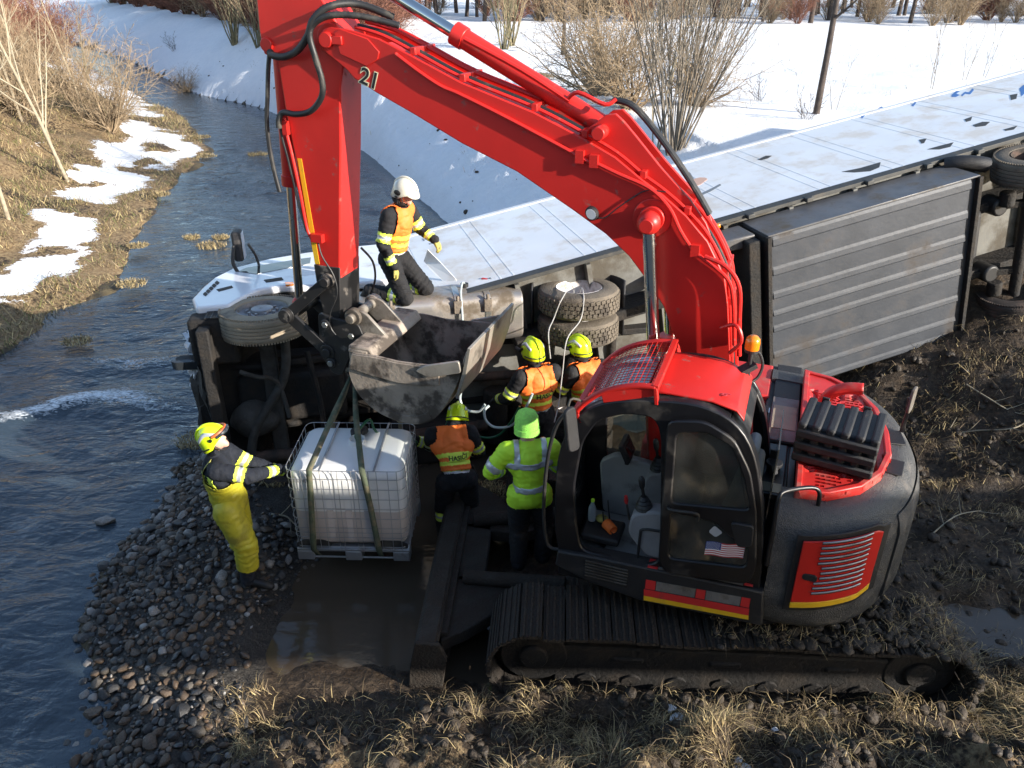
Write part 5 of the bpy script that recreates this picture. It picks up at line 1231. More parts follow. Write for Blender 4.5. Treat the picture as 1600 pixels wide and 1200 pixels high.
# fuel tank
tp = round_poly([(.50, .42), (1.12, .42), (1.16, .70), (1.12, 1.08), (.50, 1.08)], .20, 5)
ft = MB(); ft.prism(tp, (-1.02, 0, 0), (0, 1, 0), (0, 0, 1), 0, -2.08); ftk = ft.build('fuel_tank', ['tank_aluminium'], tru, bev=.02)
tpo = inset(tp, -.008)
for x in (-1.45, -2.25, -2.62):
    s_ = MB(); s_.prism(tpo, (x, 0, 0), (0, 1, 0), (0, 0, 1), 0, -.075); s_.build('tank_strap', ['steel_bright'], ftk, bev=.004)
    s_ = MB(); s_.box((x - .035, 1.02, .405), (.10, .16, .05)); s_.cyl((x - .035, .95, .40), (x - .035, 1.16, .40), .022, 8); s_.build('strap_bracket', ['wood_grey'], ftk, bev=.008)
s_ = MB(); s_.cyl((-2.42, 1.15, .78), (-2.42, 1.20, .78), .05, 16); s_.build('filler_neck', ['ink_black'], ftk)
s_ = MB(); s_.prism(tp, (-1.0, 0, 0), (0, 1, 0), (0, 0, 1), 0, -.012); s_.build('tank_end', ['chassis'], ftk)
gu = MB(); pts = [(-3.82 + .60 * math.cos(a), .50 + .60 * math.sin(a)) for a in np.linspace(R(10), R(95), 12)]
k = len(pts); gu.add([(x, y, z) for y in (.44, 1.17) for x, z in pts], [(i, i + 1, k + i + 1, k + i) for i in range(k - 1)]); guo = gu.build('mudguard', ['black_plastic'], tru); guo.modifiers.new('t', 'SOLIDIFY').thickness = .025
gu = MB(); pts = [(-3.82 + .62 * math.cos(a), .50 + .62 * math.sin(a)) for a in np.linspace(R(100), R(178), 12)]
k = len(pts); gu.add([(x, y, z) for y in (.44, 1.17) for x, z in pts], [(i, i + 1, k + i + 1, k + i) for i in range(k - 1)]); guo = gu.build('mudguard', ['black_plastic'], tru); guo.modifiers.new('t', 'SOLIDIFY').thickness = .025
# red ratchet handle lying on the tank
rt = empty('ratchet_handle', TRM @ Vector((-2.72, 1.165, .86))); tag(rt, 'small red ratchet handle lying on top of the fuel tank', 'tool')
h_ = MB(); h_.box((0, 0, .03), (.05, .16, .045), rz=R(65)); h_.build('grip', ['red_plastic'], rt, bev=.012)
h_ = MB(); h_.cyl((.05, .0, .0), (.05, .0, .06), .03, 12); h_.build('drum', ['steel'], rt)

# ================================================================== overturned semi-trailer
A_, B_ = Vector((.4, 9.4, 2.44)), Vector((7.2, 11.3, 3.76))
tf = (A_ - B_).normalized(); tu = Vector((-tf.y * -1, 0, 0)); tu = Vector((tf.y, -tf.x, 0)).normalized(); tl = tu.cross(tf).normalized(); tu = tf.cross(tl).normalized()
TLM = Matrix((tf, tl, tu)).transposed().to_4x4(); TLM.translation = A_ - tl * 1.25 - tu * 1.10; TLI = TLM.inverted()
trl = empty('semi_trailer', M=TLM); tag(trl, 'long white semi-trailer overturned on its side along the river bank', 'trailer')
XF, XR, ZF, ZT = 1.42, -12.2, 1.10, 3.72
b = MB(); b.b2(XR, XF, 1.21, 1.25, ZF + .05, ZT); lsd = b.build('side_wall', ['trailer_white'], trl, bev=.01)
b = MB(); b.b2(XR, XF, -1.25, 1.205, ZT - .05, ZT); b.build('roof', ['trailer_white'], trl, bev=.01)
b = MB(); b.b2(XR, XF, -1.25, 1.22, ZF, ZF + .06); b.build('floor', ['trailer_under'], trl)
b = MB(); b.b2(XR, XF, -1.25, -1.21, ZF + .05, ZT - .05); b.build('side_wall', ['trailer_white'], trl)
b = MB(); b.b2(XF, XF + .05, -1.25, 1.25, ZF, ZT); b.build('front_wall', ['trailer_white'], trl, bev=.01)
b = MB(); b.b2(XR - .05, XR, -1.25, 1.25, ZF, ZT); b.build('rear_doors', ['trailer_white'], trl, bev=.01)
b = MB(); b.b2(XR, XF, 1.205, 1.256, ZF - .10, ZF + .045); b.build('side_rail', ['trailer_rail'], trl, bev=.006)
b = MB(); b.b2(XR, XF, 1.22, 1.262, ZT - .09, ZT + .012); b.build('top_rail', ['trailer_white'], trl, bev=.008)
for i, x in enumerate(np.arange(.55, -12, -1.12)):
    for dx in (0, -.17):
        s_ = MB(); s_.b2(x + dx - .010, x + dx + .010, 1.248, 1.2525, ZF + .06, ZT - .10); s_.build('panel_seam', ['trailer_white'], lsd, bev=.001)
for i, x in enumerate((-2.1, -2.75, -3.6, -4.5, -5.4, -6.2)):
    s_ = MB(); s_.b2(x, x - .10, 1.20, 1.262, ZF - .16, ZF - .06); s_.build('rail_hook', ['trailer_rail'], trl, bev=.01)
s_ = MB(); s_.b2(-2.25, -2.36, 1.20, 1.25, ZF - .16, ZF - .10); s_.build('side_marker', ['orange_lens'], trl, bev=.01)
def tl_px(px, py, Y=1.255):
    q = TLI @ atp(px, py, TLM @ Vector((0, Y, 0)), TLM.to_3x3() @ Vector((0, 1, 0))); return (q.x, q.z)
def decal(pxs, mname, name, t=.0015, z0=1.2505, rnd=0):
    P = [tl_px(a, b) for a, b in pxs]
    if rnd: P = round_poly(P, rnd, 4)
    mb = MB(); zx_prism(mb, P, z0, z0 + t); return mb.build(name, [mname], lsd, smooth=0)
def blob_px(cx, cy, rx, ry, seed, rot=0, n=18):
    r = random.Random(seed); return [(cx + rx * math.cos(a) * (1 + r.uniform(-.12, .12)), cy + ry * math.sin(a) * (1 + r.uniform(-.12, .12)) - rx * math.cos(a) * .27) for a in [2 * math.pi * i / n for i in range(n)]]
for pxs in ([(1184, 249), (1197, 243), (1206, 243), (1200, 247), (1190, 250)], [(1315, 268), (1345, 262), (1376, 253), (1374, 261), (1360, 267), (1335, 269)], [(1436, 218), (1448, 216), (1444, 223), (1440, 224)], [(1449, 233), (1470, 227), (1490, 222), (1485, 229), (1468, 233)], [(1520, 195), (1535, 190), (1547, 190), (1540, 196), (1525, 198)], [(1507, 186), (1519, 182), (1517, 188), (1510, 190)], [(1578, 148), (1590, 146), (1588, 154), (1580, 156)], [(1568, 202), (1590, 196), (1584, 202), (1572, 204)]):
    decal(pxs, 'trailer_rail', 'dark_mark', t=.003)
for pxs in ([(1070, 264), (1079, 270), (1086, 282), (1088, 296), (1084, 308), (1077, 307), (1082, 296), (1081, 283), (1074, 272)], [(1090, 304), (1108, 296), (1125, 287), (1127, 289), (1110, 299), (1092, 307)]):
    decal(pxs, 'ink_grey', 'logo_stroke', t=.0022)
decal(blob_px(1086, 285, 18, 6, 77), 'ink_peach', 'logo_disc', t=.003); decal(blob_px(1084, 313, 11, 5, 78), 'ink_peach', 'logo_disc', t=.003)
for pxs in ([(1345, 182), (1352, 176), (1360, 175), (1352, 179), (1347, 185)], [(1369, 171), (1377, 166), (1381, 168), (1374, 173)], [(1424, 164), (1430, 159), (1432, 160), (1427, 166)], [(1487, 148), (1494, 142), (1500, 142), (1494, 146), (1500, 148), (1494, 151), (1487, 151)], [(1502, 148), (1508, 143), (1514, 144), (1520, 138), (1522, 140), (1516, 147), (1508, 146), (1504, 150)], [(1593, 138), (1600, 132), (1606, 142), (1596, 150)]):
    decal(pxs, 'ink_blue', 'logo_stroke', t=.0022)
txq = tl_px(671, 372); text_mesh('RC', .17, 'ink_grey', 'lettering', lsd, basis((txq[0], 1.2525, txq[1] + .0), (-1, 0, 0), (0, 0, 1)), thick=.001)
txq = tl_px(678, 379); text_mesh('2017', .08, 'ink_grey', 'lettering', lsd, basis((txq[0], 1.2525, txq[1]), (-1, 0, 0), (0, 0, 1)), thick=.001)
# torn panel corner standing up behind the kneeling firefighter
tp_ = MB(); Pt = [TLI @ atp(a, b, A_ + Vector((0, off, 0)), (0, 1, 0)) for a, b, off in ((668, 390, .35), (690, 412, .3), (712, 436, .1), (716, 446, .05), (700, 446, .1), (676, 425, .3), (662, 408, .45))]
tp_.add(Pt, [tuple(range(7))]); tpo_ = tp_.build('torn_panel', ['trailer_white'], trl, smooth=0); tpo_.modifiers.new('t', 'SOLIDIFY').thickness = .012
# underframe
for y in (.50, -.50):
    s_ = MB(); s_.b2(-11.5, .6, y - .07, y + .07, .72, 1.10); s_.build('frame_beam', ['chassis'], trl, bev=.01)
for x in np.arange(-11, 1.2, .95):
    s_ = MB(); s_.b2(x - .03, x + .03, -1.2, 1.19, .98, 1.098); s_.build('cross_member', ['trailer_under'], trl)
s_ = MB(); s_.b2(-2.62, -2.45, -1.15, 1.12, .42, .98); s_.build('box_support', ['chassis'], trl, bev=.02)
s_ = MB(); s_.prism([(0, 0), (.42, .05), (.42, .34), (.25, .42), (0, .42)], (-2.62, 1.0, .55), (1, 0, 0), (0, 0, 1), -.16, .0); s_.build('support_corner', ['box_top'], trl, bev=.02)
for y in (.75, -.75):
    s_ = MB(); s_.b2(-1.5, -1.66, y - .08, y + .08, .25, 1.05); s_.box((-1.58, y, .22), (.3, .3, .04)); s_.build('landing_leg', ['chassis'], trl, bev=.015)
BX0, BX1, BZ0, BZ1 = -2.72, -5.72, .42, .99
s_ = MB(); s_.b2(BX1, BX0, -1.22, 1.14, BZ0, BZ1); pb = s_.build('pallet_box', ['box_steel'], trl, bev=.01); pb['label'] = 'grey steel pallet box with ribbed bottom under the trailer'
s_ = MB(); s_.b2(BX1 - .03, BX0 + .02, 1.142, 1.165, BZ0 - .03, BZ1 + .02); s_.build('top_sheet', ['box_top'], pb, bev=.005)
for i, (ya, yb) in enumerate(((1.13, .98), (.72, .58), (.38, .25), (.10, -.0), (-.12, -.24), (-.52, -.64), (-.86, -.96), (-1.10, -1.22))):
    s_ = MB(); s_.prism([(ya, BZ0 + .002), (ya - .05, BZ0 - .008), (yb + .02, BZ0 - .012), (yb, BZ0 + .002)], (BX0 - .06, 0, 0), (0, 1, 0), (0, 0, 1), 0, BX1 - BX0 + .12); s_.build('rib', ['box_steel'], pb, smooth=0)
for x in (BX0 + .02, BX1 - .02):
    s_ = MB(); s_.b2(x - .03, x + .03, -1.24, 1.15, BZ0 - .07, BZ1); s_.build('end_frame', ['chassis'], pb, bev=.008)
for x in (-6.72, -8.02):
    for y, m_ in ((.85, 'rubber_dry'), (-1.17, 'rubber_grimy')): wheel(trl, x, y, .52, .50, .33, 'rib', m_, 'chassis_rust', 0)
    s_ = MB(); s_.cyl((x, -.9, .52), (x, .9, .52), .075, 14); s_.build('axle', ['chassis'], trl)
    for y in (.5, -.5):
        s_ = MB(); s_.cyl((x + .35, y, .60), (x + .35, y, .90), .13, 16); s_.build('air_bag', ['hose_black'], trl, bev=.03)
        s_ = MB(); s_.bar((x + .75, y, .85), (x - .1, y, .5), .09, .10); s_.build('trailing_arm', ['chassis'], trl, bev=.01)
    for y in (.72, -.62):
        s_ = MB(); s_.cyl((x + .30, y, .58), (x + .30, y - .20, .58), .10, 16); s_.build('brake_chamber', ['chassis'], trl, bev=.02)
s_ = MB(); s_.cyl((-6.02, -.22, .78), (-6.02, .50, .78), .15, 20); s_.build('air_tank', ['black_plastic'], trl, bev=.06)
s_ = MB(); s_.tube(smooth_path([(-5.72, 1.18, .98), (-5.85, 1.20, .85), (-6.02, 1.17, .74), (-6.16, 1.12, .70)], 4), [.10] * 12 + [.05], 10); s_.build('bent_guard', ['black_plastic'], trl)
s_ = MB(); s_.tube(smooth_path([(-6.9, .6, .9), (-6.95, .2, .6), (-6.9, -.5, .7)], 5), .012, 6); s_.build('air_line', ['hose_black'], trl)

# ================================================================== IBC water tank on its slings
IB = Vector((-1.64, 6.86, .30)); ibc = empty('water_tank', IB, R(-1.5)); tag(ibc, 'white caged plastic tank hanging on slings above the muddy water', 'tank')
IW, ID = 1.16, .90
def rrect(w, d, r, k=5): return round_poly([(-w / 2, -d / 2), (w / 2, -d / 2), (w / 2, d / 2), (-w / 2, d / 2)], r, k)
bt = MB(); levels = [(.20, .05), (.215, .015), (.25, 0), (.62, 0), (.64, 0), (1.02, 0), (1.07, .012), (1.105, .045), (1.12, .10)]
rings = [rrect(IW - 2 * i_ - .03, ID - 2 * i_ - .03, .11) for z, i_ in levels]; nr = len(rings[0])
vs = [(p[0], p[1], z) for (z, _), r_ in zip(levels, rings) for p in r_]
for i in range(len(levels) - 1):
    bt.add([], [], 0); 
fsA = []
for i in range(len(levels) - 1):
    for j in range(nr): fsA.append(((i * nr + j, i * nr + (j + 1) % nr, (i + 1) * nr + (j + 1) % nr, (i + 1) * nr + j), 1 if levels[i + 1][0] <= .63 else 0))
bt.v = vs; bt.f = [f for f, _ in fsA] + [tuple(reversed(range(nr))), tuple(range((len(levels) - 1) * nr, len(levels) * nr))]; bt.mi = [m for _, m in fsA] + [1, 0]
btl = bt.build('bottle', ['ibc_plastic', 'ibc_liquid_plastic'], ibc, smooth=50)
for x in (-.19, .0, .19):
    g_ = MB(); g_.b2(x - .035, x + .035, -ID / 2 + .009, -ID / 2 + .02, .642, 1.0); g_.build('bottle_groove', ['ibc_plastic'], btl, bev=.004); g_ = MB(); g_.b2(x - .035, x + .035, -ID / 2 + .009, -ID / 2 + .02, .27, .638); g_.build('bottle_groove', ['ibc_liquid_plastic'], btl, bev=.004)
nk = MB(); nk.lathe([(.085, 1.11), (.085, 1.17), (.078, 1.175), (.074, 1.12), (.0, 1.12)], (.03, .08, 0), (0, 0, 1), 24); nk.build('filler_neck', ['ibc_plastic'], btl)
lid = MB(); lid.lathe([(0, .07), (.05, .07), (.055, .05), (.09, .045), (.096, .0), (.0, .0)], (.02, .26, 1.13), (-.15, .1, 1), 24); lid.build('screw_lid', ['black_plastic'], ibc, bev=.004)
lid = MB(); lid.cyl((.015, .265, 1.195), (.013, .267, 1.215), .035, 14); lid.build('lid_cap', ['ibc_plastic'], ibc)
pal = MB()
for x in (-.50, .0, .50):
    for y in (-.38, .38): pal.b2(x - .085, x + .085, y - .07, y + .07, .0, .115)
for y in (-.38, .38): pal.b2(-.585, .585, y - .07, y + .07, .115, .15)
pal.b2(-.58, .58, -.44, .44, .150, .165); pal.build('pallet', ['galvanised'], ibc, bev=.015)
pr_ = MB(); pr_.cyl((-.55, -.43, .03), (.55, -.43, .03), .010, 8); pr_.cyl((-.55, .43, .03), (.55, .43, .03), .010, 8); build_each(pr_, 'pallet_runner', ['galvanised'], ibc)
kr = MB()
for x in (-.40, .40): kr.prism(round_poly([(-.18, .168), (.18, .168), (.18, .22), (.10, .26), (-.10, .26), (-.18, .22)], .03), (x, -ID / 2 + .012, 0), (1, 0, 0), (0, 0, 1), -.004, .01)
build_each(kr, 'foot_shade', ['hose_black'], ibc)  # dark plates on the bottle front paint the shade of hollows
CG = rrect(IW + .02, ID + .02, .10, 5)
for i, z in enumerate((.19, .31, .37, .43, .55, .67, .79, .91, 1.03, 1.13)):
    c_ = MB(); pts = [(p[0], p[1], z) for p in CG]; c_.tube(pts + [pts[0]], .0040, 6, caps=False); c_.build('ring_bar', ['galvanised'], ibc)
ub = MB(); ub.cyl((0, 0, .16), (0, 0, 1.13), .0036, 6); ub_me = ub.mesh('upright_bar', ['galvanised'])
ups = [(x, -ID / 2 - .012) for x in (-.52, -.43, -.32, -.24, -.12, -.07, .07, .12, .24, .32, .43, .52)] + [(x, ID / 2 + .012) for x in (-.52, -.4, -.28, -.16, -.04, .08, .2, .32, .44, .52)] + [(sx * (IW / 2 + .012), y) for sx in (-1, 1) for y in (-.36, -.24, -.12, 0, .12, .24, .36)]
for x, y in ups:
    o = bpy.data.objects.new('upright_bar', ub_me); COL.objects.link(o); o.parent = ibc; o.location = (x, y, 0)
for x in (-.24, .30):
    c_ = MB(); c_.bar((x, -ID / 2 - .01, 1.135), (x, ID / 2 + .01, 1.135), .022, .012); c_.build('top_bar', ['galvanised'], ibc, bev=.003)
IBM = Matrix.Translation(IB) @ Matrix.Rotation(R(-1.5), 4, 'Z')
text_mesh('ECHLIC', .045, 'ink_grey', 'lettering', ibc, basis((-.42, -ID / 2 + .010, .99), (1, 0, 0), (0, 0, 1)), thick=.0008)
def strap(pts, w, mname, label, widthdir=(1, 0, 0)):
    P = [Vector(a).lerp(Vector(b), k / 6) for a, b in zip(pts[:-1], pts[1:]) for k in range(6)] + [Vector(pts[-1])]; mb = MB(); vs = []; wd = Vector(widthdir).normalized(); k = len(P)
    for i, p in enumerate(P):
        d = (P[min(i + 1, k - 1)] - P[max(i - 1, 0)]).normalized(); s = (wd - d * wd.dot(d)).normalized(); tw = 1 if i > 4 else .45 + .11 * i
        vs += [p - s * w / 2 * tw, p + s * w / 2 * tw]
    mb.add(vs, [(2 * i, 2 * i + 1, 2 * i + 3, 2 * i + 2) for i in range(k - 1)]); o = mb.build('lifting_sling', [mname], None); o.modifiers.new('t', 'SOLIDIFY').thickness = .006
    tag(o, label, 'sling', 'slings carrying the tank'); return o
yf = -ID / 2 - .025; yb = ID / 2 + .025
strap([HOOK_W, HOOK_W.lerp(IBM @ Vector((-.33, yf, 1.15)), .5), IBM @ Vector((-.33, yf, 1.15)), IBM @ Vector((-.36, yf - .004, .7)), IBM @ Vector((-.40, yf, .16)), IBM @ Vector((-.38, yf + .1, -.01))], .06, 'sling_green', 'dark green lifting sling down the front left of the tank')
strap([HOOK_W + Vector((.03, 0, 0)), HOOK_W.lerp(IBM @ Vector((.19, yf, 1.15)), .5), IBM @ Vector((.19, yf, 1.15)), IBM @ Vector((.24, yf - .004, .7)), IBM @ Vector((.28, yf, .16)), IBM @ Vector((.28, yf + .1, -.01))], .06, 'sling_green', 'green lifting sling down the front right of the tank')
strap([HOOK_W + Vector((0, .03, 0)), HOOK_W.lerp(IBM @ Vector((-.30, yb, 1.15)), .5), IBM @ Vector((-.32, yb, 1.15)), IBM @ Vector((-.36, yb, .7)), IBM @ Vector((-.40, yb, .10))], .06, 'sling_tan', 'tan lifting sling behind the left side of the tank')
strap([HOOK_W + Vector((.03, .03, 0)), HOOK_W.lerp(IBM @ Vector((.40, yb, 1.15)), .5), IBM @ Vector((.42, yb, 1.15)), IBM @ Vector((.42, yb, .7)), IBM @ Vector((.42, yb, .10))], .05, 'sling_tan', 'thin tan lifting sling running to the far right corner of the tank')
# hoses
def hose(pts, r, mname, name, label, cat='hose'):
    mb = MB(); mb.tube(smooth_path(pts, 7), r, 8); o = mb.build(name, [mname]); tag(o, label, cat); return o
nkw = IBM @ Vector((.03, .08, 1.15))
hose([nkw, nkw + Vector((.0, .0, .08)), nkw + Vector((.12, .15, .16)), aty(590, 676, 7.15), aty(632, 681, 7.2), aty(650, 690, 7.3), aty(675, 705, 7.75), aty(690, 690, 8.0), aty(698, 662, 8.05), aty(706, 648, 8.05), aty(722, 652, 8.05), aty(745, 680, 8.0), aty(775, 682, 7.95), aty(798, 660, 7.9), aty(812, 635, 7.9)], .014, 'hose_green', 'suction_hose', 'green hose leading out of the tank opening past the firefighters')
hose([aty(722, 605, 8.25), aty(719, 625, 8.2), aty(728, 640, 8.15), aty(748, 643, 8.1), aty(758, 632, 8.1)], .016, 'hose_clear', 'clear_hose', 'short clear hose curling below the bucket lip')
hose([aty(764, 634, 8.05), aty(757, 642, 8.0), aty(760, 658, 7.95), aty(775, 668, 7.9), aty(800, 664, 7.9), aty(820, 640, 7.85), aty(832, 615, 7.85)], .016, 'hose_clear', 'clear_hose', 'clear hose loop hanging between two firefighters in orange vests')
hose([TRM @ Vector((-2.42, 1.2, .78)), TRM @ Vector((-2.38, 1.24, .66)), TRM @ Vector((-2.34, 1.16, .52)), TRM @ Vector((-2.33, 1.0, .38)), TRM @ Vector((-2.33, .7, .36)), TRM @ Vector((-2.33, .3, .35))], .014, 'hose_clear', 'tank_hose', 'pale blue hose stuck in the filler of the fuel tank')
W2 = TRM @ Vector((-3.82, .95, .5))
hose([W2 + Vector((-.05, .0, .0)), W2 + Vector((-.10, -.12, .26)), W2 + Vector((-.25, -.50, .22)), W2 + Vector((-.34, -.56, 0)), aty(857, 520, 8.32), aty(860, 560, 8.28)], .007, 'hose_white', 'air_line', 'white air line hanging over the left edge of the big drive wheel')
hose([W2 + Vector((.0, .05, .0)), W2 + Vector((.02, -.10, .22)), W2 + Vector((.02, -.46, .22)), W2 + Vector((-.02, -.58, .0)), aty(886, 530, 8.2), aty(879, 580, 8.1), aty(873, 630, 8.0), aty(866, 660, 7.9)], .007, 'hose_white', 'air_line', 'long white air line hanging over the front of the big drive wheel')
# ================================================================== people
def remeshed(mb, voxel, iters=6, fac=.5):
    me = bpy.data.meshes.new('tmp'); me.from_pydata(mb.v, [], mb.f); o = bpy.data.objects.new('tmp', me); COL.objects.link(o)
    bm = bmesh.new(); bm.from_mesh(me); bmesh.ops.recalc_face_normals(bm, faces=bm.faces); bm.to_mesh(me); bm.free()
    m = o.modifiers.new('r', 'REMESH'); m.mode = 'VOXEL'; m.voxel_size = voxel
    s = o.modifiers.new('s', 'SMOOTH'); s.iterations = iters; s.factor = fac
    dg = bpy.context.evaluated_depsgraph_get(); out = bpy.data.meshes.new_from_object(o.evaluated_get(dg))
    bpy.data.objects.remove(o); bpy.data.meshes.remove(me); return out
def mesh_arrays(me):
    n = len(me.vertices); co = np.empty(n * 3, np.float32); me.vertices.foreach_get('co', co); co = co.reshape(-1, 3)
    no = np.empty(n * 3, np.float32); me.vertices.foreach_get('normal', no); no = no.reshape(-1, 3)
    fs = [tuple(p.vertices) for p in me.polygons]; return co, no, fs
def seg_dist(P, a, b):
    a = np.array(a); b = np.array(b); d = b - a; t = np.clip(((P - a) @ d) / max(d @ d, 1e-9), 0, 1); q = a + t[:, None] * d
    return np.linalg.norm(P - q, axis=1), t
STAND = dict(pelvis=(0, 0, .95), belly=(0, 0, 1.12), chest=(0, .0, 1.33), neck=(0, .0, 1.51), head=(0, .03, 1.645),
             shL=(-.20, 0, 1.43), shR=(.20, 0, 1.43), elL=(-.29, -.02, 1.14), elR=(.29, -.02, 1.14), wrL=(-.28, .10, .90), wrR=(.28, .10, .90),
             hipL=(-.10, 0, .92), hipR=(.10, 0, .92), knL=(-.12, .03, .50), knR=(.12, .03, .50), anL=(-.12, 0, .09), anR=(.12, 0, .09), toL=(-.14, .17, .035), toR=(.14, .17, .035))
def person(label, loc, rotz, J, style, scale=1.0, look=(0, 1, 0), headup=(0, 0, 1), bulk=1.0, text=None):
    root = empty('person', loc, rotz); root.scale = (scale,) * 3; tag(root, label, 'person')
    W = Matrix.Translation(Vector(loc)) @ Matrix.Rotation(rotz, 4, 'Z') @ Matrix.Scale(scale, 4); WI = W.inverted()
    j = {k: Vector(v) for k, v in STAND.items()}
    for k, v in J.items(): j[k] = (WI @ v[1]) if (isinstance(v, tuple) and isinstance(v[0], str)) else Vector(v)
    bones = []
    def B(nm, a, b, ra, rb): bones.append((nm, j[a] if isinstance(a, str) else a, j[b] if isinstance(b, str) else b, ra * bulk, rb * bulk))
    B('pelvis', 'pelvis', 'belly', .150, .145); B('torso', 'belly', 'chest', .145, .160); B('torso', 'chest', j['chest'].lerp(j['neck'], .45), .150, .115); B('neck', 'neck', j['neck'].lerp(j['head'], .6), .062, .058)
    for s in 'LR':
        B('torso', j['chest'].lerp(j['neck'], .35), 'sh' + s, .105, .092)
        B('torso', j['belly'].lerp(j['sh' + s], .2) * 1, j['belly'].lerp(j['sh' + s], .62), .10, .10)
        B('uparm' + s, 'sh' + s, 'el' + s, .094, .076); B('forearm' + s, 'el' + s, 'wr' + s, .075, .056)
        B('thigh' + s, 'hip' + s, 'kn' + s, .122, .098); B('shin' + s, 'kn' + s, 'an' + s, .096, .082)
    mb = MB()
    for nm, a, b, ra, rb in bones: mb.rcone(a, b, ra, rb)
    hc = j['head']; Yh = Vector(look).normalized(); Zh = Vector(headup); Zh = (Zh - Yh * Zh.dot(Yh)).normalized(); Xh = Yh.cross(Zh); HM = Matrix((Xh, Yh, Zh)).transposed().to_4x4(); HM.translation = hc
    def hp(x, y, z): return HM @ Vector((x, y, z))
    mb.ball(hc, (.078, .098, .115), 16, 12, M=HM); mb.rcone(hp(0, .05, -.06), hp(0, .075, -.085), .045, .034)
    mb.rcone(hp(0, .092, .008), hp(0, .112, -.022), .010, .016)                      # nose
    for sx in (-1, 1): mb.rcone(hp(sx * .080, -.005, .02), hp(sx * .080, -.008, -.02), .014, .012); mb.rcone(hp(sx * .02, .088, .035), hp(sx * .045, .078, .034), .010, .009)
    mb.rcone(hp(-.022, .09, -.055), hp(.022, .09, -.055), .010, .010)                # lips
    me = remeshed(mb, .0125, 5, .5)
    co, no, fs = mesh_arrays(me); co = co.astype(float)
    # cloth folds on everything but the head
    P = co; dh = np.linalg.norm(P - np.array(hc), axis=1); w = np.clip((dh - .15) / .06, 0, 1)
    fold = (fbm(P[:, 0] * 9 + P[:, 2] * 5, P[:, 2] * 13 + P[:, 1] * 8, 3, 91) - .5) * .024 + (fbm(P[:, 1] * 20, P[:, 2] * 26 + P[:, 0] * 18, 2, 92) - .5) * .014
    fold *= .62; vb = np.full(len(P), 1e9); wr_ = np.zeros(len(P))
    for nm, a, b, ra, rb in bones:
        d, t = seg_dist(P, a, b); d = d - (ra + (rb - ra) * t); m = d < vb; vb[m] = d[m]
        L_ = (Vector(b) - Vector(a)).length; e0 = 1.0 if nm[:4] in ('fore', 'shin') else .25; e1 = 1.0 if nm[:4] in ('upar', 'thig') else .55
        amp = .25 + e0 * np.exp(-(t / .28) ** 2) + e1 * np.exp(-((1 - t) / .28) ** 2)
        ph = fbm(P[:, 0] * 11, P[:, 1] * 11 + P[:, 2] * 5, 2, 95) * 9; wr_[m] = (amp * np.sin(t * L_ * 105 + ph))[m]
    co = co + no * ((fold + wr_ * .0045) * w)[:, None]
    fc = np.array([co[list(f)].mean(0) for f in fs])
    best = np.full(len(fc), 1e9); bi = np.zeros(len(fc), int); bt_ = np.zeros(len(fc))
    for i, (nm, a, b, ra, rb) in enumerate(bones):
        d, t = seg_dist(fc, a, b); d = d - (ra + (rb - ra) * t); m = d < best; best[m] = d[m]; bi[m] = i; bt_[m] = t[m]
    dhead = np.linalg.norm(fc - np.array(hc), axis=1) - .11
    ishead = dhead < best
    mats = ['skin', style['jacket'], style['trousers'], 'lime_band', 'silver_band', 'hair_brown']
    def band(t, c, h):
        u = (t - c) / h
        return None if abs(u) > 1 else (4 if abs(u) < .36 else 3)
    mi = np.ones(len(fc), int)
    ax = (j['neck'] - j['pelvis']).normalized(); tl_ = np.array([(Vector(p) - j['pelvis']).dot(ax) for p in fc]) / (j['neck'] - j['pelvis']).length
    region = []
    for i in range(len(fc)):
        nm = bones[bi[i]][0]; t = bt_[i]
        if ishead[i]:
            lp = HM.inverted() @ Vector(fc[i]); m_ = 5 if (lp.z > .03 and lp.y < .045) or (lp.y < -.02 and lp.z > -.05) else 0; nm = 'head'
        elif nm == 'neck': m_ = style.get('collar', 1)
        elif nm[:5] in ('thigh', 'shin' + nm[4:5]) or nm[:4] == 'shin' or nm == 'pelvis' and tl_[i] < .10 and not style.get('suitbands'):
            m_ = 1 if (style.get('suitbands') and nm[:5] == 'thigh' and t < .22) else 2
            if nm[:4] == 'shin' and style.get('legband', True): m_ = band(t, style.get('legband_t', .45), .12) or 2
        elif nm[:5] == 'uparm': m_ = (band(t, .74, .17) if style['armband'] else None) or 1
        elif nm[:7] == 'forearm': m_ = (band(t, .66, .17) if style['armband'] else None) or 1
        else:
            m_ = 1
            if style.get('hem'): m_ = band(tl_[i], style['hem'], .062) or 1
        mi[i] = m_; region.append(nm)
    def mkmesh(nm, faces, matsn, mis, offset=0.0, thick=0, parent=root, smooth=True):
        used = sorted({v for k in faces for v in fs[k]}); mp = {v: i for i, v in enumerate(used)}
        m2 = bpy.data.meshes.new(nm); m2.from_pydata([tuple(co[v] + no[v] * offset) for v in used], [], [tuple(mp[v] for v in fs[k]) for k in faces])
        for q in matsn: m2.materials.append(MATS[q])
        m2.polygons.foreach_set('material_index', list(mis)); m2.shade_smooth(); m2.update()
        o = bpy.data.objects.new(nm, m2); COL.objects.link(o); o.parent = parent
        if thick: so = o.modifiers.new('t', 'SOLIDIFY'); so.thickness = thick; so.offset = 1
        return o
    body = mkmesh('body', range(len(fs)), mats, mi.tolist())
    bpy.data.meshes.remove(me)
    bvh = BVHTree.FromPolygons([tuple(c) for c in co], fs)
    region = np.array(region)
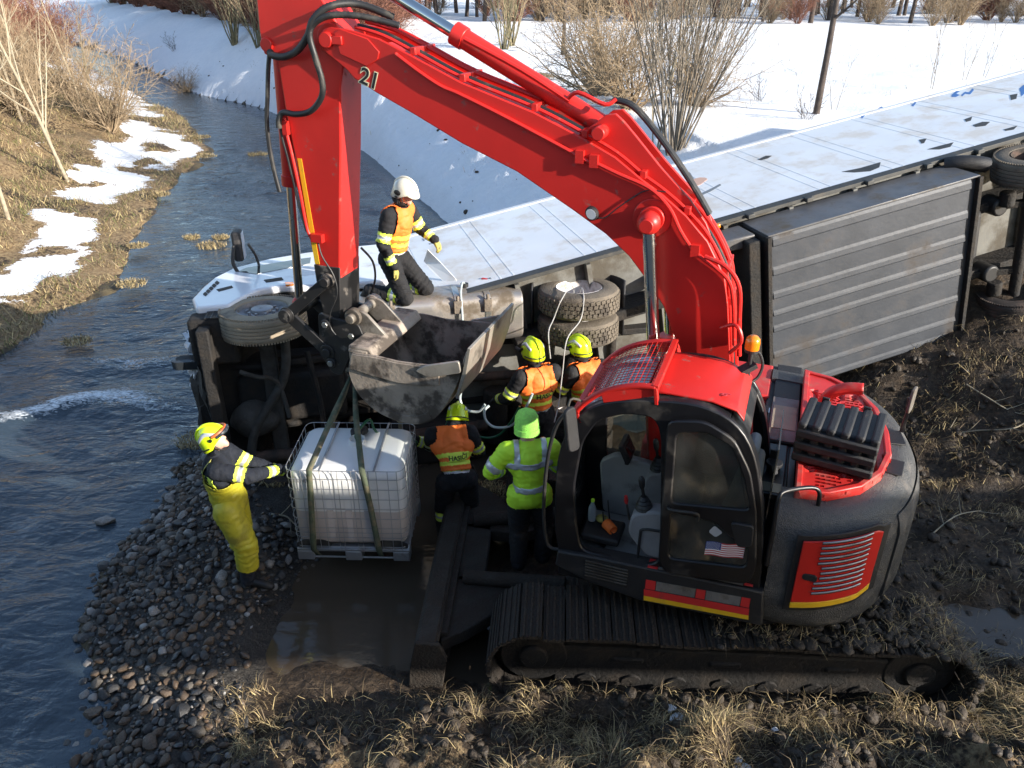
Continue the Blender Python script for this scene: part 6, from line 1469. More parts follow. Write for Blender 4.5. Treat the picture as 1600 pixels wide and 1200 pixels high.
    if style.get('vest'):
        v = style['vest']; sel = [k for k in range(len(fs)) if region[k] in ('torso', 'pelvis') and .16 < tl_[k] < .985]
        vm = []
        for k in sel:
            t = tl_[k]; vm.append(1 if (abs(t - .30) < .042 or abs(t - .46) < .042) else 0)
        mkmesh('vest', sel, ['vest_orange', 'lime_band'], vm, .016, .006)
    if style.get('waders'):
        sel = [k for k in range(len(fs)) if (region[k] in ('pelvis', 'torso') and tl_[k] < .52 + .0) or region[k][:5] == 'thigh' or (region[k][:4] == 'shin' and bt_[k] < .62)]
        mkmesh('waders', sel, ['wader_yellow'], [0] * len(sel), .020, .006)
    if style.get('suitbands'):
        sel = []; sm = []
        for k in range(len(fs)):
            nm = region[k]; t = tl_[k]
            if nm in ('torso', 'pelvis') and (abs(t - .16) < .052 or abs(t - .62) < .052): sel.append(k)
            elif nm in ('torso',) and t > .60 and abs(abs(fc[k][0]) - .13) < .028: sel.append(k)
            elif nm[:5] == 'uparm' and abs(bt_[k] - .70) < .13: sel.append(k)
            elif nm[:7] == 'forearm' and abs(bt_[k] - .62) < .13: sel.append(k)
        mkmesh('reflective_tape', sel, ['silver_band'], [0] * len(sel), .004, .002)
    def on_back(lat, up, fwd_sign=-1):
        # point on the suit surface hit from behind
        c = j['belly'].lerp(j['chest'], up); o_ = c + Vector((lat, fwd_sign * .6, 0)); h = bvh.ray_cast(o_, Vector((0, -fwd_sign, 0)))
        return h[0] if h[0] is not None else c
    def wrap_text(body_, size, up, mname, lift, patch=None, rot=0, lat0=0):
        if patch:
            w_, h_, pm = patch; mbp = MB(); nxp, nzp = 14, 5; vs = []
            for a in range(nzp):
                for b in range(nxp):
                    x = -w_ / 2 + w_ * b / (nxp - 1); z = -h_ / 2 + h_ * a / (nzp - 1); q = on_back(lat0 + x, up + z / .25); vs.append(Vector((lat0 + x, q.y - lift + .002, (j['belly'].lerp(j['chest'], up)).z + z)))
            mbp.add(vs, [(a * nxp + b, a * nxp + b + 1, (a + 1) * nxp + b + 1, (a + 1) * nxp + b) for a in range(nzp - 1) for b in range(nxp - 1)])
            po_ = mbp.build('name_patch', [pm], root); po_.modifiers.new('t', 'SOLIDIFY').thickness = .002
        t = text_mesh(body_, size, mname, 'lettering', root, None, thick=.0005, bold=size * .018)
        c = j['belly'].lerp(j['chest'], up)
        for v in t.data.vertices:
            x, z = v.co.x, v.co.y; q = on_back(lat0 + x, up + z / .25); v.co = Vector((lat0 + x, q.y - lift - .003 - v.co.z, c.z + z))
        t.data.update()
    if text: wrap_text(*text)
    # helmet or cap
    hm = style.get('helmet')
    if hm:
        mh = MB(); nu, nv = 28, 11; vs = []
        for i in range(nv + 1):
            for k in range(nu):
                a = 2 * math.pi * k / nu; fr_ = math.cos(a - math.pi / 2)
                zlow = -.055 + .085 * max(fr_, 0) ** .7 - .03 * max(-fr_, 0); t = math.pi / 2 * (i / nv); zz = .150 * math.cos(t); rr = math.sin(t)
                z = zz if i < nv else 0
                if i >= nv - 1: z = zlow * (i - nv + 2) / 2 + .02 * (nv - i)
                flare = 1.0 + (.07 if i == nv else 0)
                vs.append(hp(.122 * rr * flare * math.cos(a), .008 + .150 * rr * flare * math.sin(a), z + .02))
        fsx = [(i * nu + k, i * nu + (k + 1) % nu, (i + 1) * nu + (k + 1) % nu, (i + 1) * nu + k) for i in range(nv) for k in range(nu)]
        mh.add(vs, fsx)
        ho_ = mh.build('helmet', [hm], root, smooth=60); ho_.modifiers.new('t', 'SOLIDIFY').thickness = .008
        rg = MB(); rg.tube([hp(0, .008 + .154 * math.sin(a), .02 + .154 * math.cos(a)) for a in np.linspace(-1.35, 1.35, 15)], [.006] + [.016] * 13 + [.006], 8); rg.build('helmet_ridge', [hm], ho_)
        if hm == 'helmet_lime':
            for sx in (-1, 1):
                sb = MB(); vs = []
                for q in np.linspace(-1.0, .95, 12):
                    for dz in (.0, .030):
                        u = .088 - .055 * abs(q) ** 1.5 + dz; x = .1245 * math.sqrt(max(0, 1 - (u / .152) ** 2 - (q * .105 / .153) ** 2)) + .004; vs.append(hp(sx * x, .008 + q * .105, .02 + u))
                sb.add(vs, [(2 * i, 2 * i + 1, 2 * i + 3, 2 * i + 2) for i in range(11)]); sbo = sb.build('silver_stripe', ['silver_band'], ho_); sbo.modifiers.new('t', 'SOLIDIFY').thickness = .002
                dt_ = MB(); dt_.cyl(hp(sx * .115, .04, .055), hp(sx * .128, .04, .055), .017, 12); dt_.build('helmet_stud', ['ink_black'], ho_)
            eb_ = MB(); eb_.tube([hp(.127 * math.cos(a), .008 + .155 * math.sin(a), -.012 - .018 * max(-math.sin(a), 0)) for a in np.linspace(math.pi * 1.05, math.pi * 1.95, 16)], .007, 6); eb_.build('helmet_band', ['ink_black'], ho_)
        else:
            for sx in (-1, 1): dt_ = MB(); dt_.ball(hp(sx * .122, -.02, .02), (.012, .045, .030), 10, 6, M=HM); dt_.ball(hp(sx * .118, -.015, -.03), (.012, .035, .016), 10, 6, M=HM); dt_.build('helmet_stud', ['ink_black'], ho_)
            pkb = MB(); pkb.prism([(.10 * math.cos(a), .10 + .085 * math.sin(a)) for a in np.linspace(0, math.pi, 12)], hp(0, 0, .045), Xh, (Yh - Zh * .25).normalized(), -.004, .004); pkb.build('helmet_peak', [hm], ho_)
        chs = MB(); chs.tube(smooth_path([hp(-.105, .03, -.02), hp(-.085, .06, -.09), hp(0, .075, -.125), hp(.085, .06, -.09), hp(.105, .03, -.02)], 4), .007, 6); chs.build('chin_strap', ['ink_black'], ho_)
        if style.get('goggles'):
            gg = MB(); gg.tube([hp(.118 * math.cos(a), .012 + .158 * math.sin(a), .075) for a in np.linspace(.35, math.pi - .35, 14)], .016, 8); gg.build('goggles', ['goggle_orange'], ho_)
            gg = MB(); gg.tube([hp(.112 * math.cos(a), .02 + .160 * math.sin(a), .058) for a in np.linspace(.5, math.pi - .5, 12)], .022, 8); gg.build('goggle_lens', ['visor_dark'], ho_)
        nkf = MB(); nkf.tube([hp(.09 * math.cos(a), .0 + .10 * math.sin(a), -.085) for a in np.linspace(math.pi, 2 * math.pi, 10)], .030, 8); nkf.build('neck_flap', [style.get('flap', 'cloth_black')], ho_)
        if style.get('lamp'):
            lm = MB(); lm.cyl(hp(-.125, .06, .03), hp(-.135, .15, .04), .022, 12); lm.build('helmet_lamp', ['black_plastic'], ho_, bev=.004)
    if style.get('beanie'):
        mbn = MB(); prof = [(0, .175), (.045, .172), (.085, .15), (.112, .10), (.118, .04), (.116, -.005), (.124, -.008), (.124, -.065), (.112, -.068)]
        n_ = 26; vs = []
        for r_, z in prof:
            for k in range(n_):
                a = 2 * math.pi * k / n_; wv_ = 1 + .012 * math.sin(a * 13); vs.append(hp(r_ * 1.0 * wv_ * math.cos(a), r_ * 1.12 * wv_ * math.sin(a) - .006, z + .01))
        mbn.add(vs, [(i * n_ + k, i * n_ + (k + 1) % n_, (i + 1) * n_ + (k + 1) % n_, (i + 1) * n_ + k) for i in range(len(prof) - 1) for k in range(n_)]); mbn.build('knitted_hat', ['beanie_lime'], root, smooth=50)
    # eyes
    for sx in (-1, 1):
        e = MB(); e.ball(hp(sx * .031, .089, .018), (.009, .006, .006), 8, 6, M=HM); e.build('eye', ['ink_black'], root)
    # hands with five fingers, boots
    for s, sg in (('L', -1), ('R', 1)):
        wr = j['wr' + s]; d = (wr - j['el' + s]).normalized(); dirw = style.get('hand' + s)
        d2 = Vector(dirw).normalized() if dirw else d
        side = Vector((0, 0, 1)).cross(d2); side = side.normalized() if side.length > .2 else Vector((1, 0, 0)); nrm = d2.cross(side).normalized()
        curl = style.get('curl', .6); hm_ = MB()
        hm_.rcone(wr - d * .03, wr + d2 * .02, .040, .036); hm_.rcone(wr + d2 * .03 + side * .018, wr + d2 * .085 + side * .022, .026, .022); hm_.rcone(wr + d2 * .03 - side * .018, wr + d2 * .085 - side * .024, .026, .021); hm_.rcone(wr + d2 * .03, wr + d2 * .09, .026, .022)
        for k, (off, ln_) in enumerate(((.033, .070), (.011, .080), (-.012, .075), (-.033, .058))):
            p0 = wr + d2 * .095 + side * off; a1 = curl * .6; q1 = (d2 * math.cos(a1) - nrm * math.sin(a1)); p1 = p0 + q1 * ln_ * .5; a2 = curl * 1.7; q2 = (d2 * math.cos(a2) - nrm * math.sin(a2)); p2 = p1 + q2 * ln_ * .5
            hm_.rcone(p0, p1, .0125, .0115, 8); hm_.rcone(p1, p2, .0115, .0095, 8)
        th = wr + d2 * .035 + side * .036 * (1 if sg < 0 else -1); q1 = (d2 * .75 + side * (.6 if sg < 0 else -.6) - nrm * .3).normalized(); p1 = th + q1 * .042; hm_.rcone(th, p1, .015, .0135, 8); hm_.rcone(p1, p1 + (q1 * .6 + d2 * .6 - nrm * .2).normalized() * .034, .0130, .011, 8)
        mh_ = remeshed(hm_, .0058, 3, .5); mh_.materials.append(MATS[style['glove']]); mh_.shade_smooth(); o = bpy.data.objects.new('hand', mh_); COL.objects.link(o); o.parent = root
        an, to = j['an' + s], j['to' + s]; bm_ = MB(); kd = (j['kn' + s] - an).normalized()
        bm_.rcone(an + kd * .20, an + kd * .02, .066, .056); bm_.rcone(an + (an - to).normalized() * .03 - kd * .03, an - kd * .01, .048, .05); bm_.rcone(an - kd * .02, to, .054, .043); bm_.rcone(to, to + (to - an).normalized() * .05, .046, .040)
        mh_ = remeshed(bm_, .011, 3, .5); mh_.materials.append(MATS['boot_black']); mh_.shade_smooth(); o = bpy.data.objects.new('boot', mh_); COL.objects.link(o); o.parent = root
    if style.get('straps'):
        for sx in (-1, 1):
            P = []
            for lat, up, fs2 in ():
                c = j['belly'].lerp(j['chest'], up) + Vector((lat, .6, 0)); h = bvh.ray_cast(c, Vector((0, -1, 0))); 
                if h[0] is not None: P.append(h[0] + Vector((0, .014, 0)))
            top = bvh.ray_cast(j['chest'] + Vector((.115 * sx, -.02, .8)), Vector((0, 0, -1)))
            if top[0] is not None: P.append(top[0] + Vector((0, 0, .014)))
            for lat, up in ((.10 * sx, 1.2), (.075 * sx, .6), (.035 * sx, .05), (.03 * sx, -.25)):
                c = j['belly'].lerp(j['chest'], up) + Vector((lat, -.6, 0)); h = bvh.ray_cast(c, Vector((0, 1, 0)))
                if h[0] is not None: P.append(h[0] + Vector((0, -.016, 0)))
            P = smooth_path(P, 5); sb = MB(); vs = []
            for i, p in enumerate(P): vs += [p - Vector((.021, 0, 0)), p + Vector((.021, 0, 0))]
            sb.add(vs, [(2 * i, 2 * i + 1, 2 * i + 3, 2 * i + 2) for i in range(len(P) - 1)]); so = sb.build('wader_strap', ['wader_strap'], root); so.modifiers.new('t', 'SOLIDIFY').thickness = .005
    return root
FIRE = dict(jacket='cloth_black', trousers='cloth_black', armband=True, hem=.10, helmet='helmet_lime', glove='glove_black', vest=True)

# 1: kneeling on the fuel tank, facing right
kn = TRM @ Vector((-1.72, 1.165, .78))
person('kneeling firefighter in a cream helmet and orange vest on the fuel tank', kn + Vector((-.08, -.18, -.06)), R(-112),
       dict(pelvis=(0, -.06, .56), belly=(0, -.02, .74), chest=(0, .04, .96), neck=(0, .10, 1.14), head=(0, .15, 1.285), shL=(-.20, .06, 1.06), shR=(.20, .05, 1.06),
            elL=(-.30, .16, .80), wrL=(-.26, .36, .70), elR=(.29, .00, .76), wrR=(.25, .10, .50), hipL=(-.10, -.06, .53), hipR=(.10, -.06, .53),
            knL=(-.18, .26, .12), knR=(.12, .14, .09), anL=(-.16, -.16, .10), anR=(.14, -.32, .12), toL=(-.16, -.28, .02), toR=(.14, -.42, .02)),
       dict(FIRE, helmet='helmet_cream', glove='glove_yellow', legband_t=.30, curl=.7, handL=(.05, .5, -.8), handR=(-.1, .3, -.9)), scale=1.03, look=(.05, 1, -.28))
# 2: in chest waders beside the tank, arm stretched to it
f2 = atz(388, 908, .12); f2.z = gz(f2.x, f2.y) - .01
person('firefighter in yellow chest waders and lime helmet reaching for the tank', f2, R(-84),
       dict(pelvis=(0, -.02, .93), belly=(0, -.04, 1.10), chest=(0, -.06, 1.32), neck=(0, -.08, 1.50), head=(0, -.05, 1.64), shL=(-.19, -.04, 1.42), shR=(.19, -.02, 1.41),
            elR=(.20, .26, 1.34), wrR=('w', aty(437, 733, 6.62)), elL=(-.18, .20, 1.24), wrL=('w', aty(449, 738, 7.0)),
            hipL=(-.12, -.02, .9), hipR=(.12, -.02, .9), knL=(-.16, -.02, .49), knR=(.17, .10, .50), anL=(-.19, -.08, .09), anR=(.19, .07, .09), toL=(-.22, .09, .035), toR=(.23, .24, .035)),
       dict(jacket='cloth_navy', trousers='cloth_navy', armband=True, helmet='helmet_lime', glove='glove_black', waders=True, straps=True, goggles=True, legband=False, flap='cloth_navy', curl=.4, handR=(.0, 1, .15), handL=(0, 1, .1)),
       scale=1.0, look=(.06, .90, .42), headup=(0, -.42, .9), bulk=.96, text=('HASIČI', .085, .74, 'ink_black', .006, (.40, .11, 'lime_band'), 0, 0))
# 3: bending beside the tank, hand on it
f3 = atz(716, 846, .0); f3.y += .05; f3.z = gz(f3.x, f3.y)
person('firefighter in an orange vest with one arm stretched to the tank, seen from behind', f3, R(14),
       dict(pelvis=(0, -.06, .93), belly=(-.0, .02, 1.09), chest=(-.02, .14, 1.28), neck=(.03, .24, 1.41), head=(.10, .36, 1.44), shL=(-.21, .16, 1.38), shR=(.19, .14, 1.36),
            elL=('w', aty(672, 693, 7.42)), wrL=('w', aty(648, 688, 7.36)), elR=(.30, .16, 1.09), wrR=(.24, .34, .98), hipL=(-.11, -.05, .9), hipR=(.11, -.05, .9), knL=(-.15, .06, .48), knR=(.16, .05, .48), anL=(-.16, 0, .09), anR=(.17, -.05, .09), toL=(-.18, .16, .035), toR=(.19, .12, .035)),
       dict(FIRE, hem=.12, legband_t=.22, handL=(-1, .2, 0), goggles=False), look=(.12, .70, -.70), headup=(.15, .5, .85), text=('HASIČI', .066, .66, 'ink_black', .040, (.25, .078, 'lime_band'), 0, .015))
# 4: high-visibility jacket and knitted hat
f4 = atz(826, 884, .30); 
person('man in a lime high-visibility jacket and lime knitted hat beside the cab', Vector((f4.x, f4.y, .30)), R(6),
       dict(pelvis=(0, -.02, .94), belly=(-.01, .0, 1.10), chest=(-.02, .03, 1.32), neck=(-.02, .07, 1.50), head=(-.02, .11, 1.615), shL=(-.22, .03, 1.41), shR=(.20, .03, 1.42),
            elL=(-.38, .06, 1.16), wrL=(-.27, .26, 1.02), elR=(.34, .10, 1.14), wrR=(.26, .32, 1.04), knL=(-.10, .05, .50), knR=(.16, .08, .50), anL=(-.11, -.04, .09), anR=(.15, .04, .09), toL=(-.12, .13, .03), toR=(.17, .2, .03)),
       dict(jacket='lime_fabric', collar=0, trousers='cloth_black', armband=False, beanie=True, glove='glove_black', suitbands=True, legband=False), look=(0, 1, -.15), bulk=1.06)
# 5 and 6: at the drive wheel
f5 = Vector((.30, 8.30, 0)); f5.z = gz(f5.x, f5.y) + .0
person('firefighter in an orange vest and lime helmet nearer the fuel tank, seen from behind', f5, R(22),
       dict(chest=(0, .03, 1.33), neck=(0, .07, 1.51), head=(0, .12, 1.655), elL=(-.33, .06, 1.17), wrL=(-.36, .30, 1.04), elR=(.27, .14, 1.18), wrR=(.1, .36, 1.15)),
       dict(FIRE, lamp=True), scale=1.06, look=(-.15, 1, -.1), bulk=1.03, text=('HASIČI', .078, .55, 'ink_black', .040, None, 0, .04))
f6 = Vector((.90, 8.46, 0)); f6.z = gz(f6.x, f6.y)
person('firefighter in an orange vest and lime helmet beside the cab roof guard, seen from behind', f6, R(28),
       dict(chest=(0, .04, 1.33), neck=(0, .08, 1.51), head=(-.02, .13, 1.65), elL=(-.30, .10, 1.16), wrL=(-.24, .34, 1.06), elR=(.27, .14, 1.18), wrR=(.16, .36, 1.15)),
       dict(FIRE, lamp=True), scale=1.03, look=(-.3, 1, -.15))
# ================================================================== bridge at the viewpoint, its unseen shape set to shade the foreground
br = empty('footbridge', (0, -.6, 4.3)); tag(br, 'narrow concrete footbridge behind the camera, unseen and shaped to shade the foreground', 'bridge')
s_ = MB(); s_.b2(-16, 26, .16, .66, -.32, .42); s_.build('deck', ['concrete'], br)  # narrowed so that light passing beneath reaches the near bank
s_ = MB(); s_.b2(-16, 26, .58, .64, .42, 1.30); s_.build('parapet', ['concrete'], br)  # height chosen for where its shade ends on the ground
s_ = MB(); s_.b2(-12, 5.3, .20, .62, -4.8, -.32); s_.build('shade_pier', ['concrete'], br)  # added out of view so the near-left water stays in shade
# ================================================================== stones of the gravel bar
def stone_mesh(seed, mname):
    r = random.Random(seed); bm = bmesh.new(); bmesh.ops.create_icosphere(bm, subdivisions=2, radius=1)
    ph = [(Vector((r.uniform(-1, 1), r.uniform(-1, 1), r.uniform(-1, 1))) * r.uniform(1, 3), r.uniform(0, 6)) for _ in range(5)]; sx = (1, r.uniform(.65, .95), r.uniform(.4, .65))
    cuts = [(Vector((r.gauss(0, 1), r.gauss(0, 1), r.gauss(0, 1))).normalized(), r.uniform(.50, .85)) for _ in range(8)]
    for v in bm.verts:
        d = sum(math.sin(v.co.dot(p) + f) for p, f in ph) / 5; c = v.co * (1 + .18 * d)
        for n, t in cuts:
            k = c.dot(n) - t
            if k > 0: c = c - n * k * .8
        v.co = Vector((c.x * sx[0], c.y * sx[1], c.z * sx[2]))
    me = bpy.data.meshes.new('stone'); bm.to_mesh(me); bm.free(); me.materials.append(MATS[mname]); me.shade_smooth(); me.set_sharp_from_angle(angle=R(24)); return me
SM = [stone_mesh(100 + i, m_) for i, m_ in enumerate(['stone_grey'] * 4 + ['stone_brown'] * 4 + ['stone_dark'] * 4 + ['stone_pale'] * 2)]
bar = empty('gravel_bar', (-3.3, 6.5, 0)); tag(bar, kind='structure'); bar['label'] = 'bank of river stones beside the water'
r = random.Random(5); cand = []
for _ in range(14000):
    x = r.uniform(-4.9, -1.9); y = r.uniform(3.6, 9.3); wr = float(np.interp(y, WRy, WRx))
    if x < wr - .5: continue
    edge = min(1, (x - wr + .5) / .5) * min(1, (-2.15 - .85 * min(max((y - 6.7) / .8, 0), 1) - x + .25 * math.sin(y * 2)) / .5)
    if y > 8.6: edge *= .6
    if r.random() > edge: continue
    s = .015 + .055 * r.random() ** 2.8
    if r.random() < .04: s *= 1.4
    cand.append((s, x, y))
cand.sort(reverse=True); placed = []; cellg = {}
def clear(x, y, s):
    for i in (-1, 0, 1):
        for jj in (-1, 0, 1):
            for (X, Y, S) in cellg.get((int(x / .2) + i, int(y / .2) + jj), ()):
                if (X - x) ** 2 + (Y - y) ** 2 < (.64 * (S + s)) ** 2: return False
    return True
for s, x, y in cand:
    if clear(x, y, s): cellg.setdefault((int(x / .2), int(y / .2)), []).append((x, y, s)); placed.append((s, x, y))
pc = np.array(placed); zs = height(pc[:, 1], pc[:, 2]); small = MB(); nbig = 0
tpl = []
for m_ in SM:
    c = np.empty(len(m_.vertices) * 3, np.float32); m_.vertices.foreach_get('co', c); tpl.append((c.reshape(-1, 3), [tuple(p.vertices) for p in m_.polygons]))
smap = [0] * 4 + [1] * 4 + [2] * 4 + [3] * 2
for k, (s, x, y) in enumerate(placed):
    t = r.choice([0, 1, 2, 3, 4, 5, 6, 7, 8, 9, 10, 11, 8, 9, 10, 11, 4, 5, 6, 7]) if r.random() > .09 else r.choice([12, 13])
    if 7.2 < y < 8.6 and -4.6 < x < -3.2 and r.random() < .4: t = r.choice([4, 5, 12, 13])  # more pale and brown stones here stand in for a sunlit patch
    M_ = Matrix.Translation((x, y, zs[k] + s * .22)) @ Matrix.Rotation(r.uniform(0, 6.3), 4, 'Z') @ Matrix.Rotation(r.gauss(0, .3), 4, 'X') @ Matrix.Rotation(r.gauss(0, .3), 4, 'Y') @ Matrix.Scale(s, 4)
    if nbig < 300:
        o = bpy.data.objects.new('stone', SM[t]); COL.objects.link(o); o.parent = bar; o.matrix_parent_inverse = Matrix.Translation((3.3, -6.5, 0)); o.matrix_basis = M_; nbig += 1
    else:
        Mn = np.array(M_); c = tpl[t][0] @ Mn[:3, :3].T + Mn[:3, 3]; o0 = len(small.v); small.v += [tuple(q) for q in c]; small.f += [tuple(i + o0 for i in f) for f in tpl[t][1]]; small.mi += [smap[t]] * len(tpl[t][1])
me = bpy.data.meshes.new('pebbles'); me.from_pydata(small.v, [], small.f)
for m_ in ('stone_grey', 'stone_brown', 'stone_dark', 'stone_pale'): me.materials.append(MATS[m_])
me.polygons.foreach_set('material_index', small.mi); me.shade_smooth(); me.set_sharp_from_angle(angle=R(38))
peb = bpy.data.objects.new('pebbles', me); COL.objects.link(peb); peb.parent = bar; peb.matrix_parent_inverse = Matrix.Translation((3.3, -6.5, 0)); tag(peb, kind='stuff')
for lbl, px, py, z, s, t in (('pale stone standing out of the dark water beside the gravel bar', 164, 815, .02, .09, 12), ('dark flat stone in the water just off the gravel bar', 143, 994, .02, .10, 9)):
    p = atz(px, py, z); o = bpy.data.objects.new('river_stone', SM[t]); COL.objects.link(o); o.location = (p.x, p.y, z); o.scale = (s * 1.5, s, s); o.rotation_euler = (0, 0, .4); tag(o, lbl, 'stone')

# ================================================================== clods and churned mud
def scatter_blobs(name, pts, sizes, mname, label=None, squash=.65, seed=1):
    r = random.Random(seed); bm = bmesh.new(); bmesh.ops.create_icosphere(bm, subdivisions=2, radius=1); base = np.array([v.co[:] for v in bm.verts]); bm.verts.index_update(); fs0 = [tuple(v.index for v in f.verts) for f in bm.faces]; bm.free()
    V = []; Fc = []
    for k, (p, s) in enumerate(zip(pts, sizes)):
        ph = np.array([[r.uniform(-2.6, 2.6) for _ in range(3)] for _ in range(3)]); d = np.sin(base @ ph.T + k).sum(1) / 3; c = base * (1 + .35 * d)[:, None] * np.array([s, s * r.uniform(.6, 1), s * squash])
        a = r.uniform(0, 6.3); R2 = np.array([[math.cos(a), -math.sin(a), 0], [math.sin(a), math.cos(a), 0], [0, 0, 1]]); c = c @ R2.T + np.array(p); o0 = k * len(base); V.append(c); Fc += [tuple(i + o0 for i in f) for f in fs0]
    me = bpy.data.meshes.new(name); me.from_pydata(np.concatenate(V).tolist(), [], Fc); me.materials.append(MATS[mname]); me.shade_smooth()
    o = bpy.data.objects.new(name, me); COL.objects.link(o); tag(o, label, kind='stuff'); return o
r = random.Random(15); pts = []; szs = []
for _ in range(3800):
    u = r.random()
    if u < .5: x, y = r.uniform(-2.0, 6.2), r.uniform(3.5, 4.75)
    else: x, y = r.uniform(3.9, 9), r.uniform(4.6, 10)
    pts.append((x, y)); szs.append(.010 + .055 * r.random() ** 3)
pa = np.array(pts); zz = height(pa[:, 0], pa[:, 1]); pts = [(x, y, z + s * .2) for (x, y), z, s in zip(pts, zz, szs)]
scatter_blobs('mud_clods', pts, szs, 'mud_clod', 'loose wet clods of churned earth around the excavator')
pts = []; szs = []
for _ in range(900):
    x, y = r.uniform(-16, 9), r.uniform(13, 46)
    pts.append((x, y)); szs.append(.015 + .075 * r.random() ** 4)
pa = np.array(pts); zz = height(pa[:, 0], pa[:, 1]); n_ = fbm(pa[:, 0] * .5, pa[:, 1] * .5, 3, 72); ok_ = (zz > .25) & (zz < 2.5) & (pa[:, 0] > np.interp(pa[:, 1], WRy, WRx)) & (n_ > .46)
scatter_blobs('bank_clods', [(x, y, z) for (x, y), z, k in zip(pts, zz, ok_) if k], [s for s, k in zip(szs, ok_) if k], 'mud_clod', 'dark clods and tufts showing through the snow of the far bank', .6, 8)
# mud and grass heaped on the rear of the near track
UW = EXM @ UCM; tp3 = []; ts3 = []
for _ in range(560):
    x = -1.95 + 2.2 * r.random() ** 1.6; y = 1.17 + r.uniform(-.36, .36)
    z = TZ + TR + .04 if x > TX0 else TZ + math.sqrt(max(TR ** 2 - (x - TX0) ** 2, .0)) + .03
    p = UW @ Vector((x, y, z - .01)); tp3.append(tuple(p)); ts3.append((.014 + .05 * r.random() ** 1.6) * (1 if x < -.4 else .6))
for _ in range(120):
    a = r.uniform(-.6, 1.5); p = UW @ Vector((TX0 - (TR + .03) * math.cos(a), 1.17 + r.uniform(-.34, .36), TZ + (TR + .03) * math.sin(a))); tp3.append(tuple(p)); ts3.append(.02 + .04 * r.random())
mc = scatter_blobs('track_mud', tp3, ts3, 'mud_clod', 'wet earth heaped on the rear of the crawler track', .5, 4)

# ================================================================== grass and straw
def blades(name, P, H, lean, width, mats, label=None, seed=1, la=None):
    rg = np.random.default_rng(seed); P = np.asarray(P, float); n = len(P); H = np.asarray(H)[:, None]
    az = rg.uniform(0, 2 * np.pi, n); side = np.stack([np.cos(az), np.sin(az), np.zeros(n)], 1); la = rg.uniform(0, 2 * np.pi, n) if la is None else la; ld = np.stack([np.cos(la), np.sin(la), np.zeros(n)], 1) * (np.asarray(lean) * rg.uniform(.4, 1.2, n))[:, None]
    upv = np.array([0, 0, 1.0]); w = (width * rg.uniform(.6, 1.3, n))[:, None]
    mid = P + (upv * .62 + ld * .35) * H; tip = P + (upv * np.clip(1.0 - .5 * np.linalg.norm(ld, axis=1), .12, 1)[:, None] + ld) * H
    V = np.stack([P - side * w, P + side * w, mid - side * w * .7, mid + side * w * .7, tip], 1).reshape(-1, 3); b = np.arange(n)[:, None] * 5
    q = b + np.array([[0, 1, 3, 2]]); t = b + np.array([[2, 3, 4]])
    me = bpy.data.meshes.new(name); me.vertices.add(len(V)); me.vertices.foreach_set('co', V.reshape(-1).astype(np.float32))
    li = np.concatenate([q, t], 1).reshape(-1); me.loops.add(len(li)); me.loops.foreach_set('vertex_index', li.astype(np.int32))
    st = np.arange(n)[:, None] * 7 + np.array([[0, 4]]); me.polygons.add(2 * n); me.polygons.foreach_set('loop_start', st.reshape(-1).astype(np.int32))
    for m_ in mats: me.materials.append(MATS[m_])
    mi = rg.integers(0, len(mats), n); me.polygons.foreach_set('material_index', np.repeat(mi, 2).astype(np.int32)); me.update(calc_edges=True)
    o = bpy.data.objects.new(name, me); COL.objects.link(o); tag(o, label, kind='stuff'); return o
rg = np.random.default_rng(3)
# left bank
N_ = 130000; x = rg.uniform(-24, -7, N_); y = 10 + 38 * rg.random(N_) ** 1.3; dl = np.interp(y, WLy, WLx) - x; z = height(x, y); sn_, st_, _, _ = cover(x, y, z)
cl_ = fbm(x * 1.4, y * 1.4, 3, 61); keep = (dl > .0) & (sn_ < .42 + .1 * (cl_ > .6)) & (cl_ > .40); x, y, z, cl_, dl = x[keep], y[keep], z[keep], cl_[keep], dl[keep]
h = (.05 + .30 * rg.random(len(x)) ** 1.8 + .35 * np.clip(cl_ - .5, 0, 1)) * np.where(dl < .5, .8, 1.1)
blades('dry_grass', np.stack([x, y, z - .02], 1), h * .9, np.full(len(x), 1.7), .0065, ['straw', 'straw', 'straw_dark', 'twig_tan', 'straw_green'], 'dry yellow grass covering the far left bank', 1)
# foreground bank: matted tufts
cx_, cy_, ch_ = [], [], []
rr = random.Random(9)
tuft = [(-1.95, 4.25, .34), (-1.55, 4.1, .30), (-1.25, 4.3, .30), (-.85, 4.05, .32), (-.55, 4.2, .26), (.1, 4.25, .3), (.5, 4.45, .26), (.95, 4.1, .3), (1.45, 4.3, .3), (1.9, 4.15, .3), (2.4, 4.35, .28), (2.9, 4.1, .3), (3.3, 4.45, .3), (3.7, 4.2, .3), (.3, 4.0, .3), (-2.2, 4.6, .2), (2.15, 4.5, .22), (1.2, 4.55, .2), (4.0, 4.5, .3)]
tuft = [t for t in tuft if rr.random() < .8] + [(rr.uniform(-2.1, 4.6), rr.uniform(3.5, 4.6), rr.uniform(.10, .26)) for _ in range(22)]
tuft += [(rr.uniform(4.2, 9), rr.uniform(4.6, 10), rr.uniform(.12, .3)) for _ in range(40)]
N_ = 60000; xa = rg.uniform(-2.3, 6.4, N_); ya = rg.uniform(3.4, 4.95, N_); xb = rg.uniform(4.2, 9.5, N_ // 2); yb_ = rg.uniform(4.4, 10.2, N_ // 2)
PX = np.concatenate([xa, xb]); PY = np.concatenate([ya, yb_]); dn = fbm(PX * 1.9, PY * 1.9, 4, 81) + .35 * (fbm(PX * 6, PY * 6, 2, 82) - .5)
dn = dn - np.where(PX > 4.6, .07, 0) - np.where((PY > 4.6) & (PX < 4.2), .12, 0)
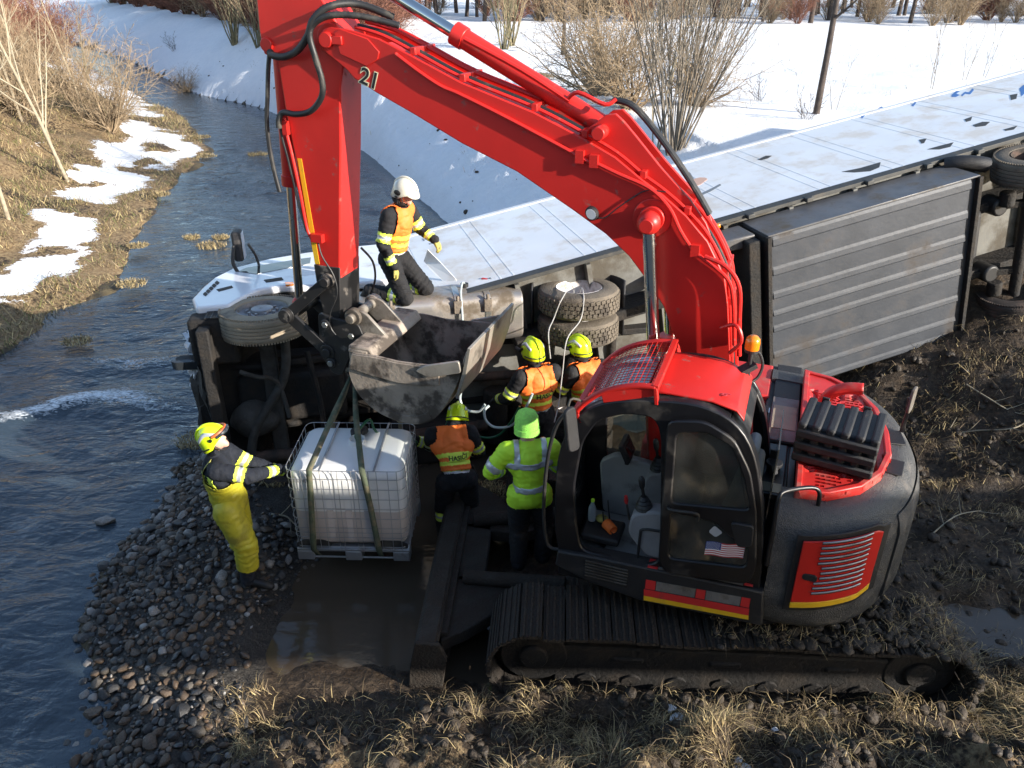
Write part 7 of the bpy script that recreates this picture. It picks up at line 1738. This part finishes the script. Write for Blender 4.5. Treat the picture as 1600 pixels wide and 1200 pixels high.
keep = rg.random(len(PX)) < np.clip((dn - .47) * 5, 0, 1); PX, PY, dn = PX[keep], PY[keep], dn[keep]
LD = fbm(PX * 1.3 + 40, PY * 1.3, 2, 83) * 18 + rg.normal(0, .75, len(PX)); PL = rg.uniform(1.0, 2.6, len(PX)); PH = (.04 + .15 * rg.random(len(PX)) ** 1.6) * (.7 + 1.4 * np.clip(dn - .5, 0, 1)); PZ = height(PX, PY) + rg.random(len(PX)) * .03
blades('matted_grass', np.stack([PX, PY, PZ], 1), PH, PL, .0030, ['straw', 'straw', 'straw_dark', 'straw_dark', 'twig_tan', 'straw_dark'], 'matted straw and torn grass on the near bank', 2, LD)
k = 5200; x = rg.uniform(-2.6, 6, k); y = rg.uniform(3.5, 4.9, k); x2 = rg.uniform(4, 9, k); y2 = rg.uniform(4.6, 10.4, k); x = np.concatenate([x, x2]); y = np.concatenate([y, y2]); z = height(x, y)
blades('torn_straw', np.stack([x, y, z], 1), .04 + .12 * rg.random(len(x)) ** 2, np.full(len(x), 1.9), .0028, ['straw', 'straw_dark', 'straw_dark', 'twig_tan'], 'loose torn straw strewn over the mud', 3)
tp4 = np.array(tp3); sel = rg.integers(0, len(tp4), 1700); blades('track_straw', tp4[sel] + rg.normal(0, .02, (1700, 3)) + np.array([0, 0, .02]), .03 + .09 * rg.random(1700), np.full(1700, 1.7), .0028, ['straw', 'straw_dark', 'straw_dark', 'twig_tan'], 'muddy straw stuck to the crawler track', 4)
# field fringe and bank stubble in the snow
k = 14000; x = rg.uniform(-14, 30, k); y = rg.uniform(12.5, 52, k); z = height(x, y); sn_, _, _, _ = cover(x, y, z); n_ = fbm(x * .8, y * .8, 3, 71); keep = (z > .5) & ((sn_ < .78) | (n_ > .66)) & (x > np.interp(y, WRy, WRx)); x, y, z = x[keep], y[keep], z[keep]
blades('bank_stubble', np.stack([x, y, z - .01], 1), .05 + .18 * rg.random(len(x)) ** 2, np.full(len(x), .9), .006, ['straw', 'straw_dark', 'twig_tan'], 'dry stubble showing through the snow', 5)
# clumps at the water's edge and islets in the stream
PX, PY, PZ, PH = [], [], [], []
for (px_, py_, s, zz_) in ((330, 385, .35, .0), (345, 372, .2, 0), (300, 372, .2, 0), (403, 242, .35, .0), (315, 215, .35, .05), (322, 245, .35, .05), (250, 305, .3, .1), (205, 445, .3, .1), (215, 385, .25, .15), (120, 535, .25, .1), (435, 765, .22, .05), (445, 740, .18, .1), (405, 700, .2, .1), (770, 800, .3, .0), (755, 770, .3, .05), (310, 690, .3, .05)):
    p = atz(px_, py_, zz_); k = 420; ang = rg.uniform(0, 6.283, k); rad = s * np.sqrt(rg.random(k)); PX.append(p.x + rad * np.cos(ang)); PY.append(p.y + rad * np.sin(ang) * .8); PZ.append(np.full(k, zz_)); PH.append((.04 + .16 * rg.random(k)) * min(1, .4 + s))
PX, PY, PZ, PH = map(np.concatenate, (PX, PY, PZ, PH)); PZ = np.maximum(PZ, height(PX, PY))
blades('waterside_grass', np.stack([PX, PY, PZ], 1), PH, np.full(len(PX), 1.1), .006, ['straw', 'straw', 'straw_dark'], 'dead grass tufts along the edge of the stream', 6)
for i, (px_, py_, z_, s) in enumerate(((1060, 1108, .35, .06), (1048, 1095, .35, .045), (1165, 1187, .5, .07), (1155, 1175, .5, .04), (1215, 1128, .4, .03))):
    p = atz(px_, py_, z_); o = crumple('snow_lump', (0, 0, 0), (s, s * .8, s * .6), 'snow_lump', 60 + i, None, .4, 2); o.location = (p.x, p.y, gz(p.x, p.y) + s * .3); tag(o, ('lump of snow on the near bank under the middle of the crawler track', 'smaller snow lump just left of another on the near bank', 'largest snow lump at the bottom edge of the near bank', 'small snow lump beside the largest one at the bottom edge', 'tiny snow lump on the near bank below the cab door')[i], 'snow lump', 'snow lumps on the near bank')

# ================================================================== trees and shrubs
def limb(tr, brn, p, d, L, r0, lev, maxlev, rnd, o):
    segs = 5 if lev == 0 else 4; pts = [p.copy()]; rs = [r0]; q = p.copy(); dd = d.normalized()
    for i in range(segs):
        dd = (dd + Vector((rnd.gauss(0, 1), rnd.gauss(0, 1), rnd.gauss(0, .6))) * o['wob'] + Vector((0, 0, o['up'] * (1 if lev else .5)))).normalized(); q = q + dd * (L / segs); pts.append(q.copy()); rs.append(max(r0 * (1 - (i + 1) / segs * (.75 if lev == 0 else .85)), o['rmin']))
    (tr if lev == 0 else brn).tube(pts, rs, (7 if lev == 0 and r0 > .04 else 4 if lev < 2 else 3), caps=False)
    if lev >= maxlev: return
    nch = o['n'][lev]
    for i in range(nch):
        t = o['t0'] + (1 - o['t0']) * (i + rnd.random()) / nch if lev == 0 else .2 + .8 * rnd.random(); k = min(int(t * segs), segs - 1); f = t * segs - k; a = pts[k].lerp(pts[k + 1], f); bd = (pts[k + 1] - pts[k]).normalized()
        s, u = frame_from(bd); az = rnd.uniform(0, 6.283); sp = o['ang'] * rnd.uniform(.6, 1.25); nd = bd * math.cos(sp) + (s * math.cos(az) + u * math.sin(az)) * math.sin(sp)
        limb(tr, brn, a, nd, L * o['ratio'] * (1.1 - .5 * t) * rnd.uniform(.7, 1.2), max(rs[k] * .5, o['rmin']), lev + 1, maxlev, rnd, o)
TREES = {}
def tree_proto(key, seed, H, r0, stems=1, spread=0.0, lean=(0, 0), maxlev=2, bark='bark_grey', twig=None, **kw):
    o = dict(wob=.07, up=.06, n=(12, 5, 3), t0=.3, ang=.75, ratio=.42, rmin=.004); o.update(kw); rnd = random.Random(seed); tr, brn = MB(), MB()
    for s in range(stems):
        az = rnd.uniform(0, 6.283); sp = spread * rnd.uniform(.3, 1.1); d = Vector((math.cos(az) * sp + lean[0], math.sin(az) * sp + lean[1], 1)); hh = H * (rnd.uniform(.6, 1.05) if stems > 1 else 1)
        base = Vector((math.cos(az), math.sin(az), 0)) * (rnd.uniform(.0, .16) if stems > 1 else 0) - Vector((0, 0, .12))
        limb(tr, brn, base, d, hh, r0 * (rnd.uniform(.6, 1.1) if stems > 1 else 1), 0, maxlev, rnd, o)
    mt = tr.mesh('trunk', [bark], 60, False); mbn = brn.mesh('crown', [twig or bark], 0, False) if brn.f else None
    TREES[key] = (mt, mbn); return TREES[key]
def plant(key, name, label, cat, x, y, rz=0, sc=1.0, z=None, group=None):
    o = empty(name, (x, y, gz(x, y) if z is None else z), rz); o.scale = (sc,) * 3; tag(o, label, cat, group)
    mt, mb_ = TREES[key]
    for nm, m_ in (('trunk', mt), ('crown', mb_)):
        if m_ is None: continue
        c = bpy.data.objects.new(nm, m_); COL.objects.link(c); c.parent = o
    return o
tree_proto('sap_left', 1, 9.0, .052, lean=(-.20, .05), bark='bark_pale', twig='twig_pale', n=(22, 6, 3), t0=.12, ang=.6, ratio=.34)
tree_proto('edge_left', 2, 6.5, .055, lean=(-.05, .0), bark='bark_pale', twig='twig_pale', n=(12, 6, 3), t0=.2, ang=.85, ratio=.40, wob=.10)
tree_proto('willow', 3, 5.5, .042, stems=12, spread=.38, bark='bark_olive', twig='twig_tan', n=(9, 5, 3), t0=.2, ang=.5, ratio=.36)
tree_proto('tangle', 4, 3.2, .030, stems=46, spread=.95, bark='twig_tan', n=(9, 4, 2), t0=.1, ang=.9, ratio=.42, wob=.22, up=.02)
tree_proto('hazel', 5, 6.5, .019, stems=36, spread=.34, bark='bark_grey', twig='bark_grey', n=(10, 4, 2), t0=.2, ang=.45, ratio=.30, wob=.075)
tree_proto('slim', 6, 5.0, .022, stems=5, spread=.20, bark='bark_pale', twig='twig_pale', n=(7, 3, 2), t0=.25, ang=.4, ratio=.28, wob=.04)
tree_proto('trunk_right', 7, 7.5, .088, lean=(.02, 0), bark='bark_dark', twig='bark_dark', n=(9, 4, 3), t0=.25, ang=.8, ratio=.22, wob=.03)
tree_proto('whip', 8, 3.2, .016, stems=2, spread=.10, bark='bark_grey', n=(9, 3, 2), t0=.15, ang=.6, ratio=.20, wob=.05)
tree_proto('oak', 9, 6.5, .11, bark='bark_dark', twig='bark_dark', n=(14, 6, 3), t0=.2, ang=.9, ratio=.38, wob=.08)
for i in range(4): tree_proto('wood%d' % i, 20 + i, 9.5 + i, .15, bark='bark_dark', twig='bark_grey' if i % 2 else 'bark_dark', n=(16, 6, 3), t0=.15, ang=.7, ratio=.36, wob=.06, rmin=.012)
for i in range(3): tree_proto('redbrush%d' % i, 30 + i, 3.6, .03, stems=34, spread=.7, bark='twig_red', n=(8, 4, 2), t0=.1, ang=.75, ratio=.42, wob=.17, rmin=.008)
for i in range(2): tree_proto('tanbrush%d' % i, 40 + i, 3.8, .03, stems=30, spread=.6, bark='twig_tan', n=(8, 4, 2), t0=.1, ang=.75, ratio=.42, wob=.17, rmin=.007)
tree_proto('twiglet', 50, .9, .008, stems=9, spread=.7, bark='bark_dark', n=(4, 2, 1), t0=.1, ang=.7, ratio=.35)
def at_ground(px, py):
    # walk along the sight line to where the land is
    r_ = np.array(ray(px, py)); t = np.concatenate([np.arange(4, 40, .15), np.arange(40, 140, .5)]); P = np.array(CAMP) + t[:, None] * r_
    hit = np.nonzero(P[:, 2] < height(P[:, 0], P[:, 1]))[0]
    return Vector(P[hit[0]]) if len(hit) else CAMP + Vector(r_) * 60
def plant_px(key, name, label, cat, px, py, rz=0, sc=1.0, group=None):
    p = at_ground(px, py); return plant(key, name, label, cat, p.x, p.y, rz, sc, None, group)
plant_px('sap_left', 'leaning_tree', 'slender pale tree leaning over the dry left bank', 'tree', 108, 288, .0)
plant_px('edge_left', 'bare_tree', 'bare crooked tree at the left edge of the picture', 'tree', 14, 345, .7, .95)
plant_px('willow', 'willow', 'olive multi-stemmed willow on the snowy crest beside the excavator arm', 'tree', 366, 72, .3, 1.1)
plant_px('willow', 'willow', 'thin willow half hidden behind the top of the excavator arm', 'tree', 404, 74, 2.1, 1.0)
plant_px('tangle', 'tangled_shrub', 'large tan tangled shrub overhanging the eroded left bank', 'shrub', 172, 205, .2, 1.0)
plant_px('tangle', 'tangled_shrub', 'tan shrub behind the eroded bank, further up the stream', 'shrub', 120, 160, 1.4, 1.0)
plant_px('tangle', 'tangled_shrub', 'straggly tan shrub at the far left above the leaning tree', 'shrub', 35, 175, 2.6, .9)
plant_px('twiglet', 'small_bush', 'small dark bush alone on the far snowy slope', 'shrub', 274, 80, 0, 1.3)
plant_px('tangle', 'small_bush', 'low frosted bush on the far waterline', 'shrub', 292, 148, .9, .45)
plant_px('hazel', 'hazel_clump', 'tall pale multi-stemmed bush behind the boom and trailer', 'shrub', 1052, 238, .0, 1.05)
plant_px('slim', 'sapling_clump', 'slim saplings beside the tall multi-stemmed bush', 'shrub', 1022, 246, 1.0, 1.0)
plant_px('tangle', 'tangled_shrub', 'dense olive tangled bush above the arm cylinder', 'shrub', 935, 150, .6, 1.0)
plant_px('tangle', 'tangled_shrub', 'brownish tangled bush between the oak and the tall multi-stemmed bush', 'shrub', 985, 170, 1.9, .9)
plant_px('tangle', 'tangled_shrub', 'low tan bush at the field edge behind the tall multi-stemmed bush', 'shrub', 1085, 165, 3.0, .75)
plant_px('oak', 'young_oak', 'young dark tree with withered brown leaves behind the arm cylinder', 'tree', 879, 86, .4, .8)
plant_px('trunk_right', 'dark_tree', 'single dark trunk standing in the snow above the trailer', 'tree', 1275, 178, .0, 1.0)
plant_px('whip', 'sapling', 'leafless sapling with two thin stems left of the trailer marks', 'sapling', 1457, 140, .0, 1.1)
plant_px('whip', 'sapling', 'short leafless sapling just right of the dark trunk', 'sapling', 1306, 172, 1.3, .7)
plant_px('whip', 'sapling', 'leafless sapling near the right edge of the snowy field', 'sapling', 1508, 125, 2.3, 1.0)
plant_px('whip', 'sapling', 'rightmost leafless sapling standing above the trailer', 'sapling', 1536, 120, 3.3, .9)
plant_px('twiglet', 'small_bush', 'dark weed stalk on the slope between bush and dark trunk', 'weed', 1190, 158, 0, .9)
plant_px('twiglet', 'small_bush', 'tuft of twigs at the foot of the dark trunk', 'weed', 1262, 186, 1, .9)
plant_px('willow', 'willow', 'olive tree clump above the arm cylinder rod', 'tree', 786, 78, .9, 1.0)
plant_px('willow', 'willow', 'olive tree clump left of the arm cylinder rod', 'tree', 800, 72, 2.9, .9)
# brown leaves on the oak
ok = [o for o in bpy.data.objects if o.name.startswith('young_oak')][0]
mt_, mb_ = TREES['oak']; vv = np.empty(len(mb_.vertices) * 3, np.float32); mb_.vertices.foreach_get('co', vv); vv = vv.reshape(-1, 3); sel = vv[rg.integers(0, len(vv), 1500)] + rg.normal(0, .06, (1500, 3)); lm = MB()
for q in sel:
    a = rg.uniform(0, 6.28); s, u = Vector((math.cos(a), math.sin(a), rg.uniform(-.6, .6))) * .05, Vector((-math.sin(a), math.cos(a), rg.uniform(-1, 1))) * .035; p = Vector(q); lm.add([p - s, p + u, p + s, p - u], [(0, 1, 2, 3)])
lo = lm.build('leaves', ['leaf_brown'], ok, smooth=0); tag(lo, kind='stuff')
# far wood along the field and along the upper stream
rr = random.Random(77)
for i in range(130):
    x = -8 + 68 * (i + rr.random()) / 130; y = 57 + rr.uniform(0, 22) - .12 * max(x, 0)
    plant('wood%d' % rr.randrange(4), 'far_tree', 'bare dark tree in the wood on the far side of the field', 'tree', x, y, rr.uniform(0, 6.3), rr.uniform(.8, 1.15), None, 'trees of the far wood')
for i in range(26):
    x = -44 + 38 * (i + rr.random()) / 26; y = 62 + rr.uniform(-4, 12)
    if not (x < np.interp(y, WLy, WLx) - 1.5 or y > np.interp(x, [p[0] for p in CREST], [p[1] for p in CREST]) + 3): y += 16
    plant('wood%d' % rr.randrange(4), 'stream_tree', 'bare tree in the thicket where the stream bends away', 'tree', x, y, rr.uniform(0, 6.3), rr.uniform(.6, .95), None, 'trees of the upper stream')
for i in range(64):
    x = -40 + 34 * rr.random(); y = 48 + 14 * rr.random() - .25 * (x + 20)
    if not (x < np.interp(y, WLy, WLx) - 1.5 or y > np.interp(x, [p[0] for p in CREST], [p[1] for p in CREST]) + 4): continue
    plant('redbrush%d' % rr.randrange(3), 'red_brush', 'reddish brown bush in the thicket along the upper stream', 'shrub', x, y, rr.uniform(0, 6.3), rr.uniform(.8, 1.4), None, 'reddish thicket')
tree_proto('young0', 60, 6.0, .035, bark='bark_pale', twig='twig_tan', n=(16, 5, 2), t0=.15, ang=.6, ratio=.32, wob=.06)
tree_proto('young1', 61, 5.0, .030, stems=3, spread=.25, bark='bark_olive', twig='twig_tan', n=(12, 5, 2), t0=.15, ang=.65, ratio=.34, wob=.08)
for i in range(30):
    y = 18 + 30 * rr.random(); x = float(np.interp(y, WLy, WLx)) - 3.2 - 11 * rr.random()
    plant('young%d' % (i % 2), 'young_tree', 'slim leafless young tree among the brushwood of the left bank', 'tree', x, y, rr.uniform(0, 6.3), rr.uniform(.6, 1.15), None, 'young trees of the left bank')
for i in range(40):
    y = 22 + 34 * rr.random(); wl_x = float(np.interp(y, WLy, WLx)); x = wl_x - 5.5 - 11 * rr.random()
    plant(('tanbrush0', 'tanbrush1', 'redbrush1')[i % 3], 'bank_brush', 'leafless brushwood on the dry left bank', 'shrub', x, y, rr.uniform(0, 6.3), rr.uniform(.55, 1.0), None, 'brushwood on the left bank')
for i in range(80):
    x = -8 + 62 * rr.random(); y = 56 + 12 * rr.random() - .1 * max(x, 0)
    plant(('tanbrush0', 'redbrush0', 'tanbrush1', 'redbrush2')[i % 4], 'wood_edge_brush', 'leafless brushwood at the edge of the far wood', 'shrub', x, y, rr.uniform(0, 6.3), rr.uniform(.5, .95), None, 'brushwood at the wood edge')
cxs, cys = [p[0] for p in CREST], [p[1] for p in CREST]
for i in range(70):
    x = -40 + 33 * (i + rr.random()) / 70; y = float(np.interp(x, cxs, cys)) + 1.5 + 9 * rr.random() ** 1.5
    plant(('redbrush0', 'redbrush1', 'tanbrush0', 'redbrush2')[i % 4], 'crest_brush', 'leafless reddish bush along the crest of the far snowy bank', 'shrub', x, y, rr.uniform(0, 6.3), rr.uniform(.7, 1.25), None, 'thicket along the far crest')
# fallen branches in the mud behind the excavator
def branch(pxs, z, r0, label, seed):
    rnd = random.Random(seed); P = []
    for a, b in pxs:
        p = at_ground(a, b); p.z += z + rnd.uniform(0, .05); P.append(p)
    P = smooth_path(P, 5); mb = MB(); n = len(P); mb.tube(P, [r0 * (1 - .7 * i / n) for i in range(n)], 6)
    for i in range(3, n - 1, 3):
        d = (P[i] - P[i - 1]).normalized(); s, u = frame_from(d); a = rnd.uniform(0, 6.3); nd = d * .6 + s * math.cos(a) + u * abs(math.sin(a)) * .7; mb.tube([P[i], P[i] + nd * .12, P[i] + nd * .26 + Vector((0, 0, .02))], [r0 * .5, r0 * .35, r0 * .15], 4)
    o = mb.build('fallen_branch', ['twig_pale']); tag(o, label, 'branch'); return o
branch([(1425, 683), (1465, 690), (1520, 682), (1580, 676), (1610, 660)], .05, .016, 'long pale fallen branch lying on the mud behind the rear mirror', 1)
branch([(1505, 618), (1540, 640), (1575, 655), (1605, 662)], .12, .012, 'forked fallen branch nearest the trailer wheel', 2)
branch([(1450, 845), (1490, 815), (1530, 805)], .05, .010, 'short twig on the mud right of the counterweight', 3)
branch([(1180, 1090), (1230, 1120), (1290, 1150), (1330, 1190)], .06, .010, 'dark twig lying across the near bank below the crawler track', 4)
branch([(425, 810), (450, 815), (470, 835), (500, 840)], .03, .012, 'bent stick in the muddy water behind the man in waders', 5)
